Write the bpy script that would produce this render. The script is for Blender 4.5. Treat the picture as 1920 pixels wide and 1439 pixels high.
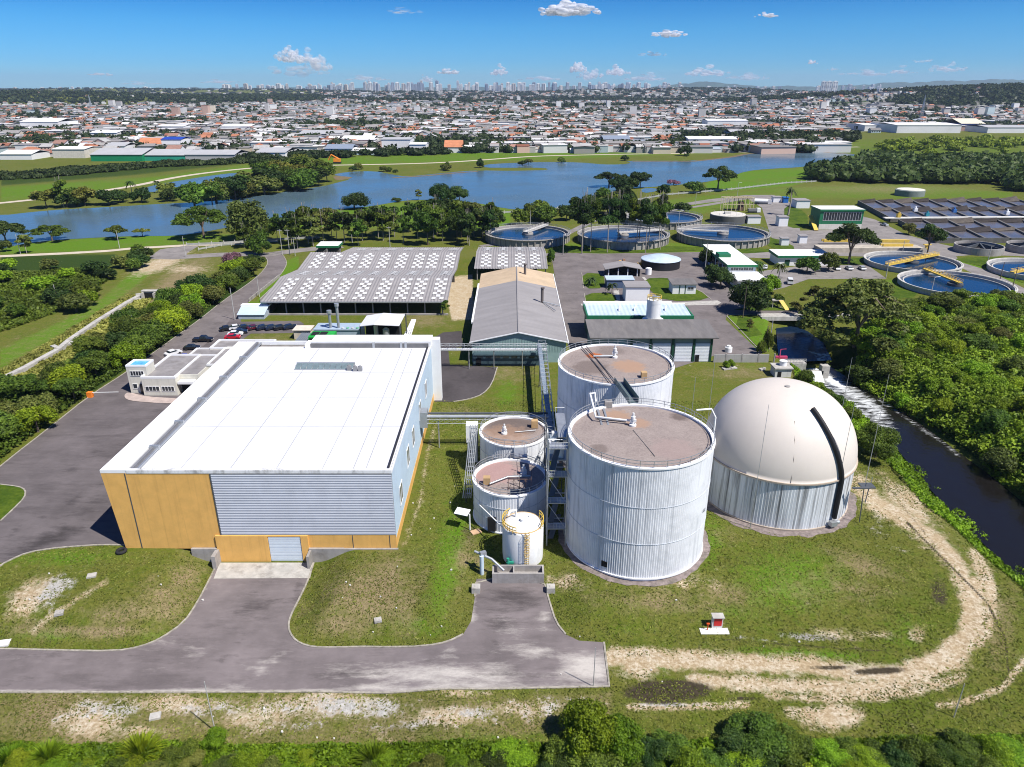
import bpy, bmesh, math, random
import numpy as np
from mathutils import Vector, Matrix
from mathutils.geometry import delaunay_2d_cdt
for o in list(bpy.data.objects): bpy.data.objects.remove(o)
SC = bpy.context.scene; COL = SC.collection
random.seed(7); RNG = np.random.default_rng(7)
PI = math.pi; R_ = math.radians

# ------------------------------------------------------------------ camera, sky, sun, exposure
CAMZ = 66.0; PITCH = R_(22.62); FPX = 1333.0
cam = bpy.data.cameras.new('camera'); camo = bpy.data.objects.new('camera', cam); COL.objects.link(camo)
cam.sensor_fit = 'HORIZONTAL'; cam.sensor_width = 36.0; cam.lens = FPX / 1920.0 * 36.0
cam.clip_start = 0.5; cam.clip_end = 90000
camo.location = (0, 0, CAMZ); camo.rotation_euler = (PI / 2 - PITCH, 0, 0)
SC.camera = camo
SUN_EL = R_(56); SUN_DIR = Vector((0.816 * math.cos(SUN_EL), -0.578 * math.cos(SUN_EL), math.sin(SUN_EL))).normalized()
W = bpy.data.worlds.new('World'); SC.world = W; W.use_nodes = True
nt = W.node_tree; nt.nodes.clear()
wo = nt.nodes.new('ShaderNodeOutputWorld'); wb = nt.nodes.new('ShaderNodeBackground'); sk = nt.nodes.new('ShaderNodeTexSky')
sk.sky_type = 'NISHITA'; sk.sun_disc = False; sk.sun_elevation = SUN_EL
sk.sun_rotation = math.atan2(SUN_DIR.x, SUN_DIR.y); sk.altitude = 900; sk.air_density = 1.0; sk.dust_density = 0.3; sk.ozone_density = 3.0
stc = nt.nodes.new('ShaderNodeTexCoord'); ssp = nt.nodes.new('ShaderNodeSeparateXYZ'); srp = nt.nodes.new('ShaderNodeValToRGB'); smx = nt.nodes.new('ShaderNodeMix'); smx.data_type = 'RGBA'; smx.blend_type = 'MULTIPLY'; smx.inputs[0].default_value = 1
nt.links.new(stc.outputs['Generated'], ssp.inputs[0]); nt.links.new(ssp.outputs['Z'], srp.inputs[0])
for p_, c_ in ((.0, (.27,.55,.84)), (.03, (.17,.46,.82)), (.07, (.115,.42,.76)), (.105, (.046,.32,.67)), (.35, (.12,.30,.62)), (1.0, (.18,.32,.62))):
    e_ = srp.color_ramp.elements[0] if p_ == 0 else (srp.color_ramp.elements[-1] if p_ == 1 else srp.color_ramp.elements.new(p_)); e_.position = p_; e_.color = (*c_, 1)
nt.links.new(sk.outputs[0], smx.inputs[6]); nt.links.new(srp.outputs[0], smx.inputs[7]); nt.links.new(smx.outputs[2], wb.inputs[0]); nt.links.new(wb.outputs[0], wo.inputs[0])
wb.inputs[1].default_value = 0.12
sl = bpy.data.lights.new('sun', 'SUN'); sl.energy = 5.0; sl.angle = R_(0.53); sl.color = (1.0, 0.96, 0.91)
so = bpy.data.objects.new('sun', sl); COL.objects.link(so); so.rotation_euler = SUN_DIR.to_track_quat('Z', 'Y').to_euler(); so.location = (100, -100, 300)
SC.view_settings.view_transform = 'Standard'; SC.view_settings.look = 'None'; SC.view_settings.gamma = 1.0
SC.view_settings.use_curve_mapping = False; SC.view_settings.exposure = 0.42
SC.render.engine = 'CYCLES'
SC.cycles.max_bounces = 6; SC.cycles.diffuse_bounces = 3; SC.cycles.glossy_bounces = 3; SC.cycles.transparent_max_bounces = 24
SC.cycles.volume_bounces = 0; SC.cycles.filter_width = 1.05; SC.cycles.pixel_filter_type = 'BLACKMAN_HARRIS'; SC.cycles.use_denoising = True

# ------------------------------------------------------------------ projection between the photo's ground and the world
SP, CP = math.sin(PITCH), math.cos(PITCH)
def px2w(u, v, z=0.0):
    dv = v - 719.5; dn = FPX * SP + dv * CP; fw = FPX * CP - dv * SP
    k = (CAMZ - z) / dn
    return ((u - 959.5) * k, fw * k)
def w2px(x, y, z):
    h = CAMZ - z; dep = y * CP + h * SP; dwn = h * CP - y * SP
    return 959.5 + FPX * x / dep, 719.5 + FPX * dwn / dep

def seg_dist(X, Y, pts, closed=True):
    P = np.asarray(pts, float); n = len(P); d = np.full(X.shape, 1e9)
    for i in range(n if closed else n - 1):
        a = P[i]; b = P[(i + 1) % n]; ab = b - a; L = max(ab @ ab, 1e-9)
        t = np.clip(((X - a[0]) * ab[0] + (Y - a[1]) * ab[1]) / L, 0, 1)
        d = np.minimum(d, (X - a[0] - t * ab[0]) ** 2 + (Y - a[1] - t * ab[1]) ** 2)
    return np.sqrt(d)
def inside(X, Y, pts):
    P = np.asarray(pts, float); n = len(P); r = np.zeros(X.shape, bool)
    for i in range(n):
        a = P[i]; b = P[(i + 1) % n]
        if a[1] == b[1]: continue
        c = ((a[1] > Y) != (b[1] > Y)) & (X < (b[0] - a[0]) * (Y - a[1]) / (b[1] - a[1]) + a[0])
        r ^= c
    return r
def sm(x, a, b):
    t = np.clip((x - a) / (b - a), 0, 1); return t * t * (3 - 2 * t)

# ------------------------------------------------------------------ terrain
def zlow(x): return -2.3 + 1.0 * sm(np.asarray(x, float), -17.0, -6.0)
def px2low(u, v):
    z = -2.0
    for _ in range(4):
        x, y = px2w(u, v, z); z = float(zlow(x))
    return x, y
ROAD_LOW = [(-400,1216),(-150,1217),(0,1217),(100,1220),(215,1222),(262,1214),(300,1199),(345,1168),(370,1130),(390,1092),(408,1056),(588,1056),(577,1090),(560,1125),(543,1158),(540,1178),(548,1196),(562,1207),(585,1214),(620,1215),(700,1213),(800,1212),(838,1205),(868,1190),(883,1165),(890,1120),(892,1086),(1018,1086),(1030,1130),(1042,1168),(1060,1190),(1085,1202),(1132,1205),(1142,1287),(900,1292),(600,1297),(300,1298),(0,1298),(-150,1297),(-400,1296)]
LOWP = [px2low(*p) for p in ROAD_LOW]
RIV = [(1490,672),(1508,688),(1530,715),(1560,742),(1600,762),(1632,790),(1660,815),(1690,852),(1725,895),(1760,935),(1800,975),(1850,1025),(1900,1072),(2000,1150),(2200,1290),(2560,1500),(3300,1500),(2700,1260),(2350,1150),(2150,1050),(2000,985),(1910,935),(1860,893),(1800,850),(1740,805),(1690,770),(1640,735),(1590,708),(1545,680)]
RIVW = [px2w(u, v, -4.5) for u, v in RIV]
POND = [(1462,676),(1458,650),(1455,612),(1490,608),(1515,618),(1545,640),(1560,672)]
PONDW = [px2w(u, v, -2.0) for u, v in POND]
def zt(x, y):
    x = np.asarray(x, float); y = np.asarray(y, float); sh = np.broadcast(x, y).shape
    x = np.broadcast_to(x, sh).astype(float); y = np.broadcast_to(y, sh).astype(float)
    z = np.zeros(sh)
    near = (y < 260) & (y > -60) & (np.abs(x) < 400)
    if near.any():
        X = x[near]; Y = y[near]; zl = zlow(X)
        d = seg_dist(X, Y, LOWP); d[inside(X, Y, LOWP)] = 0
        south = np.clip(Y - (71.5 + 2.0 * sm(X, 10, 30)), 0, 99)
        d = np.minimum(d, south)
        wid = 7.0 + 9.0 * sm(X, 8, 30)
        zz = zl * (1 - sm(d, 0.3, wid)) * (1 - .75 * sm(X, 45, 70) * sm(Y, 62, 76))
        zz = zz + .35 * np.sin(X * .21 + 1) * np.sin(Y * .17) * sm(d, 3, 10) * (Y < 88)
        dr = seg_dist(X, Y, RIVW); ir = inside(X, Y, RIVW)
        zz = np.where(ir, -5.5 - .0 * dr, np.minimum(zz, -5.0 + 5.0 * sm(dr, 0.0, 9.0) + 0 * zz) * (dr < 9) + zz * (dr >= 9))
        dp = seg_dist(X, Y, PONDW); ip = inside(X, Y, PONDW)
        zz = np.where(ip, -4.0, np.where(dp < 4, np.minimum(zz, -2.6 + 2.6 * sm(dp, 0, 4)), zz))
        z[near] = zz
    far = y > 900
    if far.any():
        X = x[far]; Y = y[far]; t = X / Y
        g = lambda cx, cy, sx, sy, h: h * np.exp(-((X - cx) / sx) ** 2 - ((Y - cy) / sy) ** 2)
        zz = g(-2500, 3300, 1500, 500, 42) + g(-1300, 4000, 500, 300, 16) + g(1500, 2700, 700, 600, 30) + g(2150, 2900, 750, 700, 52)
        zz = zz + g(1300, 5600, 900, 900, 50) + g(3000, 4300, 1100, 900, 55) + g(200, 6500, 2500, 1200, 18) + g(-3500, 6500, 2500, 900, 50)
        zz = zz + 5 * np.sin(X * .004) * np.sin(Y * .0035) * sm(Y, 1000, 2500)
        z[far] = zz * sm(Y, 900, 1500)
    return z
def gp(u, v, dz=0.0):
    z = 0.0
    for _ in range(5):
        x, y = px2w(u, v, z); z = float(zt(x, y))
    return Vector((x, y, z + dz))
def mpp(u, v):
    p = gp(u, v); return (p.y * CP + (CAMZ - p.z) * SP) / FPX

# ------------------------------------------------------------------ materials
def _nodes(name):
    m = bpy.data.materials.new(name); m.use_nodes = True; n = m.node_tree
    b = n.nodes['Principled BSDF']; return m, n, b
def N(n, t, **kw):
    x = n.nodes.new(t)
    for k, v in kw.items():
        if hasattr(x, k): setattr(x, k, v)
        else: x.inputs[k.replace('_', ' ')].default_value = v
    return x
def rgb(c): return (c[0], c[1], c[2], 1.0)
MATS = {}
def mat(name, col, rough=.75, var=.15, scale=.6, metal=0.0, spec=.3, streak=0.0, streakcol=None, bump=0.0, stretch=(1,1,1), dirt=0.0, dirtcol=(.12,.10,.08), dscale=.35, coords='Object', slo=.52):
    if name in MATS: return MATS[name]
    m, n, b = _nodes(name); L = n.links.new
    b.inputs['Roughness'].default_value = rough; b.inputs['Metallic'].default_value = metal; b.inputs['Specular IOR Level'].default_value = spec
    tc = N(n, 'ShaderNodeTexCoord'); mp = N(n, 'ShaderNodeMapping'); mp.inputs['Scale'].default_value = stretch
    L(tc.outputs[coords], mp.inputs[0])
    no = N(n, 'ShaderNodeTexNoise', Scale=scale, Detail=8.0, Roughness=.62); L(mp.outputs[0], no.inputs['Vector'])
    r = N(n, 'ShaderNodeValToRGB'); r.color_ramp.elements[0].position = .3; r.color_ramp.elements[1].position = .72
    r.color_ramp.elements[0].color = rgb([c * (1 - var) for c in col]); r.color_ramp.elements[1].color = rgb([min(c * (1 + var), .95) for c in col])
    L(no.outputs['Fac'], r.inputs[0]); out = r.outputs[0]
    if dirt > 0:
        n2 = N(n, 'ShaderNodeTexNoise', Scale=dscale, Detail=9.0, Roughness=.7); L(mp.outputs[0], n2.inputs['Vector'])
        r2 = N(n, 'ShaderNodeValToRGB'); r2.color_ramp.elements[0].position = .5; r2.color_ramp.elements[1].position = .72
        r2.color_ramp.elements[0].color = (0,0,0,1); r2.color_ramp.elements[1].color = (dirt,)*3 + (1,)
        L(n2.outputs['Fac'], r2.inputs[0])
        mx = N(n, 'ShaderNodeMix', data_type='RGBA'); L(r2.outputs[0], mx.inputs[0]); L(out, mx.inputs[6]); mx.inputs[7].default_value = rgb(dirtcol); out = mx.outputs[2]
    if streak > 0:
        mp3 = N(n, 'ShaderNodeMapping'); mp3.inputs['Scale'].default_value = (1.6, 1.6, .05); L(tc.outputs['Object'], mp3.inputs[0])
        n3 = N(n, 'ShaderNodeTexNoise', Scale=1.0, Detail=6.0, Roughness=.65); L(mp3.outputs[0], n3.inputs['Vector'])
        r3 = N(n, 'ShaderNodeValToRGB'); r3.color_ramp.elements[0].position = slo; r3.color_ramp.elements[1].position = slo + .2
        r3.color_ramp.elements[0].color = (0,0,0,1); r3.color_ramp.elements[1].color = (streak,)*3 + (1,)
        L(n3.outputs['Fac'], r3.inputs[0])
        mx = N(n, 'ShaderNodeMix', data_type='RGBA'); L(r3.outputs[0], mx.inputs[0]); L(out, mx.inputs[6]); mx.inputs[7].default_value = rgb(streakcol or (.16,.14,.12)); out = mx.outputs[2]
    L(out, b.inputs['Base Color'])
    if bump > 0:
        bn = N(n, 'ShaderNodeBump', Strength=bump, Distance=.05); n4 = N(n, 'ShaderNodeTexNoise', Scale=scale * 8, Detail=4.0); L(mp.outputs[0], n4.inputs['Vector'])
        L(n4.outputs['Fac'], bn.inputs['Height']); L(bn.outputs[0], b.inputs['Normal'])
    MATS[name] = m; return m
def leafmat(name, c1, c2, hue=.03, rough=.55):
    if name in MATS: return MATS[name]
    m, n, b = _nodes(name); L = n.links.new
    b.inputs['Roughness'].default_value = rough; b.inputs['Specular IOR Level'].default_value = .2
    ge = N(n, 'ShaderNodeNewGeometry'); oi = N(n, 'ShaderNodeObjectInfo')
    no = N(n, 'ShaderNodeTexNoise', Scale=.7, Detail=5.0, Roughness=.7); L(ge.outputs['Position'], no.inputs['Vector'])
    ad = N(n, 'ShaderNodeMath', operation='ADD'); L(no.outputs['Fac'], ad.inputs[0])
    ml = N(n, 'ShaderNodeMath', operation='MULTIPLY'); ml.inputs[1].default_value = .35; L(ge.outputs['Random Per Island'], ml.inputs[0]); L(ml.outputs[0], ad.inputs[1])
    r = N(n, 'ShaderNodeValToRGB'); r.color_ramp.elements[0].position = .42; r.color_ramp.elements[1].position = .9
    r.color_ramp.elements[0].color = rgb(c1); r.color_ramp.elements[1].color = rgb(c2); L(ad.outputs[0], r.inputs[0])
    h = N(n, 'ShaderNodeHueSaturation'); L(r.outputs[0], h.inputs['Color'])
    a1 = N(n, 'ShaderNodeMapRange'); a1.inputs['To Min'].default_value = .5 - hue; a1.inputs['To Max'].default_value = .5 + hue * .6; L(oi.outputs['Random'], a1.inputs[0]); L(a1.outputs[0], h.inputs['Hue'])
    fr = N(n, 'ShaderNodeMath', operation='FRACT'); m7 = N(n, 'ShaderNodeMath', operation='MULTIPLY'); m7.inputs[1].default_value = 7.31; L(oi.outputs['Random'], m7.inputs[0]); L(m7.outputs[0], fr.inputs[0])
    a2 = N(n, 'ShaderNodeMapRange'); a2.inputs['To Min'].default_value = .7; a2.inputs['To Max'].default_value = 1.25; L(fr.outputs[0], a2.inputs[0]); nl_ = N(n, 'ShaderNodeTexNoise', Scale=.055, Detail=4.0, Roughness=.7); L(ge.outputs['Position'], nl_.inputs['Vector']); ml2 = N(n, 'ShaderNodeMapRange'); L(nl_.outputs['Fac'], ml2.inputs[0]); ml2.inputs['From Min'].default_value = .32; ml2.inputs['From Max'].default_value = .68; ml2.inputs['To Min'].default_value = .62; ml2.inputs['To Max'].default_value = 1.45; mv_ = N(n, 'ShaderNodeMath', operation='MULTIPLY'); L(a2.outputs[0], mv_.inputs[0]); L(ml2.outputs[0], mv_.inputs[1]); L(mv_.outputs[0], h.inputs['Value'])
    L(h.outputs[0], b.inputs['Base Color'])
    tr = N(n, 'ShaderNodeBsdfTranslucent'); L(h.outputs[0], tr.inputs['Color']); mx = N(n, 'ShaderNodeMixShader'); mx.inputs[0].default_value = .28
    L(b.outputs[0], mx.inputs[1]); L(tr.outputs[0], mx.inputs[2]); L(mx.outputs[0], n.nodes['Material Output'].inputs['Surface'])
    MATS[name] = m; return m
def attrmat(name, rough=.8, attr='tint', spec=.2):
    m, n, b = _nodes(name); a = N(n, 'ShaderNodeAttribute', attribute_name=attr); n.links.new(a.outputs['Color'], b.inputs['Base Color'])
    b.inputs['Roughness'].default_value = rough; b.inputs['Specular IOR Level'].default_value = spec; return m
def watermat(name, col, rough, bs, bstr, foam=False, spec=.5):
    m, n, b = _nodes(name); L = n.links.new
    b.inputs['Base Color'].default_value = rgb(col); b.inputs['Roughness'].default_value = rough; b.inputs['Specular IOR Level'].default_value = spec; b.inputs['IOR'].default_value = 1.33
    ge = N(n, 'ShaderNodeNewGeometry'); no = N(n, 'ShaderNodeTexNoise', Scale=bs, Detail=5.0, Roughness=.6); L(ge.outputs['Position'], no.inputs['Vector'])
    bn = N(n, 'ShaderNodeBump', Strength=bstr, Distance=.3); L(no.outputs['Fac'], bn.inputs['Height']); L(bn.outputs[0], b.inputs['Normal'])
    n2 = N(n, 'ShaderNodeTexNoise', Scale=.02 if not foam else .4, Detail=6.0); L(ge.outputs['Position'], n2.inputs['Vector'])
    if not foam:
        mr = N(n, 'ShaderNodeMapRange'); mr.inputs['From Min'].default_value = .35; mr.inputs['From Max'].default_value = .65
        mr.inputs['To Min'].default_value = rough * .5; mr.inputs['To Max'].default_value = rough * 1.6; L(n2.outputs['Fac'], mr.inputs[0]); L(mr.outputs[0], b.inputs['Roughness'])
    else:
        at = N(n, 'ShaderNodeAttribute', attribute_name='foam'); mp = N(n, 'ShaderNodeMapping'); mp.inputs['Rotation'].default_value = (0, 0, R_(42)); mp.inputs['Scale'].default_value = (.35, 1.9, 1)
        L(ge.outputs['Position'], mp.inputs[0]); n3 = N(n, 'ShaderNodeTexNoise', Scale=.9, Detail=8.0, Roughness=.72, Distortion=1.2); L(mp.outputs[0], n3.inputs['Vector'])
        ad = N(n, 'ShaderNodeMath', operation='ADD'); L(at.outputs['Fac'], ad.inputs[0]); L(n3.outputs['Fac'], ad.inputs[1])
        r = N(n, 'ShaderNodeValToRGB'); r.color_ramp.elements[0].position = .80; r.color_ramp.elements[1].position = .97
        r.color_ramp.elements[0].color = rgb(col); r.color_ramp.elements[1].color = (.75,.77,.76,1); L(ad.outputs[0], r.inputs[0]); L(r.outputs[0], b.inputs['Base Color'])
    MATS[name] = m; return m

# ------------------------------------------------------------------ mesh collecting helpers
class MB:
    def __init__(s): s.v = []; s.f = []; s.mi = []; s.cur = 0; s.smooth = []
    def add(s, vs, fs, smooth=False):
        k = len(s.v); s.v += [tuple(v) for v in vs]
        for f in fs: s.f.append(tuple(i + k for i in f)); s.mi.append(s.cur); s.smooth.append(smooth)
        return s
    def box(s, x0, x1, y0, y1, z0, z1):
        vs = [(x0,y0,z0),(x1,y0,z0),(x1,y1,z0),(x0,y1,z0),(x0,y0,z1),(x1,y0,z1),(x1,y1,z1),(x0,y1,z1)]
        return s.add(vs, [(0,3,2,1),(4,5,6,7),(0,1,5,4),(1,2,6,5),(2,3,7,6),(3,0,4,7)])
    def obox(s, c, sz, rz=0.0, rx=0.0, ry=0.0):
        M = Matrix.Translation(c) @ Matrix.Rotation(rz, 4, 'Z') @ Matrix.Rotation(ry, 4, 'Y') @ Matrix.Rotation(rx, 4, 'X')
        a, b, c2 = sz[0] / 2, sz[1] / 2, sz[2] / 2
        vs = [M @ Vector(p) for p in [(-a,-b,-c2),(a,-b,-c2),(a,b,-c2),(-a,b,-c2),(-a,-b,c2),(a,-b,c2),(a,b,c2),(-a,b,c2)]]
        return s.add(vs, [(0,3,2,1),(4,5,6,7),(0,1,5,4),(1,2,6,5),(2,3,7,6),(3,0,4,7)])
    def tube(s, pts, r, n=6, cap=True):
        pts = [Vector(p) for p in pts]; m = len(pts); vs = []; up = Vector((0,0,1))
        for i, p in enumerate(pts):
            d = (pts[min(i+1, m-1)] - pts[max(i-1, 0)]).normalized()
            a = d.cross(up if abs(d.z) < .95 else Vector((1,0,0))).normalized(); b = d.cross(a)
            rr = r[i] if isinstance(r, (list, tuple)) else r
            for k in range(n):
                t = 2 * PI * k / n; vs.append(p + a * rr * math.cos(t) + b * rr * math.sin(t))
        fs = [(i*n+k, i*n+(k+1) % n, (i+1)*n+(k+1) % n, (i+1)*n+k) for i in range(m-1) for k in range(n)]
        s.add(vs, fs, n > 5)
        if cap: s.add(vs[:n], [tuple(range(n))]); s.add(vs[-n:], [tuple(range(n-1, -1, -1))])
        return s
    def cyl(s, x, y, z0, z1, r, n=24, r1=None, caps=(1, 1), smooth=True):
        r1 = r if r1 is None else r1
        vs = [(x+r*math.cos(2*PI*k/n), y+r*math.sin(2*PI*k/n), z0) for k in range(n)] + [(x+r1*math.cos(2*PI*k/n), y+r1*math.sin(2*PI*k/n), z1) for k in range(n)]
        s.add(vs, [(k, (k+1) % n, n+(k+1) % n, n+k) for k in range(n)], smooth)
        if caps[1]: s.add(vs[n:], [tuple(range(n))])
        if caps[0]: s.add(vs[:n], [tuple(range(n-1, -1, -1))])
        return s
    def lathe(s, x, y, prof, n=48, smooth=True, a0=0.0, a1=2*PI):
        vs = []; full = abs(a1 - a0 - 2*PI) < 1e-6; m = n if full else n + 1
        for r, z in prof:
            for k in range(m):
                t = a0 + (a1 - a0) * k / n; vs.append((x + r*math.cos(t), y + r*math.sin(t), z))
        fs = []
        for i in range(len(prof)-1):
            for k in range(n): fs.append((i*m+k, i*m+(k+1) % m, (i+1)*m+(k+1) % m, (i+1)*m+k))
        return s.add(vs, fs, smooth)
    def prism(s, poly, z0, z1):
        n = len(poly); vs = [(p[0], p[1], z0) for p in poly] + [(p[0], p[1], z1) for p in poly]
        return s.add(vs, [tuple(range(n-1, -1, -1)), tuple(range(n, 2*n))] + [(k, (k+1) % n, n+(k+1) % n, n+k) for k in range(n)])
    def quad(s, a, b, c, d): return s.add([a, b, c, d], [(0, 1, 2, 3)])
    def slab(s, a, b, c, d, t):   # thick sheet, t below
        a, b, c, d = map(Vector, (a, b, c, d)); nrm = (b - a).cross(d - a).normalized() * t
        lo = [p - nrm for p in (a, b, c, d)]
        return s.add([a, b, c, d] + lo, [(0,1,2,3),(7,6,5,4),(0,4,5,1),(1,5,6,2),(2,6,7,3),(3,7,4,0)])
    def build(s, name, mats, parent=None, loc=None):
        me = bpy.data.meshes.new(name)
        off = Vector(loc) if loc is not None else (Vector(parent['_w']) if parent is not None and '_w' in parent else Vector((0,0,0)))
        me.from_pydata([(v[0]-off.x, v[1]-off.y, v[2]-off.z) for v in s.v], [], s.f)
        for m in (mats if isinstance(mats, (list, tuple)) else [mats]): me.materials.append(m)
        me.polygons.foreach_set('material_index', s.mi); me.polygons.foreach_set('use_smooth', s.smooth); me.update()
        o = bpy.data.objects.new(name, me); COL.objects.link(o)
        if parent is not None:
            o.parent = parent
            if '_w' in parent: o['_w'] = parent['_w']
        else: o.location = off; o['_w'] = tuple(off)
        return o
def thing(name, label, cat, loc=(0, 0, 0), group=None):
    o = bpy.data.objects.new(name, None); COL.objects.link(o); o.location = loc; o['_w'] = tuple(loc)
    o.empty_display_size = .5; o['label'] = label; o['category'] = cat
    if group: o['group'] = group
    return o
def tag(o, label, cat, group=None, kind=None):
    o['label'] = label; o['category'] = cat
    if group: o['group'] = group
    if kind: o['kind'] = kind
    return o
def struct(o, kind='structure'): o['kind'] = kind; return o
def np_mesh(name, V, F, m, cols=None, attr='tint', smooth=False):
    me = bpy.data.meshes.new(name); k = F.shape[1]
    me.vertices.add(len(V)); me.vertices.foreach_set('co', np.ascontiguousarray(V, np.float32).ravel())
    me.loops.add(F.size); me.loops.foreach_set('vertex_index', np.ascontiguousarray(F, np.int32).ravel())
    me.polygons.add(len(F)); me.polygons.foreach_set('loop_start', np.arange(0, F.size, k, dtype=np.int32)); me.polygons.foreach_set('loop_total', np.full(len(F), k, np.int32))
    me.polygons.foreach_set('use_smooth', np.full(len(F), bool(smooth)))
    me.update(calc_edges=True)
    if cols is not None:
        a = me.attributes.new(attr, 'FLOAT_COLOR', 'POINT'); c = np.ones((len(V), 4), np.float32); c[:, :cols.shape[1]] = cols; a.data.foreach_set('color', c.ravel())
    me.materials.append(m); o = bpy.data.objects.new(name, me); COL.objects.link(o); return o
def sheet(name, poly, m, dz=.03, grid=2.5, terrain=True, z=None):
    """a polygon laid on the terrain, triangulated with inner points so it follows the slopes"""
    P = [Vector((p[0], p[1])) for p in poly]; n = len(P); pts = []
    for i in range(n):
        a = P[i]; b = P[(i+1) % n]; k = max(1, int((b-a).length / grid)) if terrain and z is None else 1
        pts += [a + (b-a) * (j / k) for j in range(k)]
    m0 = len(pts); edges = [(i, (i+1) % m0) for i in range(m0)]
    if terrain and z is None:
        xs = [p.x for p in P]; ys = [p.y for p in P]
        gx, gy = np.meshgrid(np.arange(min(xs), max(xs), grid), np.arange(min(ys), max(ys), grid)); gx = gx.ravel(); gy = gy.ravel()
        pp = [(p.x, p.y) for p in pts]; k = inside(gx, gy, pp) & (seg_dist(gx, gy, pp) > grid * .35)
        pts += [Vector((x, y)) for x, y in zip(gx[k], gy[k])]
    r = delaunay_2d_cdt(pts, edges, [list(range(m0))], 1, 1e-5)
    vx = np.array([(v.x, v.y) for v in r[0]]); zz = (zt(vx[:, 0], vx[:, 1]) + dz) if z is None else np.full(len(vx), z)
    F = [tuple(f) for f in r[2]]
    me = bpy.data.meshes.new(name); me.from_pydata([(a[0], a[1], c) for a, c in zip(vx, zz)], [], F)
    bm = bmesh.new(); bm.from_mesh(me)
    for f in bm.faces:
        if f.normal.z < 0: f.normal_flip()
    bm.to_mesh(me); bm.free(); me.materials.append(m)
    o = bpy.data.objects.new(name, me); COL.objects.link(o); return o
def ribbon_poly(pts, w):
    P = [Vector((p[0], p[1])) for p in pts]; Lf, Rt = [], []
    for i, p in enumerate(P):
        d = (P[min(i+1, len(P)-1)] - P[max(i-1, 0)]).normalized(); nn = Vector((-d.y, d.x)); ww = w[i] if isinstance(w, list) else w
        Lf.append(p + nn * ww / 2); Rt.append(p - nn * ww / 2)
    return [tuple(p) for p in Lf + Rt[::-1]]
def smooth_pts(pts, it=2, closed=False):
    for _ in range(it):
        q = [] if closed else [pts[0]]
        n = len(pts)
        for i in range(n if closed else n - 1):
            a = pts[i]; b = pts[(i+1) % n]
            q += [tuple(a[k]*.75+b[k]*.25 for k in range(2)), tuple(a[k]*.25+b[k]*.75 for k in range(2))]
        if not closed: q.append(pts[-1])
        pts = q
    return pts
def kerb(name, pts, m, w=.25, h=.13):
    """a raised kerb strip following terrain along a world polyline"""
    P = []
    for a, b in zip(pts[:-1], pts[1:]):
        k = max(1, int(math.dist(a, b) / 2)); P += [(a[0]+(b[0]-a[0])*j/k, a[1]+(b[1]-a[1])*j/k) for j in range(k)]
    P.append(pts[-1]); mb = MB(); vs = []
    P = np.array(P); Z = zt(P[:, 0], P[:, 1])
    for i in range(len(P)):
        d = P[min(i+1, len(P)-1)] - P[max(i-1, 0)]; d = d / max(np.hypot(*d), 1e-6); nn = np.array([-d[1], d[0]]) * w / 2
        for sgn, hh in ((1, -.1), (1, h), (-1, h), (-1, -.1)): q = P[i] + nn * sgn; vs.append((q[0], q[1], Z[i] + hh))
    fs = [(4*i+k, 4*i+k+4, 4*i+k+5, 4*i+k+1) for i in range(len(P)-1) for k in range(3)]
    mb.add(vs, fs); o = mb.build(name, m); struct(o); return o
def copy_tree(o, parent=None):
    c = o.copy(); COL.objects.link(c); c.parent = parent
    for ch in o.children: copy_tree(ch, c)
    return c
# ================================================================== GROUND
# cover masks are painted as soft spots around points found in the photo and laid on the ground plane
def ell(U, V, M, items):
    for u, v, a, b, ang, s in items:
        c, sn = math.cos(R_(ang)), math.sin(R_(ang)); sel = (np.abs(U-u) < 1.6*(a+b)) & (np.abs(V-v) < 1.6*(a+b))
        if not sel.any(): continue
        du = U[sel]-u; dv = V[sel]-v; p = (du*c+dv*sn)/a; q = (-du*sn+dv*c)/b
        M[sel] = np.maximum(M[sel], s * np.exp(-(p*p+q*q)*1.1))
def lin(U, V, M, items):
    for pts, w, s in items:
        P = np.array(pts, float); sel = (U > P[:,0].min()-3*w) & (U < P[:,0].max()+3*w) & (V > P[:,1].min()-3*w) & (V < P[:,1].max()+3*w)
        if not sel.any(): continue
        d = seg_dist(U[sel], V[sel], pts, False); M[sel] = np.maximum(M[sel], s * np.exp(-(d/w)**2))
def area(U, V, M, items):
    for pts, soft, s in items:
        P = np.array(pts, float); sel = (U > P[:,0].min()-3*soft) & (U < P[:,0].max()+3*soft) & (V > P[:,1].min()-3*soft) & (V < P[:,1].max()+3*soft)
        if not sel.any(): continue
        d = seg_dist(U[sel], V[sel], pts); d = np.where(inside(U[sel], V[sel], pts), -d, d); M[sel] = np.maximum(M[sel], s * sm(-d, -soft, soft))
ys = [-400, -200, -60, 10, 30, 42]; y = 48.0
while y < 1000: ys.append(y); y += max(.22, .0022 * (y * y + 66 * 66) / 66 * (1 if y < 300 else .8))
while y < 26000: ys.append(y); y *= 1.022
ys = np.array(ys); ts = np.concatenate([np.linspace(-4, -1.25, 12), np.linspace(-1.2, 1.2, 860), np.linspace(1.25, 4, 12)])
g = np.sqrt(np.maximum(ys, 0)**2 + 45.0**2)
GX = g[:, None] * ts[None, :]; GY = np.repeat(ys[:, None], len(ts), 1); GZ = zt(GX, GY)
U, V = w2px(GX, np.maximum(GY, 5.0), GZ)
C1 = np.zeros(GX.shape + (4,), np.float32); C2 = np.zeros(GX.shape + (4,), np.float32)
dirt, dry, lush, pav = [C1[..., i] for i in range(4)]; mud, marsh, town, sand = [C2[..., i] for i in range(4)]
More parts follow.
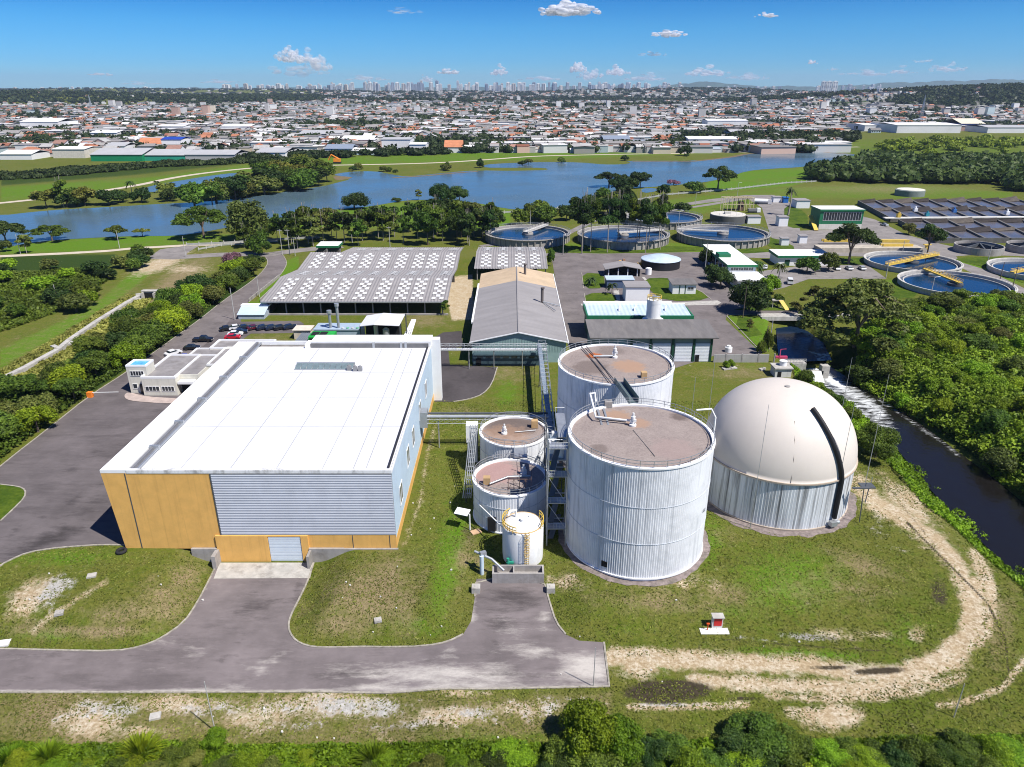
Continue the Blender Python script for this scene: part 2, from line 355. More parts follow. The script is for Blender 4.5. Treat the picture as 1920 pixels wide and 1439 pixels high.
lin(U, V, dirt, [
 ([(1145,1236),(1250,1240),(1380,1243),(1520,1248),(1600,1262),(1690,1262),(1760,1235),(1810,1190),(1820,1130),(1800,1070),(1760,1020),(1700,975),(1640,945),(1605,905)], 19, 1.0),
 ([(1300,1275),(1450,1285),(1600,1290),(1700,1280),(1790,1240),(1850,1180),(1858,1110),(1830,1040)], 17, .9), ([(1150,1225),(1300,1232),(1420,1250)], 16, .9), ([(1560,1300),(1700,1300),(1800,1270)], 14, .8), ([(1790,1240),(1835,1170),(1832,1100)], 26, .9),
 ([(1440,1305),(1560,1312),(1660,1308)], 10, .7), ([(1480,1335),(1560,1338),(1600,1350)], 12, .9),
 ([(1180,1325),(1300,1325),(1400,1322)], 8, .9), ([(1920,1240),(1880,1290),(1800,1320),(1760,1322)], 9, .8),
 ([(60,1185),(110,1145),(200,1090)], 7, .55), ([(760,1020),(790,930),(800,850),(815,800)], 6, .4)])
ell(U, V, dirt, [(1200,1245,60,28,0,1),(1560,1345,60,28,0,1),(170,1350,70,40,0,1),(330,1320,120,22,0,.85),(620,1320,130,30,0,.95),(840,1345,90,22,0,.85),(980,1330,90,20,0,.75),(480,1340,90,40,0,.7),
 (60,1120,60,30,-35,1),(100,1110,30,14,-40,1),(1560,1190,60,16,5,.6),(1250,1085,110,22,10,.6),(1060,1090,40,18,0,.7),(1700,940,80,26,40,.85),(1640,1190,60,10,5,.5),(300,495,60,14,-20,1),(345,505,60,10,0,.6),(860,1300,60,10,0,.9),(260,1370,60,14,0,.7),(730,1400,30,20,60,.6),(1310,1410,20,22,60,.9),(1720,1190,16,24,60,.7)])
area(U, V, dirt, [([(846,520),(885,515),(888,570),(884,600),(846,600),(838,560)], 4, .95), ([(1095,690),(1110,680),(1090,655)], 5, .3)])
ell(U, V, dry, [(690,1120,90,60,0,1),(640,1170,60,30,0,.8),(250,1150,100,30,-10,.7),(350,1080,40,50,20,.7),(60,1180,60,20,0,.6),(1250,1120,100,26,0,.6),(720,1100,60,70,20,.9),(660,1150,110,40,0,.6),(760,1130,40,90,10,.6),(310,1130,60,60,-40,.7),(180,1185,110,14,0,.9),(330,1090,30,40,20,.6),(100,1335,110,50,0,.9),(150,1380,90,30,0,.8),(1370,1115,60,26,15,.7),(1230,1130,160,26,5,.6),(1620,1060,80,24,20,.7),
 (900,1060,40,14,60,.7),(950,700,60,20,0,.5),(1000,1360,140,20,0,.55),(560,1360,100,24,0,.5),(1560,1100,150,40,0,.45),(1360,1000,40,20,0,.4),(330,525,90,22,-35,.85),(270,560,70,12,-35,.6),(1400,700,120,14,0,.5),(870,1040,24,60,15,.6),(1880,1180,30,90,10,.6),(1760,960,60,14,40,.7),
 (500,640,70,14,0,.5),(800,600,50,18,0,.6),(1650,355,200,10,0,.5),(200,430,120,8,0,.3),(860,770,50,8,0,.5)])
area(U, V, dry, [([(0,640),(120,590),(250,520),(300,545),(230,590),(0,720)], 20, .25), ([(-50,1305),(1150,1300),(1150,1370),(700,1400),(-50,1390)], 12, .5)])
ell(U, V, lush, [(1480,1090,120,70,0,.9),(1330,1010,30,60,10,.8),(840,1050,34,150,12,.95),(780,1170,70,26,0,.6),(120,1045,130,20,0,.8),(300,1195,90,14,0,.7),(90,1190,60,14,0,.7),(930,1110,14,40,0,.6),(1250,1250,60,8,0,.8),(1500,1225,160,10,3,.8),(1700,1180,50,40,30,.6),(950,740,30,40,0,.7),(1400,690,90,14,0,.4),(1380,1150,120,20,0,.5),(900,1380,160,12,0,.6),(400,1355,60,14,0,.5),(1180,1180,120,18,0,.4)])
area(U, V, lush, [([(0,655),(100,610),(190,560),(235,520),(290,490),(300,500),(250,540),(180,590),(90,640),(0,690)], 8, 1.0), ([(0,481),(220,478),(240,500),(120,510),(0,500)], 5, .2),
 ([(0,455),(300,440),(470,440),(480,452),(330,460),(150,472),(0,478)], 5, .9), ([(560,400),(700,380),(800,375),(960,385),(960,430),(560,430)], 8, .8), ([(0,350),(300,330),(520,300),(900,280),(1350,275),(1350,288),(900,305),(600,315),(300,345),(0,380)], 5, .75),
 ([(1320,345),(1380,322),(1540,312),(1560,330),(1480,350),(1330,362)], 4, .95), ([(1240,375),(1450,352),(1700,345),(1900,360),(1900,372),(1500,372),(1300,405)], 4, .6), ([(1490,365),(1640,362),(1900,368),(1880,374),(1500,374)], 3, .5),
 ([(1560,260),(1920,260),(1920,340),(1560,340)], 10, .5), ([(1085,510),(1135,510),(1135,545),(1090,545)], 2, 1), ([(1093,548),(1160,548),(1160,570),(1093,570)], 2, 1), ([(1200,520),(1330,525),(1340,562),(1210,566)], 2, 1), ([(1360,592),(1440,595),(1440,660),(1420,660)], 2, .9),
 ([(1050,455),(1330,455),(1330,478),(1050,478)], 2, .6), ([(1580,525),(1690,525),(1690,560),(1600,560)], 4, .8), ([(505,500),(560,480),(560,500),(480,570)], 2, .9), ([(450,565),(500,565),(495,585),(450,585)], 2, .9), ([(1780,490),(1930,490),(1930,540),(1840,515)], 3, .8)])
area(U, V, marsh, [([(0,478),(215,476),(235,484),(200,505),(0,512)], 5, .8), ([(0,322),(300,308),(520,297),(500,304),(250,330),(0,350)], 4, .7), ([(1600,270),(1920,250),(1920,345),(1500,330)], 8, .4), ([(-100,1400),(2100,1395),(2100,1500),(-100,1500)], 8, .7), ([(-50,1440),(2000,1440),(2400,1800),(-500,1800)], 20, 1)])
area(U, V, marsh, [([(0,700),(420,540),(480,520),(470,545),(160,745),(0,850),(-200,1000),(-300,900)], 8, .9), ([(1540,690),(1700,560),(1950,560),(2300,700),(2300,1200),(1930,935),(1800,840),(1640,730)], 8, 1.0)])
ell(U, V, mud, [(1650,1258,60,9,-3,1),(1560,1252,60,6,0,.8),(1250,1297,75,20,-3,1.9),(1760,1110,22,40,-20,.8),(1400,1310,60,5,0,.7),(880,1000,30,24,20,.5),(1540,1196,90,9,6,.5),(700,1330,20,5,0,.3)])
lin(U, V, mud, [([(1700,980),(1780,1060),(1850,1130),(1885,1200),(1890,1260)], 3, .85), ([(1310,1195),(1420,1205),(1560,1215),(1680,1222)], 3, .6), ([(1640,880),(1700,960),(1760,1030)], 4, .5)])
ell(U, V, sand, [(420,1330,160,22,0,.6),(1000,1330,120,22,0,.6),(560,1360,140,18,0,.5),(140,1340,60,20,0,.6),(780,1360,120,16,0,.5),(100,1108,50,26,-35,1),(200,1330,110,24,0,.8),(650,1325,160,28,0,.85),(900,1340,90,20,0,.6),(1520,1195,70,9,6,.8),(1410,1198,60,4,5,.6),(1250,1322,130,6,0,.8),(60,740,60,10,-35,.2),(1660,1000,40,50,-30,.45),(1200,1230,50,12,0,.6),(1060,1310,80,8,0,.5)])
tn = sm(GY, 770, 860) * (GX > -1400) * (1 - sm(GX - (GY*.48 - 60), 0, 60) * (1 - sm(GY, 1150, 1300)))
town[:] = np.maximum(town, tn * .95)
nr, nc = GX.shape; idx = np.arange(nr*nc).reshape(nr, nc)
F = np.stack([idx[:-1, :-1], idx[:-1, 1:], idx[1:, 1:], idx[1:, :-1]], -1).reshape(-1, 4)
gm, n, b = _nodes('ground_cover'); L = n.links.new; b.inputs['Roughness'].default_value = .95; b.inputs['Specular IOR Level'].default_value = .08
ge = N(n, 'ShaderNodeNewGeometry')
def gn(sc, det=8, ro=.65, st=None, rot=0):
    x = N(n, 'ShaderNodeTexNoise', Scale=sc, Detail=float(det), Roughness=ro)
    if st: mp = N(n, 'ShaderNodeMapping'); mp.inputs['Scale'].default_value = st; mp.inputs['Rotation'].default_value = (0, 0, rot); L(ge.outputs['Position'], mp.inputs[0]); L(mp.outputs[0], x.inputs['Vector'])
    else: L(ge.outputs['Position'], x.inputs['Vector'])
    return x.outputs['Fac']
def ramp(f, p0, p1, c0, c1):
    r = N(n, 'ShaderNodeValToRGB'); r.color_ramp.elements[0].position = p0; r.color_ramp.elements[1].position = p1
    r.color_ramp.elements[0].color = rgb(c0); r.color_ramp.elements[1].color = rgb(c1); L(f, r.inputs[0]); return r.outputs[0]
def mixc(f, a, c):
    m = N(n, 'ShaderNodeMix', data_type='RGBA'); L(f, m.inputs[0]); L(a, m.inputs[6]); L(c, m.inputs[7]); return m.outputs[2]
def maskn(src, noise, k=.9, lo=.42, hi=.62):
    a = N(n, 'ShaderNodeMath', operation='SUBTRACT'); L(noise, a.inputs[0]); a.inputs[1].default_value = .5
    m = N(n, 'ShaderNodeMath', operation='MULTIPLY_ADD'); L(a.outputs[0], m.inputs[0]); m.inputs[1].default_value = k; L(src, m.inputs[2])
    q = N(n, 'ShaderNodeMapRange', interpolation_type='SMOOTHSTEP'); L(m.outputs[0], q.inputs[0]); q.inputs['From Min'].default_value = lo; q.inputs['From Max'].default_value = hi; return q.outputs[0]
n1 = gn(.07, 9, .7); n2 = gn(.5, 8, .7); n3 = gn(2.2, 8, .75); n4 = gn(.012, 6); n5 = gn(.42, 10, .82); nst = gn(1.0, 8, .7, (.12, 1.2, 1), .0)
a1 = N(n, 'ShaderNodeAttribute', attribute_name='cover'); s1 = N(n, 'ShaderNodeSeparateColor'); L(a1.outputs['Color'], s1.inputs[0])
a2 = N(n, 'ShaderNodeAttribute', attribute_name='cover2'); s2 = N(n, 'ShaderNodeSeparateColor'); L(a2.outputs['Color'], s2.inputs[0])
gcol = ramp(n3, .25, .75, (.052,.066,.009), (.175,.178,.034))
base = mixc(maskn(n1, n2, 1.2, .36, .66), gcol, ramp(n3, .25, .75, (.042,.068,.006), (.130,.160,.020)))
dryc = ramp(n3, .28, .72, (.10,.080,.036), (.33,.26,.14))
base = mixc(maskn(s1.outputs[2], n2, 1.2, .15, .95), base, ramp(n3, .25, .75, (.045,.105,.004), (.125,.235,.014)))
base = mixc(ramp(gn(.022, 9, .75), .47, .66, (0,0,0), (.55,.55,.55)), base, ramp(n2, .3, .7, (.085,.095,.020), (.17,.165,.045)))
spk = N(n, 'ShaderNodeMapRange'); L(gn(.75, 9, .8), spk.inputs[0]); spk.inputs['From Min'].default_value = .54; spk.inputs['From Max'].default_value = .72; spk.inputs['To Max'].default_value = .55
base = mixc(spk.outputs[0], base, dryc)
base = mixc(maskn(s1.outputs[1], n5, 2.4, .05, .95), base, dryc)
base = mixc(maskn(s2.outputs[1], n5, 1.0, .3, .8), base, ramp(n3, .3, .75, (.014,.032,.006), (.048,.082,.014)))
dcol = mixc(maskn(n2, n3, .9, .4, .65), ramp(n3, .3, .75, (.25,.175,.09), (.56,.45,.29)), ramp(n3, .3, .7, (.34,.27,.17), (.62,.54,.41)))
base = mixc(maskn(s1.outputs[0], n5, 2.3, .18, .80), base, dcol)
base = mixc(maskn(a2.outputs['Alpha'], n5, 3.4, .40, .95), base, ramp(n3, .3, .72, (.20,.19,.165), (.62,.60,.555)))
base = mixc(maskn(s2.outputs[0], n5, 1.5, .3, .75), base, ramp(n3, .3, .7, (.030,.024,.014), (.075,.060,.040)))
tw = mixc(maskn(n4, gn(.03, 8, .7), 1.0, .45, .6), ramp(gn(.06, 8, .75), .35, .7, (.13,.125,.115), (.36,.34,.31)), ramp(gn(.05, 8, .7), .35, .7, (.02,.042,.014), (.085,.12,.04)))
base = mixc(maskn(s2.outputs[2], n4, .2, .3, .7), base, tw)
L(base, b.inputs['Base Color'])
bn = N(n, 'ShaderNodeBump', Strength=.7, Distance=.18); mh = N(n, 'ShaderNodeMath', operation='ADD'); L(n3, mh.inputs[0]); L(n2, mh.inputs[1]); L(mh.outputs[0], bn.inputs['Height']); L(bn.outputs[0], b.inputs['Normal'])
gr = np_mesh('ground', np.stack([GX, GY, GZ], -1).reshape(-1, 3), F, gm, C1.reshape(-1, 4), 'cover', True)
a = gr.data.attributes.new('cover2', 'FLOAT_COLOR', 'POINT'); a.data.foreach_set('color', C2.reshape(-1, 4).ravel()); struct(gr)
del GX, GY, GZ, U, V, C1, C2, F, dirt, dry, lush, pav, mud, marsh, town, sand

# ================================================================== ROADS, YARDS, WATER
def asphalt(name, c, dustcol=(.52,.48,.43), dust=.0, stretch=(1,1,1)):
    m, nn, bb = _nodes(name); LL = nn.links.new; bb.inputs['Roughness'].default_value = .9; bb.inputs['Specular IOR Level'].default_value = .15
    g_ = N(nn, 'ShaderNodeNewGeometry'); mp = N(nn, 'ShaderNodeMapping'); mp.inputs['Scale'].default_value = stretch; LL(g_.outputs['Position'], mp.inputs[0])
    def nz(s, d=8., r=.65, v=None):
        x = N(nn, 'ShaderNodeTexNoise', Scale=s, Detail=d, Roughness=r); LL(v or g_.outputs['Position'], x.inputs['Vector']); return x.outputs['Fac']
    def rp(f, p0, p1, c0, c1):
        r = N(nn, 'ShaderNodeValToRGB'); r.color_ramp.elements[0].position = p0; r.color_ramp.elements[1].position = p1
        r.color_ramp.elements[0].color = rgb(c0); r.color_ramp.elements[1].color = rgb(c1); LL(f, r.inputs[0]); return r.outputs[0]
    def mx(f, a_, c_):
        m_ = N(nn, 'ShaderNodeMix', data_type='RGBA'); LL(f, m_.inputs[0]); LL(a_, m_.inputs[6]); LL(c_, m_.inputs[7]); return m_.outputs[2]
    o = rp(nz(.12), .35, .7, [k * .78 for k in c], [k * 1.22 for k in c])
    o = mx(rp(nz(1.0, 9., .7, mp.outputs[0]), .5, .8, (0,0,0), (.45,.45,.45)), o, rp(nz(4.), .2, .8, [k * 1.3 for k in c], [k * 1.7 for k in c]))
    o = mx(rp(nz(.22, 9., .72, mp.outputs[0]), .52, .68, (0,0,0), (.75,.75,.75)), o, rp(nz(4.), .2, .8, [k * .48 for k in c], [k * .72 for k in c]))
    if dust > 0:
        at_ = N(nn, 'ShaderNodeAttribute', attribute_name='dust'); ad_ = N(nn, 'ShaderNodeMath', operation='MULTIPLY_ADD'); LL(at_.outputs['Fac'], ad_.inputs[0]); ad_.inputs[1].default_value = .31; LL(nz(.2, 10., .78, mp.outputs[0]), ad_.inputs[2])
        o = mx(rp(ad_.outputs[0], .60, .82, (0,0,0), (.92,.92,.92)), o, rp(nz(3.), .3, .7, [k * .85 for k in dustcol], dustcol))
    oa = N(nn, 'ShaderNodeAttribute', attribute_name='oil'); om = N(nn, 'ShaderNodeMath', operation='MULTIPLY_ADD'); LL(oa.outputs['Fac'], om.inputs[0]); om.inputs[1].default_value = .30; LL(nz(.35, 10., .8, mp.outputs[0]), om.inputs[2])
    o = mx(rp(om.outputs[0], .60, .78, (0,0,0), (.8,.8,.8)), o, rp(nz(4.), .2, .8, [k * .25 for k in c], [k * .4 for k in c]))
    LL(o, bb.inputs['Base Color']); MATS[name] = m; return m
A_YARD = asphalt('yard_asphalt', (.130,.113,.112), stretch=(.25, 1.0, 1)); A_LOW = asphalt('lower_asphalt', (.175,.150,.147), dust=.55, stretch=(.35, 1.2, 1))
A_DUSTY = asphalt('dusty_asphalt', (.165,.142,.134), dust=1.3, stretch=(.4, 1.3, 1)); A_ROAD = asphalt('road_asphalt', (.165,.144,.138)); A_PALE = asphalt('pale_asphalt', (.23,.21,.195))
A_DARK = asphalt('dark_asphalt', (.072,.063,.063)); CONC = mat('concrete', (.42,.40,.36), .9, .2, .8, dirt=.6, dscale=.6); KERB = mat('kerb_concrete', (.34,.31,.255), .9, .3, 1.5, dirt=.8, dirtcol=(.10,.10,.07), dscale=1.2)
SANDP = mat('sandy_path', (.50,.43,.33), .95, .15, .3); LAWN = None
def pw(pts, low=False): return [px2low(*p) if low else tuple(gp(*p)[:2]) for p in pts]
lowr = smooth_pts(LOWP[2:-2], 1)
def dusty(o, spots, lines=(), oil=(), oill=()):
    co = np.zeros(len(o.data.vertices)*3, np.float32); o.data.vertices.foreach_get('co', co); co = co.reshape(-1, 3); uu, vv = w2px(co[:, 0], co[:, 1], co[:, 2]); f = np.zeros(len(uu)); ell(uu, vv, f, spots); lin(uu, vv, f, list(lines)); at = o.data.attributes.new('dust', 'FLOAT', 'POINT'); at.data.foreach_set('value', f.astype(np.float32)); f = np.zeros(len(uu)); ell(uu, vv, f, oil); lin(uu, vv, f, list(oill)); at = o.data.attributes.new('oil', 'FLOAT', 'POINT'); at.data.foreach_set('value', f.astype(np.float32)); return struct(o)
dusty(sheet('road', LOWP, A_LOW, .035, 1.1), [(880,1265,170,26,0,1.0),(1100,1250,60,36,0,1.15),(700,1290,90,10,0,.9),(450,1286,60,10,0,.8),(500,1250,50,20,-30,.6),(840,1222,26,16,0,.7),(1000,1222,50,14,0,.7),(960,1180,40,20,0,.45),(640,1255,120,24,0,.55),(380,1222,50,6,0,.5),(1020,1160,14,26,20,.5)], [([(0,1299),(400,1298),(700,1296),(1140,1290)], 5, .8), ([(470,1290),(490,1255),(510,1240)], 4, .8), ([(885,1165),(893,1095)], 7, .7)], [(970,1125,50,26,0,.9),(950,1170,60,16,0,.8),(480,1120,40,50,20,.5),(560,1110,14,30,10,.8),(960,1262,120,6,0,.9),(100,1225,120,8,0,.6),(450,1180,60,30,-30,.4)], [([(420,1240),(470,1180),(500,1100)], 6, .5), ([(900,1240),(950,1180),(990,1110)], 6, .6), ([(0,1270),(400,1272),(800,1262)], 4, .45)])
yard = [(-420,1260),(-200,1060),(-60,925),(22,857),(83,810),(167,743),(236,699),(286,663),(333,629),(375,599),(417,565),(462,535),(487,515),(500,499),(502,490),(497,482),(488,476),(520,474),(531,480),(537,490),(536,500),(525,517),(505,535),(485,550),(466,567),(446,580),(452,604),(560,602),(570,608),(548,625),(470,626),(450,640)]
yw = pw(yard) + [(-60.5, 172), (-60.5, 92)] + pw([(245,1023),(190,1022),(130,1026),(90,1030),(50,1037),(20,1050),(-30,1078),(-120,1130),(-300,1260)])
dusty(sheet('yard', yw, A_YARD, .03, 2), [], [], [(90,1010,110,14,-20,.9),(150,960,60,12,-25,.8),(40,1040,50,10,-20,.8),(240,840,60,10,-30,.7),(160,860,60,14,-30,.5),(300,770,40,8,0,.5)], [([(250,900),(330,780),(420,700)], 8, .4), ([(120,900),(220,800),(300,730)], 6, .35), ([(0,1010),(100,960),(200,900)], 5, .7)])
struct(sheet('access_road', pw([(286,663),(333,629),(375,599),(417,565),(462,535),(487,515),(500,499),(502,490),(497,482),(488,476),(520,474),(531,480),(537,490),(536,500),(525,517),(505,535),(485,550),(466,567),(440,590),(410,625),(380,650),(330,690)]), A_ROAD, .045, 5))
struct(sheet('turning_area', pw([(814,684),(842,684),(932,689),(922,721),(905,740),(880,749),(850,754),(815,754)]), A_DARK, .03))
struct(sheet('turning_area', pw([(806,645),(806,638),(830,624),(865,621),(868,650),(840,656),(843,684),(814,684)]), A_DARK, .036))
plaza = [(1033,479),(1035,474),(1130,476),(1315,473),(1330,480),(1338,500),(1362,530),(1395,560),(1405,575),(1560,580),(1560,590),(1410,589),(1362,592),(1360,600),(1428,664),(1340,667),(1268,690),(1110,700),(1085,680),(1065,650),(1052,600),(1045,560),(1040,520)]
struct(sheet('plaza', pw(plaza), A_ROAD, .03, 5))
struct(sheet('service_road', pw([(1315,473),(1400,476),(1455,470),(1441,432),(1428,390),(1400,372),(1330,380),(1240,392),(1240,388),(1330,374),(1400,366),(1450,366),(1482,380),(1492,400),(1500,433),(1612,430),(1612,405),(1640,412),(1700,441),(1760,457),(1800,466),(1920,471),(2050,476),(2050,485),(1920,481),(1830,478),(1792,481),(1800,492),(1850,507),(1920,541),(2000,570),(2000,590),(1920,557),(1840,521),(1790,497),(1768,488),(1640,482),(1560,480),(1455,485),(1330,482)]), A_PALE, .03, 6))
struct(sheet('car_park', pw([(1420,510),(1500,499),(1625,497),(1662,523),(1515,524),(1470,540),(1400,556),(1380,545)]), A_PALE, .05, 6))
struct(sheet('boulevard', ribbon_poly(pw([(-200,484),(0,481),(112,476),(200,471),(250,466),(342,461),(430,458),(520,452)]), 4.5), SANDP, .03, 6))
struct(sheet('side_road', ribbon_poly(pw([(285,482),(330,483),(412,478),(460,477),(500,478),(560,470),(640,462)]), 8), A_PALE, .05, 6))
struct(sheet('roundabout', pw([(275,485),(300,468),(350,461),(372,462),(350,475),(350,485)]), A_PALE, .04, 6))
struct(sheet('north_path', ribbon_poly(smooth_pts(pw([(-200,396),(0,382),(120,368),(250,350),(330,332),(430,319),(520,312),(640,310),(800,307),(900,301),(1000,293),(1100,291),(1200,289),(1300,288),(1400,281),(1500,278),(1610,276)]), 2), 7), SANDP, .06, 30))
struct(sheet('north_road', ribbon_poly(pw([(1110,388),(1200,378),(1260,395),(1330,384),(1400,372)]), 5), A_PALE, .05, 8))
struct(sheet('east_path', ribbon_poly(pw([(900,462),(1050,445),(1110,415),(1185,405),(1250,398)]), 4), A_PALE, .05, 8))
struct(sheet('south_path', ribbon_poly(pw([(940,479),(1035,478)]), 5), A_PALE, .05, 8))
# concrete dock pads, kerbs
struct(sheet('dock_slab', pw([(400,1086),(412,1056),(588,1056),(581,1085)], True), CONC, .07, 1.5))
pads = [[(1150,545),(1160,545),(1163,572),(1345,564),(1352,568),(1345,572),(1165,576),(1090,574),(1088,570),(1150,570)], [(1203,520),(1208,520),(1226,540),(1244,540),(1244,542),(1222,542)]]
for p in pads: struct(sheet('footpath', pw(p), CONC, .05, 5))
LAWNM, n, b = _nodes('mown_lawn'); L = n.links.new; ge = N(n, 'ShaderNodeNewGeometry'); b.inputs['Roughness'].default_value = .95; b.inputs['Specular IOR Level'].default_value = .08
LAW = mixc(maskn(gn(.12, 7), gn(.5, 8), .8, .38, .66), ramp(gn(1.4, 8, .7), .3, .75, (.046,.080,.007), (.115,.160,.018)), ramp(gn(1.2, 8, .7), .3, .75, (.028,.058,.005), (.062,.105,.012))); L(LAW, b.inputs['Base Color'])
lawns = [[(1090,512),(1132,514),(1134,541),(1094,542)], [(1095,551),(1150,549),(1158,568),(1098,570)], [(1205,523),(1250,521),(1262,527),(1312,545),(1334,563),(1246,566),(1216,544)],
 [(1366,595),(1440,595),(1445,663),(1428,662)], [(1470,385),(1500,392),(1514,405),(1514,428),(1478,428),(1470,415)], [(1425,452),(1455,470),(1500,468),(1452,445)], [(1365,583),(1515,583),(1515,579),(1405,576)],
 [(1440,466),(1455,472),(1400,476),(1340,472),(1335,466)], [(1060,476),(1060,462),(1320,462),(1318,472)], [(1785,487),(1820,482),(1935,485),(1990,520),(1940,541),(1850,503),(1800,490)], [(1560,484),(1640,484),(1640,497),(1560,497)], [(1590,526),(1665,525),(1740,560),(1620,560)]]
for i, p in enumerate(lawns): struct(sheet('lawn', smooth_pts(pw(p), 1, True), LAWNM, .08, 5)); 
struct(sheet('lawn', smooth_pts(pw([(-150,975),(-60,905),(0,909),(35,913),(48,920),(46,934),(25,955),(0,978),(-60,1010)]), 1, True), LAWNM, .06, 3))
def kl(pts, low=False, it=1): kerb('kerb', smooth_pts(pw(pts, low), it) if it else pw(pts, low), KERB, .24, .13)
kl(ROAD_LOW[1:6] + ROAD_LOW[6:11], True); kl(ROAD_LOW[11:24] , True); kl(ROAD_LOW[25:31], True); kl([(1132,1205),(1142,1288),(900,1293),(600,1298),(300,1299),(0,1299),(-150,1298)], True, 0)
kl([(-60,925),(22,857),(83,810),(167,743),(236,699),(286,663),(333,629),(375,599),(417,565),(462,535),(487,515),(500,499),(502,490),(497,482)])
kl([(531,480),(537,490),(536,500),(525,517),(505,535),(485,550),(466,567)]); kl([(245,1023),(190,1022),(130,1026),(90,1030),(50,1037),(20,1050),(-30,1078)])
kl([(0,909),(35,913),(48,920),(46,934),(25,955),(0,978)]); kl([(1362,530),(1338,500),(1330,480)]); kl([(1428,662),(1366,597),(1362,593),(1366,590),(1440,592)]); kl([(932,689),(922,721),(905,740),(880,749),(850,754)])
kl([(1334,563),(1312,545),(1262,527)]); kl([(1095,551),(1098,570)], it=0); kl([(1090,512),(1094,542)], it=0)
# lakes and river
LAKE = [(-200,402),(0,405),(60,398),(120,393),(200,389),(300,383),(380,379),(440,374),(500,366),(560,356),(605,350),(628,344),(660,336),(640,331),(622,328),(650,323),(700,321),(732,327),(760,332),(800,328),(850,323),(895,320),(960,321),(1000,320),(1030,319),(1020,315),(960,315),(905,315),(905,309),(960,306),(1030,304),(1090,305),(1130,309),(1165,309),(1185,306),(1170,302),(1230,302),(1300,302),(1340,298),(1370,294),(1400,288),(1450,285),(1540,285),(1590,288),(1612,292),(1606,298),(1580,303),(1540,308),(1500,314),(1440,317),(1400,321),(1370,331),(1330,341),(1290,345),(1240,350),(1180,353),(1140,362),(1110,375),(1060,390),(1030,391),(980,394),(950,392),(900,382),(860,377),(800,375),(760,376),(720,383),(690,388),(640,392),(610,396),(570,404),(520,412),(480,418),(420,428),(380,436),(330,443),(250,443),(180,446),(130,449),(90,452),(40,458),(0,468),(-200,480)]
LAKEM = watermat('lake_water', (.080,.130,.160), .18, .25, .35)
CANALM = watermat('canal_water', (.008,.020,.045), .08, .8, .25); TANKW = watermat('tank_water', (.008,.035,.085), .05, .5, .12)
struct(sheet('lake', smooth_pts(pw(LAKE), 1, True), LAKEM, z=.05, terrain=False))
struct(sheet('pond', smooth_pts(pw([(262,356),(290,347),(350,337),(400,329),(445,324),(462,327),(440,336),(380,344),(330,354),(280,362)]), 2, True), LAKEM, z=.05, terrain=False))
struct(sheet('pond', smooth_pts(pw([(1200,354),(1230,353),(1232,359),(1205,363)]), 1, True), LAKEM, z=.05, terrain=False))
struct(sheet('lake_spit', smooth_pts(pw([(630,340),(662,334),(655,332),(622,330)]), 1, True), mat('bank_mud', (.16,.12,.06), .9), z=.09, terrain=False))
# shores: low reddish banks along the lake as thin strips
BANK = mat('lake_bank', (.15,.11,.06), .95, .35, .2)
struct(sheet('bank', ribbon_poly(pw([(1185,303),(1300,303),(1370,295),(1400,289),(1450,286),(1540,286),(1600,290)]), 6), BANK, .07, 60))
struct(sheet('bank', ribbon_poly(pw([(735,334),(800,330),(850,325),(895,322)]), 5), BANK, .07, 60))
RVM = watermat('river_water', (.010,.009,.008), .10, .55, .35, foam=True)
rp_ = RIVW; rs = sheet('river', rp_, RVM, z=-4.6, terrain=False)
struct(rs)
bm = bmesh.new(); bm.from_mesh(rs.data); bmesh.ops.subdivide_edges(bm, edges=bm.edges, cuts=12, use_grid_fill=True); bm.to_mesh(rs.data); bm.free()
co = np.zeros(len(rs.data.vertices)*3, np.float32); rs.data.vertices.foreach_get('co', co); co = co.reshape(-1, 3)
uu, vv = w2px(co[:, 0], co[:, 1], co[:, 2]); fm = np.zeros(len(uu)); lin(uu, vv, fm, [([(1520,688),(1550,708),(1580,726)], 12, .5), ([(1580,726),(1650,775)], 22, .40), ([(1650,750),(1700,785),(1760,825),(1800,855)], 8, .30), ([(1510,700),(1580,750),(1660,800)], 30, .35)])
at = rs.data.attributes.new('foam', 'FLOAT', 'POINT'); at.data.foreach_set('value', fm.astype(np.float32))
struct(sheet('canal', PONDW, CANALM, z=-2.6, terrain=False))
# far mountains
mv, mf = [], []
def ridge(name, x0, x1, Y, hs, m):
    xs = np.linspace(x0, x1, 160); rr = np.random.default_rng(int(abs(x0)) + 3); V_ = []
    for i, x in enumerate(xs):
        h = np.interp(x, [a for a, _ in hs], [q for _, q in hs]) + 9 * math.sin(x*.006) + 6 * math.sin(x*.017+1) + rr.normal() * 3
        V_ += [(x, Y-900, -30), (x, Y-350, max(h*.55, -20)), (x, Y, h), (x, Y+900, -30)]
    V_ = np.array(V_); k = np.arange(len(xs)-1)[:, None] * 4; F_ = np.concatenate([k + np.array([[j, j+4, j+5, j+1]]) for j in range(3)])
    return struct(np_mesh(name, V_, F_, m, smooth=True))
HM = mat('hill_forest', (.045,.085,.05), .95, .4, .004, coords='Object')
ridge('hills', 2200, 13500, 15500, [(2200,20),(2900,90),(3500,130),(3900,190),(4400,120),(5200,80),(6500,90),(7600,150),(9300,200),(11000,230),(13500,270)], HM)
ridge('hills', -14000, 2400, 17000, [(-14000,60),(-10500,40),(-6000,60),(-1000,60),(2400,90)], HM)
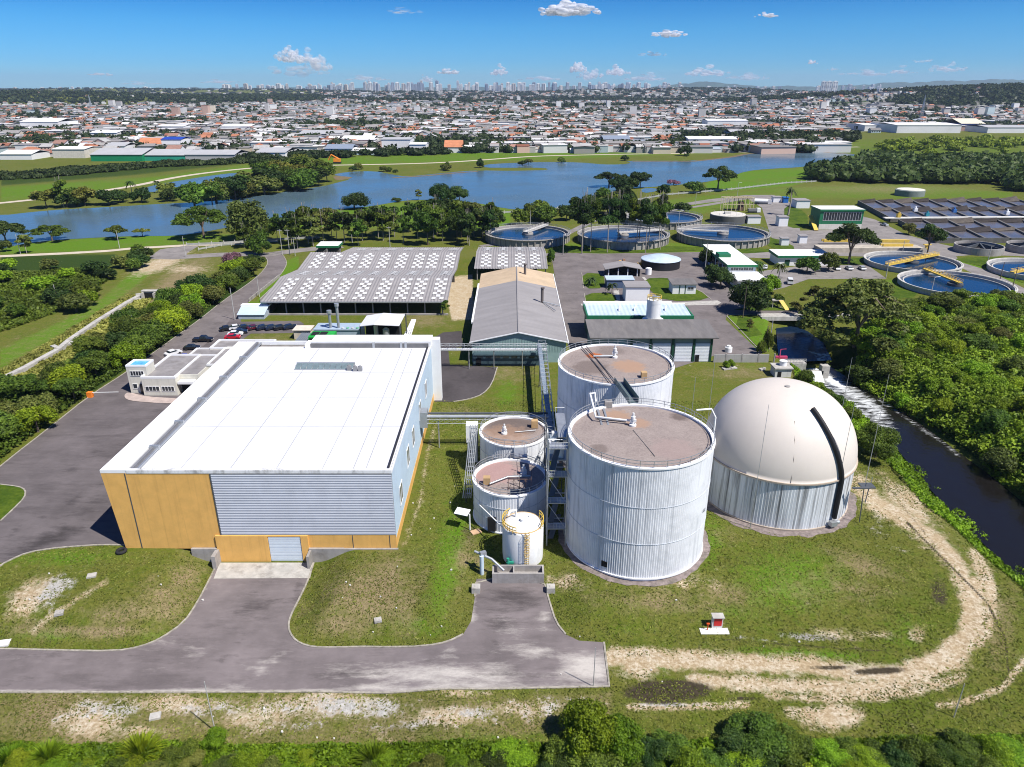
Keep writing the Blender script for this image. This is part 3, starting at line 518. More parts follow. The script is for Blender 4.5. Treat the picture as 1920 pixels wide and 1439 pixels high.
# ================================================================== BUILDINGS AND PLANT
ORANGE = mat('ochre_render', (.72,.41,.115), .85, .10, .5, streak=.30, streakcol=(.30,.16,.05)); WHITE = mat('white_paint', (.80,.80,.79), .6, .04, .4, dirt=.12, dirtcol=(.5,.5,.5))
ROOFW = mat('white_roof', (.68,.68,.69), .5, .05, .15, dirt=.5, dirtcol=(.55,.57,.58), dscale=.07, stretch=(1,.35,1)); CREAM = mat('cream_render', (.62,.60,.52), .85, .07, .7, streak=.2)
STEELB = mat('blue_white_cladding', (.52,.62,.70), .4, .06, .4, metal=.0, spec=.5, streak=.15, streakcol=(.3,.35,.4)); LOUV = mat('louver_metal', (.50,.52,.56), .45, .12, .3, spec=.5, dirt=.4, dirtcol=(.34,.35,.38), dscale=.15)
GLASS = mat('window_glass', (.02,.028,.035), .12, .1, 1, spec=.7); DARK = mat('dark_void', (.012,.012,.013), .9); BLACKR = mat('black_rubber', (.02,.02,.02), .8)
GREYC = mat('grey_concrete', (.33,.31,.29), .9, .2, .6, dirt=.6, streak=.3); GREYR = mat('grey_fibre_roof', (.27,.255,.25), .9, .14, .25, dirt=.5, dirtcol=(.17,.16,.15), dscale=.5, stretch=(.5,1.6,1))
GALV = mat('galvanised_steel', (.45,.47,.48), .45, .12, 1, metal=.6); DSTEEL = mat('dark_steel', (.10,.11,.12), .6, .15, 1, metal=.3); GREEN = mat('green_paint', (.02,.16,.07), .5, .1, .5, streak=.15)
DGREEN = mat('dark_green_paint', (.012,.06,.032), .6, .1, .5); YEL = mat('yellow_paint', (.66,.46,.08), .5, .12, 1, dirt=.3, dirtcol=(.4,.28,.1)); TANKP = mat('tank_cladding', (.74,.75,.765), .5, .07, .3, spec=.4, streak=.65, streakcol=(.24,.255,.28), dirt=.5, dirtcol=(.40,.42,.44), dscale=.25)
TANKP2 = mat('gas_tank_cladding', (.66,.68,.69), .55, .05, .3, spec=.3, streak=.95, streakcol=(.10,.10,.10), slo=.47); TANKW2 = mat('small_tank_paint', (.76,.76,.74), .6, .05, .5, dirt=.2, streak=.35, streakcol=(.45,.45,.43))
TOP = mat('tank_roof_slab', (.30,.215,.195), .95, .22, .25, dirt=.75, dirtcol=(.15,.105,.085), dscale=.22, bump=.3); DOME = mat('dome_membrane', (.62,.56,.49), .55, .03, .15, dirt=.16, dirtcol=(.5,.44,.37), streak=.12, streakcol=(.5,.45,.4))
RUST = mat('rust', (.36,.13,.05), .9, .35, .8); TANR = mat('tan_dusty_roof', (.50,.38,.25), .95, .15, .2, dirt=.3, dirtcol=(.36,.30,.24)); BLUER = mat('blue_metal_roof', (.50,.60,.68), .4, .12, .3, spec=.5)
REDP = mat('red_paint', (.50,.02,.02), .5); GRAVEL = mat('gravel_ring', (.22,.18,.165), .95, .4, 1.5, dirt=.7, dirtcol=(.06,.07,.03)); TEALP = mat('teal_cladding', (.25,.36,.35), .6, .1, .4, streak=.2); SKYL = mat('skylight_glass', (.16,.21,.22), .25, .2, 1, spec=.6)
WOODP = mat('pole_concrete', (.42,.41,.38), .85, .15, 2); WPOLE = mat('dark_wood_pole', (.13,.10,.08), .9)
def part(mb, name, m, p, lab=None):
    o = mb.build(name, m, p)
    if lab: o['label'] = lab
    return o
def window(p, side, a0, a1, z0, z1, pl, panes=3, fr=WHITE):
    """a framed window standing 3 cm proud of the wall plane pl; side: which way it looks (-y, +x, -x)"""
    f, gl = MB(), MB(); t = .08; w = (a1 - a0) / panes
    def bx(mb, u0, u1, w0, w1, d0, d1):
        if side == '-y': mb.box(u0, u1, pl - d1, pl - d0, w0, w1)
        elif side == '+x': mb.box(pl + d0, pl + d1, u0, u1, w0, w1)
        else: mb.box(pl - d1, pl - d0, u0, u1, w0, w1)
    bx(f, a0-t, a1+t, z0-t, z0, .0, .10); bx(f, a0-t, a1+t, z1, z1+t, .0, .10)
    for i in range(panes + 1): bx(f, a0+i*w-t/2, a0+i*w+t/2, z0, z1, .0, .10)
    bx(gl, a0, a1, z0, z1, .0, .05); o = part(f, 'window', fr, p); part(gl, 'pane', GLASS, o); return o
# ---- main processing hall
X0, X1, Y0, Y1, ZT = -60.9, -17.9, 92.0, 149.5, 13.8
hall = thing('processing_hall', 'huge white-roofed hall with orange front wall and grey louvred panel', 'building', (-39, 92, 0))
w = MB()
w.add([(-59.7,Y0,-2.6),(-57.4,Y0,-2.6),(-57.4,Y0,13.3),(X0,Y0,13.3),(-59.7,Y1,-.1),(X0,Y1,13.3)], [(0,1,2,3),(4,0,3,5)])
w.box(-57.3, -44.75, Y0-.04, Y0+.6, -.05, 13.3).box(-44.75, X1, Y0+.05, Y0+.6, -.05, 13.2)
w.box(-45.6, -37.6, Y0-.35, Y0+.3, -2.6, 2.45).box(-32.5, -31.4, Y0-.35, Y0+.3, -2.6, 2.45).box(-31.4, X1, Y0-.06, Y0+.04, -.05, 2.45).box(-37.6, -32.5, Y0-.3, Y0+.3, 2.3, 2.46)
w.box(X1-.3, X1+.06, Y0, Y1-1, -.1, 1.7)
part(w, 'wall', ORANGE, hall)
for b_ in ((-57.4,-57.25,Y0-.06,Y0+.02,-.02,13.28),(-24.6,-24.5,Y0-.10,Y0-.055,0,2.4),(-18.9,-18.8,Y0-.10,Y0-.055,0,2.4),(-44.8,-44.6,Y0-.13,Y0+.1,2.4,13.2)): part(MB().box(*b_), 'expansion_joint', DSTEEL, hall)
w = MB().box(X0+1.4, X1-.3, Y0+.7, Y1, -2.6, 13.0)
part(w, 'core_wall', GREYC, hall)
w = MB(); w.box(X1-.25, X1, Y0, Y1-1, 1.7, 13.3)
n_ = 95
for i in range(n_):
    yy = Y0 + .3 + i * (Y1 - Y0 - 1.6) / n_; w.box(X1, X1+.05, yy, yy+.12, 1.75, 13.2)
part(w, 'side_cladding', STEELB, hall, 'pale blue white metal side wall')
w = MB(); ns = 36
for i in range(ns):
    z = 2.62 + i * (13.15 - 2.62) / ns; w.add([(-44.6,Y0-.03,z),(-17.85,Y0-.03,z),(-17.85,Y0-.14,z-.0),(-44.6,Y0-.14,z-.0),(-44.6,Y0-.07,z+.22),(-17.85,Y0-.07,z+.22)], [(0,3,2,1),(3,4,5,2),(0,1,5,4),(0,4,3),(1,2,5)])
part(w, 'louvre', LOUV, hall, 'grey horizontal louvred panel')
part(MB().box(-44.6, -17.9, Y0-.05, Y0+.04, 2.5, 13.2), 'louvre_backing', mat('louver_back', (.16,.17,.18), .6), hall)
w = MB().box(-37.55, -32.55, Y0-.2, Y0, -2.3, 2.3)
for i in range(9): w.box(-37.5, -32.6, Y0-.24, Y0-.2, -2.2+i*.5, -1.8+i*.5)
part(w, 'door', mat('pale_blue_door', (.60,.66,.70), .5, .05), hall, 'pale sliding dock door')
w = MB().box(-57, X1+.02, Y0+.4, Y1-2.2, 13.05, 13.35)
part(w, 'roof', ROOFW, hall)
w = MB().add([(X0,Y0-.02,13.82),(-57.0,Y0-.02,13.82),(-57.0,Y1,13.82),(X0,Y1,13.82),(X0,Y0-.02,13.3),(-57.0,Y0-.02,13.3),(-57.0,Y1,13.3),(X0,Y1,13.3)], [(0,1,2,3),(4,5,1,0),(5,6,2,1),(7,4,0,3),(6,7,3,2)])
w.box(-44, X1+.1, Y1-2.4, Y1+2, 13.2, 14.7).box(-57, -44, Y1-.4, Y1, 13.2, 14.0).box(X1-.1, X1+.12, Y0, Y1-2, 13.25, 13.6)
w.box(X1-.2, X1+1.9, Y1-1.2, Y1+.6, -.1, 14.72).box(-45.2, -44.1, Y1-3.2, Y1-.2, 13.2, 14.2)
part(w, 'parapet', WHITE, hall)
part(MB().box(-57, X1+.1, Y0-.12, Y0+.45, 13.3, 13.84), 'fascia', mat('mouldy_fascia', (.74,.74,.73), .7, .05, .5, dirt=.9, dirtcol=(.10,.10,.09), dscale=.45, stretch=(1,1,.4)), hall)
part(MB().box(-56.6, -56.2, Y0+.5, Y1-.5, 13.4, 13.95), 'gutter', mat('gutter_grey', (.20,.20,.21), .6), hall); part(MB().box(X1-.75, X1-.45, Y0+.8, Y1-3, 13.36, 13.62), 'gutter', mat('black_gutter', (.03,.03,.035), .6), hall, 'black gutter along the right roof edge')
w = MB().box(-55.75, -55.45, Y0+.5, Y1-.5, 13.55, 13.8)
for yy in (99, 108, 117.5, 128, 139): w.box(-56.9, -55.4, yy, yy+.5, 13.3, 14.15)
w.box(-30.5,-30,Y1-3,Y1-2.3,13.3,14.5).box(-24.5,-24,Y1-3,Y1-2.3,13.3,14.5).box(-23.5,-23,Y1-3,Y1-2.3,13.3,14.5)
part(w, 'cable_tray_bracket', GALV, hall)
part(MB().box(-44, X1-.4, Y1-2.9, Y1-2.42, 13.36, 14.3), 'shade_strip', mat('shadow_grey', (.16,.16,.16), .8), hall)  # dark strip at the back parapet foot, shade put into its grey colour
w = MB()
for xx, wd in ((-49.6,.1),(-42.2,.14),(-35.3,.12),(-28.4,.1),(-23.8,.12),(-21.9,.12)): w.box(xx, xx+wd, Y0+1, Y1-3, 13.34, 13.37)
for yy in (107.5, 119.5, 132): w.box(-55.6, X1-.5, yy, yy+.09, 13.34, 13.366)
part(w, 'roof_seam', mat('seam', (.36,.37,.39), .7), hall)
w = MB().box(-44.5,-43.3,97,97,13,13)
gl = MB(); fr = MB()
for i in range(10):
    a = -43.9 + i*1.17; gl.add([(a,133.6,13.5),(a+1.1,133.6,13.5),(a+1.1,135.6,14.0),(a,135.6,14.0)], [(0,1,2,3)])
    fr.add([(a-.05,133.55,13.36),(a+.02,133.55,13.36),(a+.02,135.7,14.05),(a-.05,135.7,14.05),(a-.05,133.55,13.6),(a+.02,133.55,13.6)],[(0,1,2,3),(0,1,5,4)])
fr.box(-44.0,-32.1,135.6,135.9,13.3,14.1).box(-44.0,-32.1,133.4,133.6,13.3,13.5)
s_ = part(fr, 'skylight', GALV, hall); part(gl, 'pane', SKYL, s_)
for k, (xx, yy) in enumerate(((-33.2,133.0),(-31.9,132.6),(-30.9,132.6))):
    m_ = MB().box(xx, xx+.8, yy, yy+.7, 13.36, 14.3).cyl(xx+.4, yy+.35, 14.3, 14.45, .28, 10); part(m_, 'roof_fan', mat('fan_grey', (.25,.25,.25), .6), hall)
for y_, z_ in ((97.5,4.8),(106.5,6.6),(113.5,6.8),(124,7.2),(134,7.4)):
    window(hall, '+x', y_, y_+2.6, z_-.6, z_+2.6, X1+.05, 2)
mb = MB().box(-49.6, -45.62, Y0-.5, Y0-.1, -2.6, .18).box(-45.9,-45.3,Y0-2.2,Y0-.36,-2.6,.0).box(-31.38,-31.0,Y0-2.2,Y0-.36,-2.6,.0).box(-31.4, -26.0, Y0-.5, Y0-.1, -2.6, .18).box(-26,-17.6,Y0-.45,Y0-.1,-.5,.12)
tag(mb.build('retaining_wall', GREYC), 'stained concrete retaining walls either side of the dock door under the hall', 'wall')
mb = MB(); mb.lathe(-60.0, 90.9, [(.45,.05),(.75,.05),(.85,.25),(.75,.5),(.45,.5),(.4,.28),(.45,.05)], 20); tag(mb.build('old_tyre', BLACKR), 'black scrap tyre lying at the front left corner of the orange hall', 'tyre')
# ---- office
of = thing('office_building', 'cream two-storey office with flat grey roofs beside the hall', 'building', (-80, 151, 0))
w = MB().box(-89.0, -84.4, 152.6, 156.6, -.1, 6.6).box(-85.2, -77.4, 151.1, 166, -.1, 4.35).box(-77.4, -73.0, 153.4, 166, -.1, 4.35).box(-73.0, -61.6, 158.5, 172, -.1, 4.6).box(-80.5, -73.0, 165.8, 171, -.1, 4.3).box(-77,-62,170.5,177,-.1,4.4)
part(w, 'wall', CREAM, of)
w = MB()
for a in ((-85.0,-77.6,151.3,165.9,4.36),(-77.6,-73.2,153.6,165.9,4.362),(-72.8,-61.8,158.7,170.4,4.61),(-80.3,-73.0,165.9,170.8,4.31),(-76.8,-62.2,170.8,176.8,4.41)): w.box(a[0],a[1],a[2],a[3],a[4]-.05,a[4]+.01)
part(w, 'roof', mat('flat_roof_grey', (.24,.225,.22), .95, .25, .3, dirt=.5), of)
w = MB()
def pframe(mb, x0, x1, y0, y1, z, t=.25, h=.45):
    mb.box(x0-.03, x1+.03, y0-.03, y0+t, z-.1, z+h).box(x0-.03, x1+.03, y1-t, y1+.03, z-.1, z+h).box(x0-.03, x0+t, y0+t, y1-t, z-.1, z+h).box(x1-t, x1+.03, y0+t, y1-t, z-.1, z+h)
pframe(w, -89.0,-84.4,152.6,156.6,6.6,.3,.35); pframe(w,-85.2,-77.4,151.1,166,4.35); pframe(w,-77,-62,170.6,177,4.43); pframe(w,-80.5,-73,165.8,171,4.33,.25,.3)
w.box(-73.0,-72.75,158.5,170.6,4.6,5.0).box(-73,-61.6,158.4,158.65,4.6,5.0)
part(w, 'parapet', WHITE, of)
part(MB().box(-88.6,-84.8,153.0,156.2,6.5,6.62), 'water_tank_cover', mat('blue_sheet', (.10,.38,.62), .5, .3, 1.2), of, 'blue sheeted tower roof')
window(of, '-y', -88.2, -85.1, 4.4, 5.5, 152.6, 5); window(of, '-y', -88.2, -87.2, 1.2, 2.3, 152.6, 1)
window(of, '-y', -84.6, -81.4, 1.2, 2.3, 151.1, 4); window(of, '-y', -80.8, -78.0, 1.2, 2.3, 151.1, 4); window(of, '+x', 159.6, 162.6, 1.3, 2.9, -73.0, 3)
part(MB().box(-86.6,-85.7,152.45,152.62,.05,2.3), 'door', GLASS, of)
cn = MB().box(-77.2,-73.6,151.4,153.3,2.7,3.25); part(cn, 'canopy', WHITE, of); part(MB().box(-76.9,-74.0,152.6,153.38,.0,2.7), 'entrance', DARK, of)
struct(sheet('pavement', smooth_pts(pw([(232,742),(240,736),(275,745),(330,748),(350,750),(345,758),(300,757),(255,754),(236,750)]), 1, True), mat('pink_paving', (.42,.34,.30), .9, .2, .6), .12, 3))
bt = thing('barrier_gate', 'orange boom barrier with white arm across the yard lane', 'barrier', tuple(gp(170, 745)))
p = gp(170, 745); part(MB().box(p.x-.6,p.x+.5,p.y-.5,p.y+.5,p.z,p.z+1.3), 'cabinet', mat('orange_paint', (.80,.22,.03), .5), bt); part(MB().tube([(p.x,p.y,1.15),(p.x+6.5,p.y+.2,1.2)], .07), 'arm', WHITE, bt)
# ---- corrugated fibre-cement roofed sheds
def corr_roof(mb, x0, x1, ya, za, yb, zb, pitch=1.0, amp=.09, xa0=None, xa1=None):
    n = int((x1-x0)/pitch*4); vs = []
    for k in range(n+1):
        f = k/n; x = x0+(x1-x0)*f; d = amp*math.cos(x*2*PI/pitch); vs += [(x, ya, za+d), (x, yb, zb+d)]
    mb.add(vs, [(2*k, 2*k+2, 2*k+3, 2*k+1) for k in range(n)], False)
def checker(mb, xc, ya, za, yb, zb, rows, wcol=1.55, ncol=3, inset=.1, off=.14):
    L_ = yb-ya
    for r in range(rows):
        for c in range(ncol):
            if (r + c) % 2: continue
            f0 = inset + (1-2*inset)*r/rows; f1 = inset + (1-2*inset)*(r+.92)/rows; x0 = xc + (c-ncol/2)*wcol
            mb.add([(x0,ya+L_*f0,za+(zb-za)*f0+off),(x0+wcol,ya+L_*f0,za+(zb-za)*f0+off),(x0+wcol,ya+L_*f1,za+(zb-za)*f1+off),(x0,ya+L_*f1,za+(zb-za)*f1+off)], [(0,1,2,3)])
SKP = mat('white_roof_panel', (.66,.66,.645), .6, .12, .4, dirt=.5, dirtcol=(.42,.42,.41), dscale=.8)
wh = thing('composting_shed', 'wide open-sided shed with double gable roof of white checker panels', 'shed', (-48, 214, 0))
rr = MB(); EV, RG = 4.5, 6.9; XL, XR = -78.2, -20.0
for ya, za, yb, zb, xl in ((213.7,EV,235.5,RG,XL),(235.5,RG,255.5,EV+.1,XL),(255.5,EV+.1,274.5,RG,XL),(274.5,RG,295,EV,-66)): corr_roof(rr, xl, XR, ya, za, yb, zb)
part(rr, 'roof', GREYR, wh)
cp = MB()
for xc in (-73.1,-66.7,-60.4,-54.6,-48.2,-41.5,-35.1,-29.9,-23.4):
    checker(cp, xc, 213.7, EV, 235.5, RG, 9, 1.25, 3, .08); checker(cp, xc+.2, 235.5, RG, 255.5, EV+.1, 7, 1.25, 3, .25); checker(cp, xc, 255.5, EV+.1, 274.5, RG, 8, 1.25, 3, .08)
    if xc > -64: checker(cp, xc, 274.5, RG, 295, EV, 6, 1.25, 3, .3)
part(cp, 'roof_lights', SKP, wh)
w = MB()
for i in range(11):
    x = -76.6 + i*5.45
    for yy in (215.2, 255.5, 292): part(MB().box(x, x+.35, yy, yy+.4, 0, EV-.1), 'post', GREYC, wh)
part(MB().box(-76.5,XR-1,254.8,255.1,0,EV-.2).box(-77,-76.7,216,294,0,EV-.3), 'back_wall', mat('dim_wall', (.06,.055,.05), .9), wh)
part(MB().box(-77.5, XR, 214.0, 214.5, -.05, .5), 'kerb_wall', GREYC, wh); part(MB().box(XL,XR,213.5,213.7,EV-.35,EV+.05), 'eave_gutter', GALV, wh)
for i in range(7):
    xx = -70 + i*7; h_ = 1.2 + (i*37 % 10)*.12; m_ = MB(); m_.lathe(xx, 232+(i%3)*4, [(3.4,0),(2.6,h_*.6),(1.2,h_),(0.01,h_+.2)], 14); tag(m_.build('compost_heap', mat('compost', (.05,.035,.025), .95, .3, 1.2)), 'dark compost heap piled on the floor inside the checker-roofed shed', 'heap', 'compost heaps inside the open shed')
w2 = thing('storage_shed', 'smaller grey shed with four columns of white checker roof panels behind the gable factory', 'shed', (0, 257, 0))
rr = MB(); corr_roof(rr, -13.9, 13.2, 257.2, EV, 277, RG-.3); corr_roof(rr, -13.9, 13.2, 277, RG-.3, 296, EV); part(rr, 'roof', GREYR, w2)
cp = MB()
for xc in (-9.8,-3.5,3.0,8.8): checker(cp, xc, 257.2, EV, 277, RG-.3, 8, 1.25, 3, .1); checker(cp, xc, 277, RG-.3, 296, EV, 6, 1.25, 3, .15)
part(cp, 'roof_lights', SKP, w2); w = MB()
for x in (-13,-6.5,0,6.5,12.2): [part(MB().box(x,x+.35,q_,q_+.4,0,EV-.1), 'post', GREYC, w2) for q_ in (258,294)]
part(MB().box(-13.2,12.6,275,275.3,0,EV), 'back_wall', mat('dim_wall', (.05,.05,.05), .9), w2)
# ---- gabled factory
gf = thing('gable_factory', 'long gable-roofed teal factory building with tan dusty far roof end', 'building', (1.5, 172.7, 0))
GX0, GX1, GC, GE, GA = -10.9, 14.4, 1.6, 5.5, 8.1
w = MB(); w.add([(GX0+.6,172.7,-.1),(GX1-.6,172.7,-.1),(GX1-.6,172.7,GE),(GC,172.7,GA-.1),(GX0+.6,172.7,GE)], [(0,1,2,3,4)]); w.add([(GX0+.6,245,-.1),(GX1-.6,245,-.1),(GX1-.6,245,GE),(GC,245,GA-.1),(GX0+.6,245,GE)], [(4,3,2,1,0)])
w.quad((GX0+.6,245,-.1),(GX0+.6,172.7,-.1),(GX0+.6,172.7,GE),(GX0+.6,245,GE)); w.quad((GX1-.6,172.7,-.1),(GX1-.6,245,-.1),(GX1-.6,245,GE),(GX1-.6,172.7,GE))
for i in range(60): xx = GX0+.8+i*.405; zz = GE + (GA-GE-.15)*(1-abs(xx-GC)/12.6); w.box(xx, xx+.12, 172.64, 172.7, 2.9, zz)
part(w, 'wall', TEALP, gf)
rr = MB()
def gcorr(mb, ya, yb, m=0):
    n = int((yb-ya)*2)
    for xa, za, xb, zb in ((GX0,GE-.05,GC,GA),(GC,GA,GX1,GE-.05)):
        vs = []
        for k in range(n+1): y_ = ya+(yb-ya)*k/n; d = .05*(k % 2); vs += [(xa,y_,za+d),(xb,y_,zb+d)]
        mb.add(vs, [(2*k,2*k+1,2*k+3,2*k+2) for k in range(n)])
gcorr(rr, 172.3, 226); part(rr, 'roof', GREYR, gf, 'grey corrugated roof'); r2 = MB(); gcorr(r2, 226, 245.5); part(r2, 'roof', TANR, gf, 'tan dust-covered roof end')
part(MB().slab((GX0,172.25,GE+.02),(GC,172.25,GA+.12),(GC,172.05,GA+.12),(GX0,172.05,GE+.02),.25).slab((GC,172.25,GA+.12),(GX1,172.25,GE+.02),(GX1,172.05,GE+.02),(GC,172.05,GA+.12),.25).box(GX1-.02,GX1+.2,172.3,245,GE-.2,GE+.1).box(GX0-.5,GX0+.02,190,232,GE-.5,GE+.05), 'fascia', WHITE, gf)
part(MB().tube([(GC,172.3,GA+.05),(GC,245.4,GA+.05)], .22, 6), 'ridge_cap', GREYR, gf)
lw = MB().box(GX0+1,8.3,170.4,172.6,0,2.9); part(lw, 'wall', mat('slate_blue_wall', (.05,.085,.10), .6), gf, 'dark blue-green low front bay')
for i in range(8): part(MB().box(GX0+2+i*2.2,GX0+3.5+i*2.2,170.34,170.4,2.1,2.6), 'window', GLASS, gf)
part(MB().box(-9.2,-7.9,170.3,170.4,0,2.0), 'door', DARK, gf)
for x, y_, h in ((4.4,236.5,4.2),(9.0,205.5,4.3)):
    c = MB().cyl(x, y_, 6.3, 6.6+h, .42, 14); f = part(c, 'chimney', mat('sooty_flue', (.13,.11,.10), .7), gf); part(MB().cyl(x+.1, y_, 6.6+h, 6.9+h, .6, 14), 'cap', mat('sooty_flue', (.1,.1,.1), .7), f)
part(MB().tube([(9,205.5,6.9),(12.6,198,6.4)], .12).tube([(9,205.5,7.0),(14.2,204,6.0)], .15), 'pipe', GALV, gf)
# ---- garage block, green block, silo
ga = thing('garage_block', 'long garage with dark grey roof and tall white doors right of the rear tank', 'building', (36, 173, 0))
part(MB().box(20.6,51.8,173.4,184,-.1,6.6), 'wall', mat('garage_wall', (.20,.25,.23), .8, .1, .5, streak=.2), ga)
w = MB(); w.slab((19.9,172.2,6.9),(53.0,172.2,6.9),(53.0,184.8,7.9),(19.9,184.8,7.9), .3); part(w, 'roof', mat('dark_fibre_roof', (.155,.145,.14), .92, .18, .3, dirt=.5, dirtcol=(.24,.22,.2), stretch=(1.6,.4,1)), ga)
for i, (a, b) in enumerate(((31.2,35.4),(36.4,41.0),(42.2,46.6),(47.4,51.2))):
    m_ = MB().box(a,b,173.2,173.36,0,5.0)
    for k in range(12): m_.box(a+.03,b-.03,173.16,173.2,.1+k*.4,.35+k*.4)
    part(m_, 'garage_door', mat('garage_door_white', (.74,.76,.78), .5, .04), ga)
part(MB().box(47.6,48.6,173.05,173.15,0,1.9), 'wicket_door', DARK, ga)
for x in (30.8,35.8,41.6,47.0,51.5): part(MB().box(x-.25,x+.25,173.0,173.4,0,6.5), 'pilaster', DGREEN, ga)
bt_ = MB().cyl(28.3,171.2,0,3.6,1.35,20).cyl(28.3,171.2,3.6,3.75,1.5,20); tag(bt_.build('water_drum', mat('blue_plastic', (.08,.28,.48), .5)), 'blue round water tank by the garage front behind the rear tank rim', 'tank')
gb = thing('green_block', 'flat building with pale blue metal roof and green fascia behind the garage', 'building', (36, 191, 0))
part(MB().box(21.6,50.6,191,203,-.1,6.4), 'wall', mat('dark_teal_wall', (.03,.07,.055), .7, .1), gb)
rr = MB(); corr_roof(rr, 21.4, 50.4, 191.4, 6.7, 201.6, 7.3, 1.2, .05); part(rr, 'roof', BLUER, gb)
part(MB().box(21.2,50.9,190.6,191.3,5.2,7.0).box(20.9,21.3,190.6,203,5.6,7.2).box(50.5,50.9,191.3,200,5.6,7.0), 'fascia', GREEN, gb); part(MB().box(21,47,201.6,203.2,6.6,7.7).box(47,50.8,201.6,202.2,6.6,7.4), 'parapet', WHITE, gb)
for x in (30.6,35,39.6,43.8): part(MB().tube([(x,195.5,7),(x,196,7.7),(x+.6,197.2,7.9)], .22, 8), 'roof_vent', WHITE, gb)
si = thing('silo', 'white round silo with yellow railing standing behind the garage roof', 'silo', (38.9, 188, 0))
part(MB().cyl(38.9,188,0,12.6,1.95,32).cyl(38.9,188,11.6,12.5,2.0,32,caps=(0,0)).cyl(38.9,188,6.95,7.3,2.9,32,2.0), 'shell', TANKW2, si)
def ring(mb, x, y, z, r, t=.035, n=48, a0=0, a1=2*PI): mb.lathe(x, y, [(r-t,z-t),(r+t,z-t),(r+t,z+t),(r-t,z+t),(r-t,z-t)], n, False, a0, a1)
def railing(mb, x, y, z, r, n=24, h=1.05, t=.035, a0=0, a1=2*PI):
    ring(mb, x, y, z+h, r, t, 64, a0, a1); ring(mb, x, y, z+h*.55, r, t*.8, 64, a0, a1)
    for k in range(n+1):
        a = a0+(a1-a0)*k/n; mb.box(x+r*math.cos(a)-t, x+r*math.cos(a)+t, y+r*math.sin(a)-t, y+r*math.sin(a)+t, z, z+h)
m_ = MB(); railing(m_, 38.9,188,12.6,1.9,10,1.0,.06); part(m_, 'railing', YEL, si); part(MB().cyl(38.9,188,12.6,13.5,.7,12).tube([(38.9,188,13.4),(40.4,188.4,13.2),(40.4,188.4,12.6)],.15), 'filter', GALV, si)
# ---- tanks
def topmat(name, stains):
    m, n, b = _nodes(name); L = n.links.new; b.inputs['Roughness'].default_value = .95; b.inputs['Specular IOR Level'].default_value = .1
    tc = N(n, 'ShaderNodeTexCoord')
    def nz(s_, d=8., r=.7): x = N(n, 'ShaderNodeTexNoise', Scale=s_, Detail=d, Roughness=r); L(tc.outputs['Object'], x.inputs['Vector']); return x.outputs['Fac']
    o = ramp_(n, nz(.45), .3, .7, (.215,.175,.160), (.34,.285,.255)); o2 = ramp_(n, nz(3.5), .35, .7, (.17,.135,.12), (.42,.36,.32))
    mx = N(n, 'ShaderNodeMix', data_type='RGBA'); mx.inputs[0].default_value = .4; L(o, mx.inputs[6]); L(o2, mx.inputs[7]); o = mx.outputs[2]
    for (x, y, r, c, k) in stains:
        vm = N(n, 'ShaderNodeVectorMath', operation='DISTANCE'); L(tc.outputs['Object'], vm.inputs[0]); vm.inputs[1].default_value = (x, y, 18.3 if r > 0 else 7.0); r = abs(r)
        mr = N(n, 'ShaderNodeMapRange', interpolation_type='SMOOTHSTEP'); L(vm.outputs['Value'], mr.inputs[0]); mr.inputs['From Min'].default_value = r; mr.inputs['From Max'].default_value = r*.15
        ml = N(n, 'ShaderNodeMath', operation='MULTIPLY_ADD'); L(nz(.9), ml.inputs[0]); ml.inputs[1].default_value = 1.6; ml.inputs[2].default_value = -.8
        ad = N(n, 'ShaderNodeMath', operation='ADD'); L(ml.outputs[0], ad.inputs[0]); L(mr.outputs[0], ad.inputs[1]); m2 = N(n, 'ShaderNodeMapRange'); L(ad.outputs[0], m2.inputs[0]); m2.inputs['From Min'].default_value = .35; m2.inputs['From Max'].default_value = .75; m2.inputs['To Max'].default_value = k
        mx = N(n, 'ShaderNodeMix', data_type='RGBA'); L(m2.outputs[0], mx.inputs[0]); L(o, mx.inputs[6]); mx.inputs[7].default_value = rgb(c); o = mx.outputs[2]
    L(o, b.inputs['Base Color']); return m
def ramp_(n, f, p0, p1, c0, c1):
    r = N(n, 'ShaderNodeValToRGB'); r.color_ramp.elements[0].position = p0; r.color_ramp.elements[1].position = p1; r.color_ramp.elements[0].color = rgb(c0); r.color_ramp.elements[1].color = rgb(c1); n.links.new(f, r.inputs[0]); return r.outputs[0]
ORS, DKS, RSS = (.36,.225,.145), (.10,.075,.065), (.40,.12,.04)
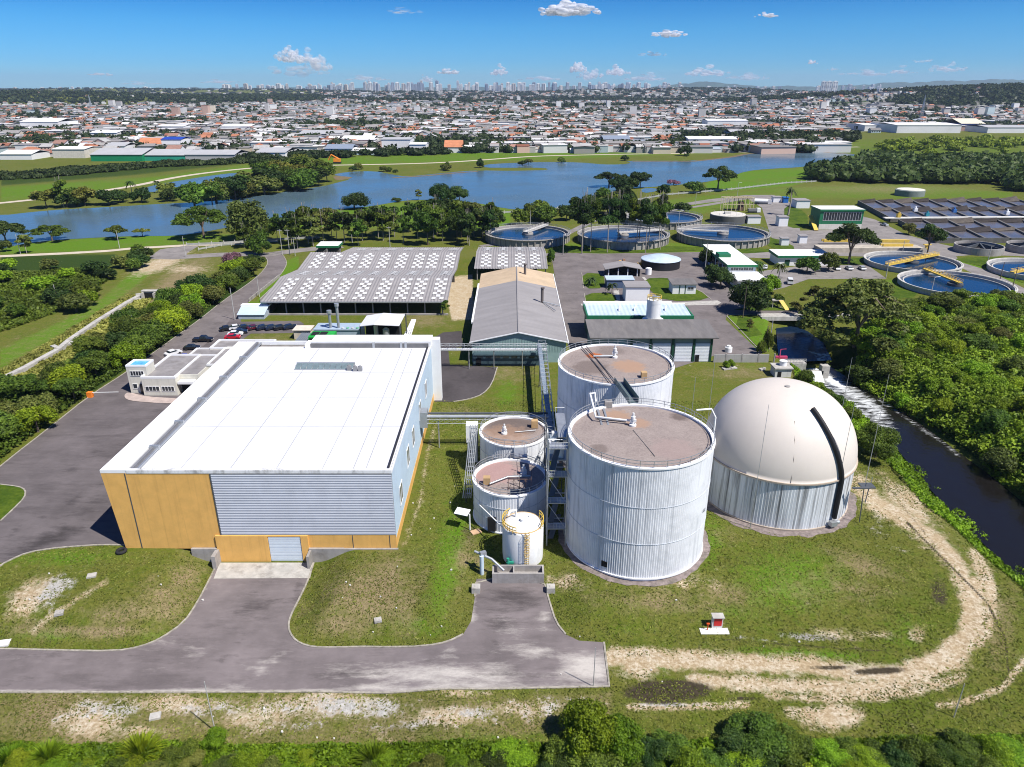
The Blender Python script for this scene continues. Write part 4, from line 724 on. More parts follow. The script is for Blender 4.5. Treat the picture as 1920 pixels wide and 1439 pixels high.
def tank(name, label, cx, cy, R, h, m, ribs, tm, grav=True, rail=True, nr_=36):
    t = thing(name, label, 'tank', (cx, cy, 0)); n = ribs*2; vs = []
    for z in (-.3, h):
        for k in range(n): r = R + (.04 if k % 2 else -.005); a = 2*PI*(k+.25*(1 if k % 2 else -1))/n; vs.append((cx+r*math.cos(a), cy+r*math.sin(a), z))
    w = MB().add(vs, [(k,(k+1) % n,n+(k+1) % n,n+k) for k in range(n)]); part(w, 'shell', m, t)
    w = MB().lathe(cx, cy, [(R-.35,h-.25),(R-.35,h+.12),(R+.16,h+.12),(R+.16,h-.12),(R,h-.12)], 96, False); part(w, 'rim', WHITE, t); w = MB(); ring(w, cx, cy, .15, R+.1, .1, 96); part(w, 'base_ring', WHITE, t)
    part(MB().lathe(cx, cy, [(R-.3,h-.18),(R*.5,h+.0),(.01,h+.1)], 64), 'roof', tm, t)
    if rail: w = MB(); railing(w, cx, cy, h+.1, R-.05, nr_); part(w, 'railing', GALV, t)
    for zz in (h*.33, h*.66): w = MB(); ring(w, cx, cy, zz, R+.055, .025, 96); part(w, 'hoop', mat('hoop_grey', (.5,.53,.56), .6), t)
    if grav:
        rg_ = random.Random(int(cy)); struct(sheet('gravel', [(cx+(R+1.1+rg_.uniform(-.25,.35))*math.cos(2*PI*k/56), cy+(R+1.1+rg_.uniform(-.25,.35))*math.sin(2*PI*k/56)) for k in range(56)], GRAVEL, .06, 1.5))
    return t
T1 = tank('digester_tank', 'front large white corrugated tank with pinkish roof and railing', 19.2, 95.0, 10.65, 18.3, TANKP, 200, topmat('front_digester_roof', [(-2.6,6.6,3.6,ORS,.75),(.2,3.6,3.4,ORS,.7),(7.2,6.2,2.6,DKS,.7),(-6.8,-4.6,2.4,DKS,.5),(4,-5,6,(.30,.22,.2),.5)]))
T2 = tank('digester_tank', 'rear large white corrugated tank behind the front one with rust-stained roof', 19.4, 124.3, 10.65, 18.3, TANKP, 200, topmat('rear_digester_roof', [(-3.6,4.2,2.8,RSS,.95),(2.2,-1.5,5.5,ORS,.8),(-5,-2,6,DKS,.55),(0,7,5,DKS,.4)]))
T4 = tank('buffer_tank', 'medium white tank upper of the two small flat ones left of the front digester', .3, 117.3, 6.2, 7.6, TANKP, 90, topmat('upper_buffer_roof', [(-.6,3,-9.3,DKS,.75),(-2,-2,-8.2,ORS,.5)]), False, nr_=24)
T5 = tank('buffer_tank', 'medium white tank lower of the two, nearest the small yellow-railed tank', -.3, 101.7, 6.05, 7.0, TANKP, 90, topmat('lower_buffer_roof', [(-3,2,-7.6,(.42,.24,.22),.6)]), False, nr_=24)
def stain(t, pts, z, m, name='stain'):
    w = MB(); w.add([(x, y, z) for x, y in pts], [tuple(range(len(pts)))]); return part(w, name, m, t)
def vent(t, x, y, z, h=2.2):
    part(MB().cyl(x,y,z,z+.35,.55,14).cyl(x,y,z+.35,z+h*.55,.2,10).cyl(x,y,z+h*.5,z+h*.75,.34,12).cyl(x,y,z+h*.75,z+h,.16,10).box(x-.5,x+.5,y-.12,y+.12,z+h*.3,z+h*.5), 'relief_valve', mat('valve_white', (.70,.70,.68), .5, .1, 2), t)
def blotch(t, x, y, z, rx, ry, m, seed=1, name='stain'):
    rg = random.Random(seed); n = 26; w = MB(); w.add([(x+rx*math.cos(2*PI*k/n)*(.6+.55*rg.random()), y+ry*math.sin(2*PI*k/n)*(.6+.55*rg.random()), z) for k in range(n)], [tuple(range(n))]); return part(w, name, m, t)
TOP2 = mat('roof_orange_stain', (.40,.22,.12), .95, .3, .6); TOP3 = mat('roof_dark_stain', (.15,.11,.10), .95, .3, .6)
vent(T1, 18.4, 97.6, 18.3); part(MB().tube([(12.8,107,19.6),(12.8,101.0,19.6),(12.9,99.4,19.0),(18.2,98,19.0)], .17, 8).tube([(12.8,107,19.6),(13.6,107.3,19.6),(13.8,106.8,18.3)], .17, 8), 'pipe', WHITE, T1)
part(MB().tube([(13.3,100.2,18.55),(17.6,98.9,18.55)], .2, 6), 'pipe', GALV, T1, 'low grey roof pipe'); part(MB().box(15,16.2,104.5,105.6,18.2,19.2), 'hatch_box', GREYC, T1)
part(MB().box(13.6,13.9,98,104,18.1,18.35).box(14.6,14.9,98,104,18.1,18.35), 'cable_ladder', GALV, T1); part(MB().tube([(18.2,96,18.42),(20.0,88,18.3)], .05), 'cable', DSTEEL, T1)
vent(T2, 19.6, 127.2, 18.3, 2.6); part(MB().tube([(15.5,127,18.7),(19.2,127,18.8)], .2, 8), 'pipe', GALV, T2)
part(MB().tube([(13.8,133,18.5),(17.2,114.5,18.5)], .09).tube([(14.8,133,18.5),(18.2,114.5,18.5)], .09), 'cable_ladder', DSTEEL, T2); part(MB().box(23,24,117,118,18.2,19.3), 'hatch_box', mat('ochre_box', (.45,.3,.15), .8), T2)

vent(T4, -1.4, 116.2, 7.6, 2); part(MB().box(3.6,4.8,118.6,119.7,7.6,9.0), 'hatch_box', mat('ochre_box', (.45,.3,.15), .8), T4); part(MB().tube([(.5,116.4,7.9),(4.4,117.2,7.9)], .08).tube([(-5,114.5,7.8),(3,112.6,7.8)], .05), 'pipe', GALV, T4)
vent(T5, 1.9, 102.6, 7.0, 1.8); part(MB().box(-4.6,-3.5,99.2,100.2,7.0,8.2), 'hatch_box', mat('ochre_box', (.45,.3,.15), .8), T5); part(MB().tube([(-3.6,98.9,7.4),(-.6,101,7.5),(3.0,101.2,7.5)], .16, 6), 'pipe', GALV, T5)
w = MB()
for i in range(5): w.tube([(-.6+i*.9,97.6,7.1),(-.6+i*.9,97.6,9.0)], .06)
w.tube([(-.6,97.6,9.0),(3.0,97.6,9.0)], .06).tube([(-.6,97.6,7.1),(.3,97.6,9.0),(1.2,97.6,7.1),(2.1,97.6,9.0),(3,97.6,7.1)], .04).tube([(3.0,97.6,9.0),(3.2,100.5,9.0)], .06); part(w, 'handrail_frame', mat('rusty_steel', (.16,.10,.08), .8), T5)
part(MB().box(-3.9,-2.6,95.7,96.1,.5,3.0), 'door', DARK, T5)
part(MB().box(.4,2.6,107.4,111.4,7.45,7.6).tube([(.4,107.4,8.5),(.4,111.4,8.5)],.05).tube([(2.6,107.4,8.5),(2.6,111.4,8.5)],.05), 'link_walkway', GALV, T4)
cw = MB().obox((19.2,110.0,18.55),(1.6,8.6,.15),R_(8)).obox((18.4,110.0,19.1),(.08,8.6,1.0),R_(8)).obox((20.0,110.0,19.1),(.08,8.6,1.0),R_(8)); tag(cw.build('walkway_bridge', mat('grey_green_metal', (.17,.22,.22), .5, metal=.4)), 'short grey walkway bridge linking the roofs of the two large digesters', 'walkway')
mh = MB().obox((13.6,86.05,1.6),(.9,.5,.9),R_(-30)); part(mh, 'manhole', DARK, T1)
# number painted on the front digester
def text_obj(name, s, loc, size, rot, m, parent=None):
    cu = bpy.data.curves.new(name, 'FONT'); cu.body = s; cu.size = size; cu.extrude = .01; cu.materials.append(m)
    o = bpy.data.objects.new(name, cu); COL.objects.link(o); dg = bpy.context.evaluated_depsgraph_get(); me = bpy.data.meshes.new_from_object(o.evaluated_get(dg)); bpy.data.objects.remove(o)
    o = bpy.data.objects.new(name, me); COL.objects.link(o); o.rotation_euler = rot
    if parent: o.parent = parent; o.location = Vector(loc) - Vector(parent['_w'])
    else: o.location = loc
    return o
a = R_(-36); text_obj('painted_number', '02', (19.2+10.8*math.cos(a), 95+10.8*math.sin(a), 8.6), .8, (PI/2, 0, a+PI/2), mat('dark_paint', (.03,.04,.08), .6), T1)
# ---- small tank
T6 = thing('chemical_tank', 'small white round tank with yellow railing and ladder in front of the buffer tanks', 'tank', (1.65, 90.6, 0))
part(MB().lathe(1.65,90.6,[(3.05,-.4),(3.1,.3),(3.1,5.3),(3.0,5.5),(2.2,5.95),(.01,6.3)], 48), 'shell', TANKW2, T6)
w = MB(); railing(w, 1.65,90.6,5.5,3.08,12,1.1,.05, R_(130), R_(250)); railing(w, 1.65,90.6,5.5,3.08,5,1.1,.05, R_(-30), R_(35)); w2_ = MB(); ring(w2_, 1.65,90.6,5.5,2.75,.16,48); part(w, 'railing', YEL, T6); part(w2_, 'rusty_rim', mat('ochre_rust', (.62,.42,.2), .8, .3, 1), T6)
w = MB().tube([(1.9,87.3,.0),(1.9,87.3,6.5)], .05).tube([(2.5,87.3,.0),(2.5,87.3,6.5)], .05)
for i in range(18): w.box(1.9,2.5,87.27,87.33,.3+i*.33,.36+i*.33)
for i in range(7): ring(w, 2.2, 87.15, 2.2+i*.6, .38, .025, 10)
part(w, 'ladder', mat('ochre_ladder', (.55,.38,.12), .7), T6)
part(MB().tube([(.6,91.5,6.1),(.6,91.5,7.2),(-.3,91,7.4),(-.6,90.5,6.9)], .18, 8).cyl(1.6,90.2,6.2,6.6,.4,14).cyl(2.8,91.4,6.0,6.3,.3,12), 'inlet_pipe', WHITE, T6)
bn_ = thing('concrete_bin', 'open concrete bin at the head of the right asphalt apron', 'bin', (.9, 86, -1.3)); w = MB()
w.box(-2.9,4.7,85.1,85.4,-1.6,.45).box(-2.9,4.7,87.0,87.25,-1.6,.45).box(-2.9,-2.65,85.4,87,-1.6,.45).box(4.45,4.7,85.4,87,-1.6,.45).box(.15,.35,85.4,87,-1.6,.4).box(-2.7,4.5,85.4,87,-1.6,-.6); part(w, 'wall', GREYC, bn_)
sp = thing('bin_conveyor', 'slanting grey screw conveyor tube from a post into the concrete bin', 'conveyor', tuple(gp(903, 1080)))
q = gp(903, 1080); part(MB().tube([(q.x-1.1,q.y+1.4,2.1),(q.x+1.5,q.y+.3,1.5),(-1.2,86.1,.3)], .2, 8), 'tube', GALV, sp); part(MB().cyl(q.x,q.y+.4,q.z,2.0,.32,14), 'post', mat('pale_post', (.55,.65,.72), .5), sp)
part(MB().obox((q.x+.2,q.y+.8,2.2),(.9,.6,.5),.4), 'motor', GALV, sp)
pmp = thing('pump', 'small green pump unit at the foot of the small white tank', 'pump', (-.6, 87.9, 0)); part(MB().cyl(-.6,87.9,0,.5,.3,12).cyl(-.6,87.9,.5,1.1,.22,10).obox((-.2,87.8,.4),(.9,.35,.35)), 'motor', mat('pump_green', (.03,.28,.18), .5), pmp); part(MB().tube([(-.6,87.9,.9),(-.6,88.6,.9),(-.4,88.9,.3)],.08), 'hose', DSTEEL, pmp)
for x_, lab in ((-5.2,'left'),(5.6,'right')):
    m_ = MB().box(x_-.6,x_+.6,82.8,83.9,-1.5,-.35).box(x_-.2,x_+.25,83.1,83.5,-.36,-.3); tag(m_.build('drain_box', CONC), 'concrete drain box beside the apron, %s of its kerb' % lab, 'drain box')
# ---- gas dome
GD = thing('gas_holder', 'beige membrane dome on a streaked white corrugated drum beside the river', 'gas holder', (46, 109, 0)); cx, cy, R, h = 45.8, 109.0, 12.35, 8.6
n = 340; vs = []
for z in (-.3, h):
    for k in range(n): r = R + (.04 if k % 2 else -.005); a = 2*PI*(k+.25*(1 if k % 2 else -1))/n; vs.append((cx+r*math.cos(a), cy+r*math.sin(a), z))
part(MB().add(vs, [(k,(k+1) % n,n+(k+1) % n,n+k) for k in range(n)]), 'shell', TANKP2, GD)
prof = [(R+.15,h-.25),(R+.2,h+.1)] + [((R+.12)*math.cos(t)**.88 if t < 1.56 else .01, h+.1+11.7*math.sin(t)) for t in np.linspace(0, PI/2, 28)]
part(MB().lathe(cx, cy, prof, 96), 'dome', DOME, GD); w = MB(); ring(w, cx, cy, h+.05, R+.22, .12, 96); ring(w, cx, cy, .2, R+.12, .1, 96); part(w, 'rim', mat('rim_tan', (.42,.35,.28), .7), GD)
def dpt(az, el, off=.25): c_ = (R+.12)*math.cos(el)**.88 + off*math.cos(el); return (cx+c_*math.cos(az), cy+c_*math.sin(az), h+.1+11.7*math.sin(el)+off*math.sin(el))
pth = [dpt(R_(-75 + 15*(1-t)), R_(60*t), .3) for t in np.linspace(1, 0, 14)] + [(cx+(R+.45)*math.cos(R_(-60)), cy+(R+.45)*math.sin(R_(-60)), z) for z in (7, 4, 1.6)]
part(MB().tube(pth, .38, 10), 'air_duct', mat('black_duct', (.018,.018,.02), .6), GD); part(MB().cyl(cx-.3, cy-.8, 20.3, 20.5, .45, 12), 'top_vent', GREYC, GD)
part(MB().tube([dpt(R_(-100), R_(e), .02) for e in (50,35,20,5,0)], .05, 4), 'seam', mat('seam_tan', (.45,.38,.31), .7), GD)
part(MB().box(54.6,57.4,98.6,99.0,6.6,6.75).box(56.4,58.6,99.2,100.8,6.3,6.5).tube([(57.6,99.2,7.5),(58.6,100.8,7.5)],.05).tube([(56.6,99.0,6.3),(56.9,98.8,.3)], .08).tube([(58.2,100.4,6.3),(57.6,99.6,3.5)],.08), 'platform', DSTEEL, GD)
part(MB().obox((51.9,97.4,.9),(1.1,.8,.8),.3).tube([(51.9,97.4,.9),(53.0,97.9,.9)],.35,8), 'blower', GALV, GD)
rg_ = random.Random(4); struct(sheet('gravel', [(cx+(R+1.7+rg_.uniform(-.3,.5))*math.cos(2*PI*k/60), cy+(R+1.7+rg_.uniform(-.3,.5))*math.sin(2*PI*k/60)) for k in range(60)], GRAVEL, .06, 1.5))
for k, (x, y_, h_) in enumerate(((38.6,97.4,22),(52.0,98.4,22),(62.6,109.5,22),(60.0,117.5,22),(31.5,113,20),(38.0,124.5,20))):
    tag(MB().cyl(x,y_,float(zt(x,y_)),h_,.07,6,.03).build('lightning_mast', GALV), ['thin mast in front of the gas dome on its left','thin mast in front of the gas dome on its right','thin mast right of the gas dome by the bank','thin mast behind the gas dome to its right','thin mast between the front digester and the gas dome','thin mast behind the gas dome to its left'][k], 'mast')
part(MB().tube([(29.8,104.5,17.8),(32.5,105.4,17.6),(33.4,105.6,16.0),(33.6,105.6,.2)], .16, 8), 'gas_pipe', WHITE, T1)
# ---- stair tower, pipe racks, gallery
ST = thing('stair_tower', 'dark steel stair tower with four platforms squeezed left of the front digester', 'stair tower', (6.9, 94, 0)); w = MB()
for x in (5.4, 8.3):
    for y_ in (92.6, 95.6): w.tube([(x,y_,0),(x,y_,18.2)], .11, 4)
for z in (3.1,7.7,12.3,17): w.tube([(5.4,92.6,z),(8.3,92.6,z)],.09,4).tube([(5.4,95.6,z),(8.3,95.6,z)],.09,4)
w.tube([(5.4,92.6,12.3),(8.3,92.6,7.7)],.05,4).tube([(5.4,92.6,7.7),(8.3,92.6,3.1)],.05,4); part(w, 'frame', GALV, ST)
for z in (3.1,7.7,12.3,17):
    p_ = part(MB().box(5.3,8.4,92.5,94.2,z,z+.12), 'platform', GALV, ST); w = MB()
    for zz in (.55,1.05): w.tube([(5.35,94.2,z+zz),(5.35,92.55,z+zz),(8.35,92.55,z+zz),(8.35,94.2,z+zz)],.035,4)
    for i in range(7): w.box(5.35+i*.5-.02,5.35+i*.5+.02,92.53,92.57,z,z+1.05)
    part(w, 'railing', GALV, p_)
for z in (0,3.1,7.7,12.3): z2 = {0:3.1,3.1:7.7,7.7:12.3,12.3:17}[z]; part(MB().slab((5.6,94.4,z+.1),(6.5,94.4,z+.1),(6.5+1.4,96.8,z2),(5.6+1.4,96.8,z2),.15), 'stair_flight', DSTEEL, ST)
part(MB().box(7.0,8.5,96.2,104.8,17.0,17.15), 'platform', GALV, ST, 'long top platform reaching the conveyor'); w = MB()
for i in range(9): w.tube([(7.0,96.2+i,17.1),(7.0,96.2+i,18.1)],.03,4)
w.tube([(7.0,96.2,18.1),(7.0,104.8,18.1)],.04,4).tube([(7.0,104.8,18.1),(8.5,104.8,18.1)],.04,4); part(w, 'railing', GALV, ST)
eq = MB().obox((6.4,98,14.6),(1.2,2.2,1.4)).cyl(7.6,97.2,13.2,15.4,.45,12).tube([(5.6,98,13.4),(7.9,98.6,13.6),(8.1,97,15)],.16,6).tube([(6,97,16.1),(8.2,97.2,16.3)],.2,6).obox((7.0,99.4,16.0),(1.6,.8,.8)); part(eq, 'process_equipment', WHITE, ST)
part(MB().box(5.3,8.5,96.3,100.5,13.0,13.12), 'platform', GALV, ST)
for x, y_ in ((5.4,104.6),(8.4,104.6),(5.4,100.4)): part(MB().tube([(x,y_,0),(x,y_,17)],.09,4), 'leg', DSTEEL, ST)
def truss(mb, a, b, wd, ht, n, r=.06):
    a = Vector(a); b = Vector(b); d = (b-a); s = d.cross(Vector((0,0,1))).normalized()*wd/2; u = Vector((0,0,ht)); 
    for c in (s, -s, s+u, u-s): mb.tube([a+c, b+c], r, 4)
    for i in range(n):
        p = a+d*(i/n); q_ = a+d*((i+1)/n)
        for c in (s, -s): mb.tube([p+c, q_+c+u], r*.6, 3); mb.tube([p+c, p+c+u], r*.6, 3)
        mb.tube([p+s+u, p-s+u], r*.8, 3); mb.tube([p+s+u, q_-s+u], r*.6, 3)
CG = thing('conveyor_gallery', 'long lattice conveyor gallery running back from the stair tower to the pipe rack', 'conveyor', (7.6, 130, 0)); w = MB(); truss(w, (7.6,171.5,4.9), (6.9,104,6.2), 1.9, 1.6, 26); part(w, 'truss', GALV, CG)
part(MB().obox((7.25,138,5.5),(1.0,66,.5),R_(.6)), 'belt_cover', mat('grey_blue_metal', (.22,.27,.32), .5), CG)
for y_ in (110,126,142,156): part(MB().tube([(6.4,y_,0),(6.6,y_,5.2)],.1,4).tube([(8.2,y_,0),(8.0,y_,5.2)],.1,4).tube([(6.4,y_,0),(8.1,y_,4.6)],.05,4), 'trestle', DSTEEL, CG)
PR = thing('pipe_rack', 'far pipe bridge on thin posts passing in front of the gable factory', 'pipe rack', (-20, 170, 0)); w = MB(); truss(w, (-48,168.6,5.0), (8.9,168.6,5.0), 1.6, 1.3, 30, .05); part(w, 'truss', GALV, PR)
part(MB().tube([(-48,168.3,5.2),(8.8,168.3,5.2)], .26, 8), 'pipe', WHITE, PR); part(MB().tube([(-48,169.0,5.15),(8.8,169.0,5.15)], .15, 6), 'pipe', GALV, PR)
for x in (-42,-32,-22,-10.9,-4.6,2.6): part(MB().tube([(x,168,0),(x,168,5.0)],.1,4).tube([(x,169.3,0),(x,169.3,5.0)],.1,4), 'post', GALV, PR)
P2 = thing('pipe_rack', 'near pipe bridge carrying a fat pipe from the hall side wall to the tanks', 'pipe rack', (-5, 125, 0)); part(MB().tube([(-17.8,124.9,7.0),(7.0,124.9,7.0)], .38, 10), 'pipe', GALV, P2); part(MB().tube([(-17.8,125.8,7.3),(7.0,125.8,7.3)], .2, 8), 'pipe', DSTEEL, P2)
w = MB(); truss(w, (-17.8,125.3,5.7), (7.4,125.3,5.7), 1.6, .8, 16, .05); part(w, 'truss', GALV, P2)
for x in (-14.4,-6.8,-3.0): part(MB().tube([(x,125.3,0),(x,125.3,5.8)],.16,6), 'post', GALV, P2)
part(MB().box(-17.8,-16.4,124,126.5,5.0,8.2), 'wall_box', GALV, P2)
LS = thing('access_stair', 'thin slanting pipe bundle and stair on the left of the buffer tanks', 'stair', (-7.4, 108, 0)); w = MB()
for i in range(5): w.tube([(-7.6+i*.32,117.6,8.8),(-8.4+i*.34,104.6,1.2)], .07, 4)
part(w, 'pipe_bundle', GALV, LS); w = MB()
for i in range(16): w.box(-7.6-i*.03,-6.5-i*.03,117-i*.78,117.3-i*.78,8.2-i*.44,8.26-i*.44)
part(w, 'tread', GALV, LS)
for x, y_ in ((-7.7,117.4),(-6.4,117.4),(-7.9,105),(-6.3,105.2)): part(MB().tube([(x,y_,0),(x,y_,8.6 if y_ > 110 else 4.2)],.08,4), 'leg', DSTEEL, LS)
tag(MB().box(-8.6,-6.4,119.0,121.0,4.4,7.9).box(-8.4,-6.6,119.2,120.8,0,4.4).build('white_cabinet', WHITE), 'tall white cabinet left of the upper buffer tank', 'cabinet')
sb = thing('canopy_panel', 'small white tilted canopy on a post left of the lower buffer tank', 'canopy', (-8.4, 98, 0)); part(MB().obox((-8.0,97.6,3.0),(2.3,1.5,.12),R_(-20),R_(12)), 'sheet', WHITE, sb); part(MB().tube([(-6.8,96.9,0),(-6.8,96.9,3.0)],.12,4), 'post', WHITE, sb)
part(MB().tube([(-5.6,98.2,4.3),(-1.0,91.6,3.6)],.1,6), 'pipe', WHITE, T5, 'thin white pipe down to the small tank')
tag(MB().obox((-5.8,96.2,.12),(1.6,1.1,.2),.5).build('rusty_plate', mat('rusty_board', (.5,.33,.2), .8)), 'rusty board lying on grass under the white canopy', 'board')
# ================================================================== CLARIFIERS, SMALL BUILDINGS, VEHICLES
CWALL = mat('clarifier_concrete', (.36,.34,.31), .9, .15, .5, dirt=.5, streak=.5); PALEC = mat('pale_clarifier_rim', (.52,.50,.46), .85, .12, .5, dirt=.3, streak=.35)
def clarifier(label, cx, cy, R, h, cols=True, bridge=None, full=False, bm_=PALEC, wm=CWALL, drop=1.1, stair=False):
    t = thing('clarifier', label, 'clarifier', (cx, cy, 0))
    part(MB().lathe(cx, cy, [(R-.5,-.1),(R-.5,h),(R,h),(R,-.2)], 96, False), 'wall', wm, t)
    part(MB().lathe(cx, cy, [(.01,h-drop),(R-.5,h-drop)], 72, False), 'water', TANKW, t)
    part(MB().lathe(cx, cy, [(R-1.9,h-drop-.1),(R-1.9,h-drop+.35),(R-1.6,h-drop+.35),(R-1.6,h-drop-.1)], 72, False), 'weir_trough', PALEC, t)
    if cols:
        w = MB(); n = 44
        for k in range(n):
            a = 2*PI*k/n; w.obox((cx+(R+.25)*math.cos(a), cy+(R+.25)*math.sin(a), h*.5), (.5,.45,h), a)
        w.lathe(cx, cy, [(R,h-.25),(R+.8,h-.25),(R+.8,h),(R,h)], 72, False); part(w, 'buttress_ring', wm, t)
        w = MB(); railing(w, cx, cy, h, R+.6, 48, 1.0, .05); part(w, 'railing', GALV, t)
    else:
        part(MB().lathe(cx, cy, [(R-.15,h),(R-.15,h+.12),(R+.35,h+.12),(R+.35,h-.35),(R,h-.35)], 96, False), 'rim', PALEC, t)
    if bridge is not None:
        a = R_(bridge); c, s_ = math.cos(a), math.sin(a); st = -R if full else -2.5; L_ = R+.6-st; mid = (R+.6+st)/2
        w = MB().obox((cx+c*mid, cy+s_*mid, h+.5), (L_, 1.6 if not cols else 2.6, .22), a)
        for sg in ((.8, -.8) if not cols else (1.3, -1.3)):
            for zz in (.95, 1.5): w.obox((cx+c*mid-s_*sg, cy+s_*mid+c*sg, h+zz), (L_, .09, .09), a)
            w.obox((cx+c*mid-s_*sg, cy+s_*mid+c*sg, h+.35), (L_, .12, .5), a)
            for k in range(int(L_/1.8)+1): r_ = st+k*1.8; w.obox((cx+c*r_-s_*sg, cy+s_*r_+c*sg, h+1.0), (.08,.08,1.05), a)
        part(w, 'bridge', bm_, t)
        part(MB().cyl(cx, cy, -.1, h+.5, 1.3 if not cols else 2.0, 20).cyl(cx, cy, h-1.0, h-.3, 2.6, 20), 'centre_column', wm if cols else DSTEEL, t)
    if stair: 
        p_ = MB(); 
        for k in range(10): p_.box(cx+R*.62+k*.0, cx+R*.62+1.2, cy-R*.8-3.2+k*.32, cy-R*.8-2.9+k*.32, k*h/10, k*h/10+.1)
        for e in (0, 1.2): p_.slab((cx+R*.62+e,cy-R*.8-3.4,.2),(cx+R*.62+e+.1,cy-R*.8-3.4,.2),(cx+R*.62+e+.1,cy-R*.8,h+1),(cx+R*.62+e,cy-R*.8,h+1),.1)
        part(p_, 'stair', YEL, t)
    return t
def cc(u, v, z): return px2w(u, v, z)
c1 = cc(989,438,3); clarifier('round clarifier with blue water and grey bridge, leftmost behind the small checker shed', c1[0], c1[1], 19.3, 3.6, True, 62, stair=False)
c2 = cc(1168,440,3); clarifier('round clarifier half hidden behind the row of thin tall trees', c2[0], c2[1], 20.5, 3.6, True, 20)
c3 = cc(1243,408,3); clarifier('farthest round clarifier beside the grey service road', c3[0], c3[1], 19.3, 3.6, True, 95)
c4 = cc(1355,438,3); clarifier('round clarifier directly behind the white-roofed green-trimmed office', c4[0], c4[1], 20.5, 3.6, True, 165)
c5 = cc(1710,490,1.6); clarifier('low round clarifier crossed by a yellow bridge, nearer the rectangular basins', c5[0], c5[1], 17.5, 1.9, False, 32, True, YEL, PALEC)
c6 = cc(1791,531,1.6); clarifier('low round clarifier with yellow half bridge next to the wooded bank', c6[0], c6[1], 18.3, 1.9, False, 93, False, YEL, PALEC)
c7 = cc(1953,505,1.6); clarifier('low round clarifier cut off by the right edge of the picture', c7[0], c7[1], 17.8, 1.9, False, 205, False, YEL, PALEC)
for k, (u, v, r) in enumerate(((1835,463,9.5),(1934,462,9.5))):
    c = cc(u, v, 2.2); t = thing('thickener', 'round concrete thickener with dark sloped inside, %s in front of the basins' % ('left one' if k == 0 else 'right one'), 'thickener', (c[0], c[1], 0))
    part(MB().lathe(c[0], c[1], [(r-.5,0),(r-.5,3.0),(r,3.0),(r,-.1)], 64, False), 'wall', GREYC, t); part(MB().lathe(c[0], c[1], [(.5,.4),(r-.5,1.4)], 48, False), 'sludge', mat('dark_sludge', (.02,.018,.015), .5, .2), t)
    w = MB(); 
    for a in range(6): A = a*PI/3+.3; w.obox((c[0]+math.cos(A)*r*.45, c[1]+math.sin(A)*r*.45, 2.4), (r*.9,.5,1.4), A, ry=.18)
    part(w, 'baffle', DSTEEL, t)
c = cc(1802,466,1); tag(MB().obox((c[0]-14,c[1]+2,2.2),(3.2,1.6,.3),.2).obox((c[0]-14,c[1]+2,1.2),(1.2,1.0,2.2)).build('sluice_gate', YEL), 'yellow sluice gate beside the left thickener', 'gate')
# aeration basins: two rows of concrete cells with sloped dark covers
AW = mat('basin_water', (.115,.105,.105), .25, .35, .08, spec=.5); ACOV = mat('basin_cover', (.035,.028,.024), .85, .3, .6)
def basin(label, quad_px, nx, ny, z=2.4):
    q = [Vector((*px2w(u, v, z), z)) for u, v in quad_px]; ctr = sum(q, Vector())/4
    t = thing('aeration_basin', label, 'basin', (ctr.x, ctr.y, 0))
    def bl(a, b): return (q[0]*(1-a)+q[1]*a)*(1-b)+(q[3]*(1-a)+q[2]*a)*b
    dn = lambda p, k: Vector((p.x, p.y, k))
    w = MB(); th = .012
    for i in range(nx+1):
        a = i/nx; w.prism([bl(min(a+th*.5,1),0)[:2], bl(min(a+th*.5,1),1)[:2], bl(max(a-th*.5,0),1)[:2], bl(max(a-th*.5,0),0)[:2]], -.1, z)
    for j in range(ny+1):
        b_ = j/ny; e = .03; w.prism([bl(0,max(b_-e/2,0))[:2], bl(1,max(b_-e/2,0))[:2], bl(1,min(b_+e/2,1))[:2], bl(0,min(b_+e/2,1))[:2]], -.1, z-.004)
    part(w, 'wall', mat('basin_concrete', (.13,.125,.115), .9, .25, .4), t)
    w = MB(); w.add([dn(bl(0,0),z-.8),dn(bl(1,0),z-.8),dn(bl(1,1),z-.8),dn(bl(0,1),z-.8)], [(0,1,2,3)]); part(w, 'water', AW, t)
    for i in range(nx):
        for j in range(ny):
            a0, a1, b1 = (i+.04)/nx, (i+.92)/nx, (j+.97)/ny; b0 = b1-(.16+.06*((i*7+j*3) % 3))/ny
            p = [bl(a0,b0),bl(a1,b0+.1/ny),bl(a1,b1),bl(a0,b1)]; hh = .8+.35*((i*5+j) % 3)
            part(MB().add([dn(p[0],z-.7),dn(p[1],z-.5),dn(p[2],z+hh),dn(p[3],z+.1),dn(p[2],z-.7),dn(p[3],z-.7)], [(0,1,2),(0,2,3),(1,4,2),(3,2,4,5),(0,3,5)]), 'cover', ACOV if (i+j) % 3 else mat('basin_cover_brown', (.09,.075,.06), .85, .3, .6), t)
    return t
basin('far row of rectangular aeration basins with dark sloped covers', [(1668,408),(2010,408),(1905,372),(1608,376)], 9, 2); basin('near row of rectangular aeration basins with dark sloped covers', [(1755,447),(2080,446),(2010,412),(1684,412)], 7, 2)
a = Vector((*px2w(1660,409,3), 3)); b_ = Vector((*px2w(1990,407,3), 3)); tag(MB().slab(a, b_, b_+Vector((0,3,0)), a+Vector((0,3,0)), .5).build('basin_walkway', mat('pale_walkway', (.60,.58,.52), .8)), 'long pale concrete walkway between the two rows of basins', 'walkway')
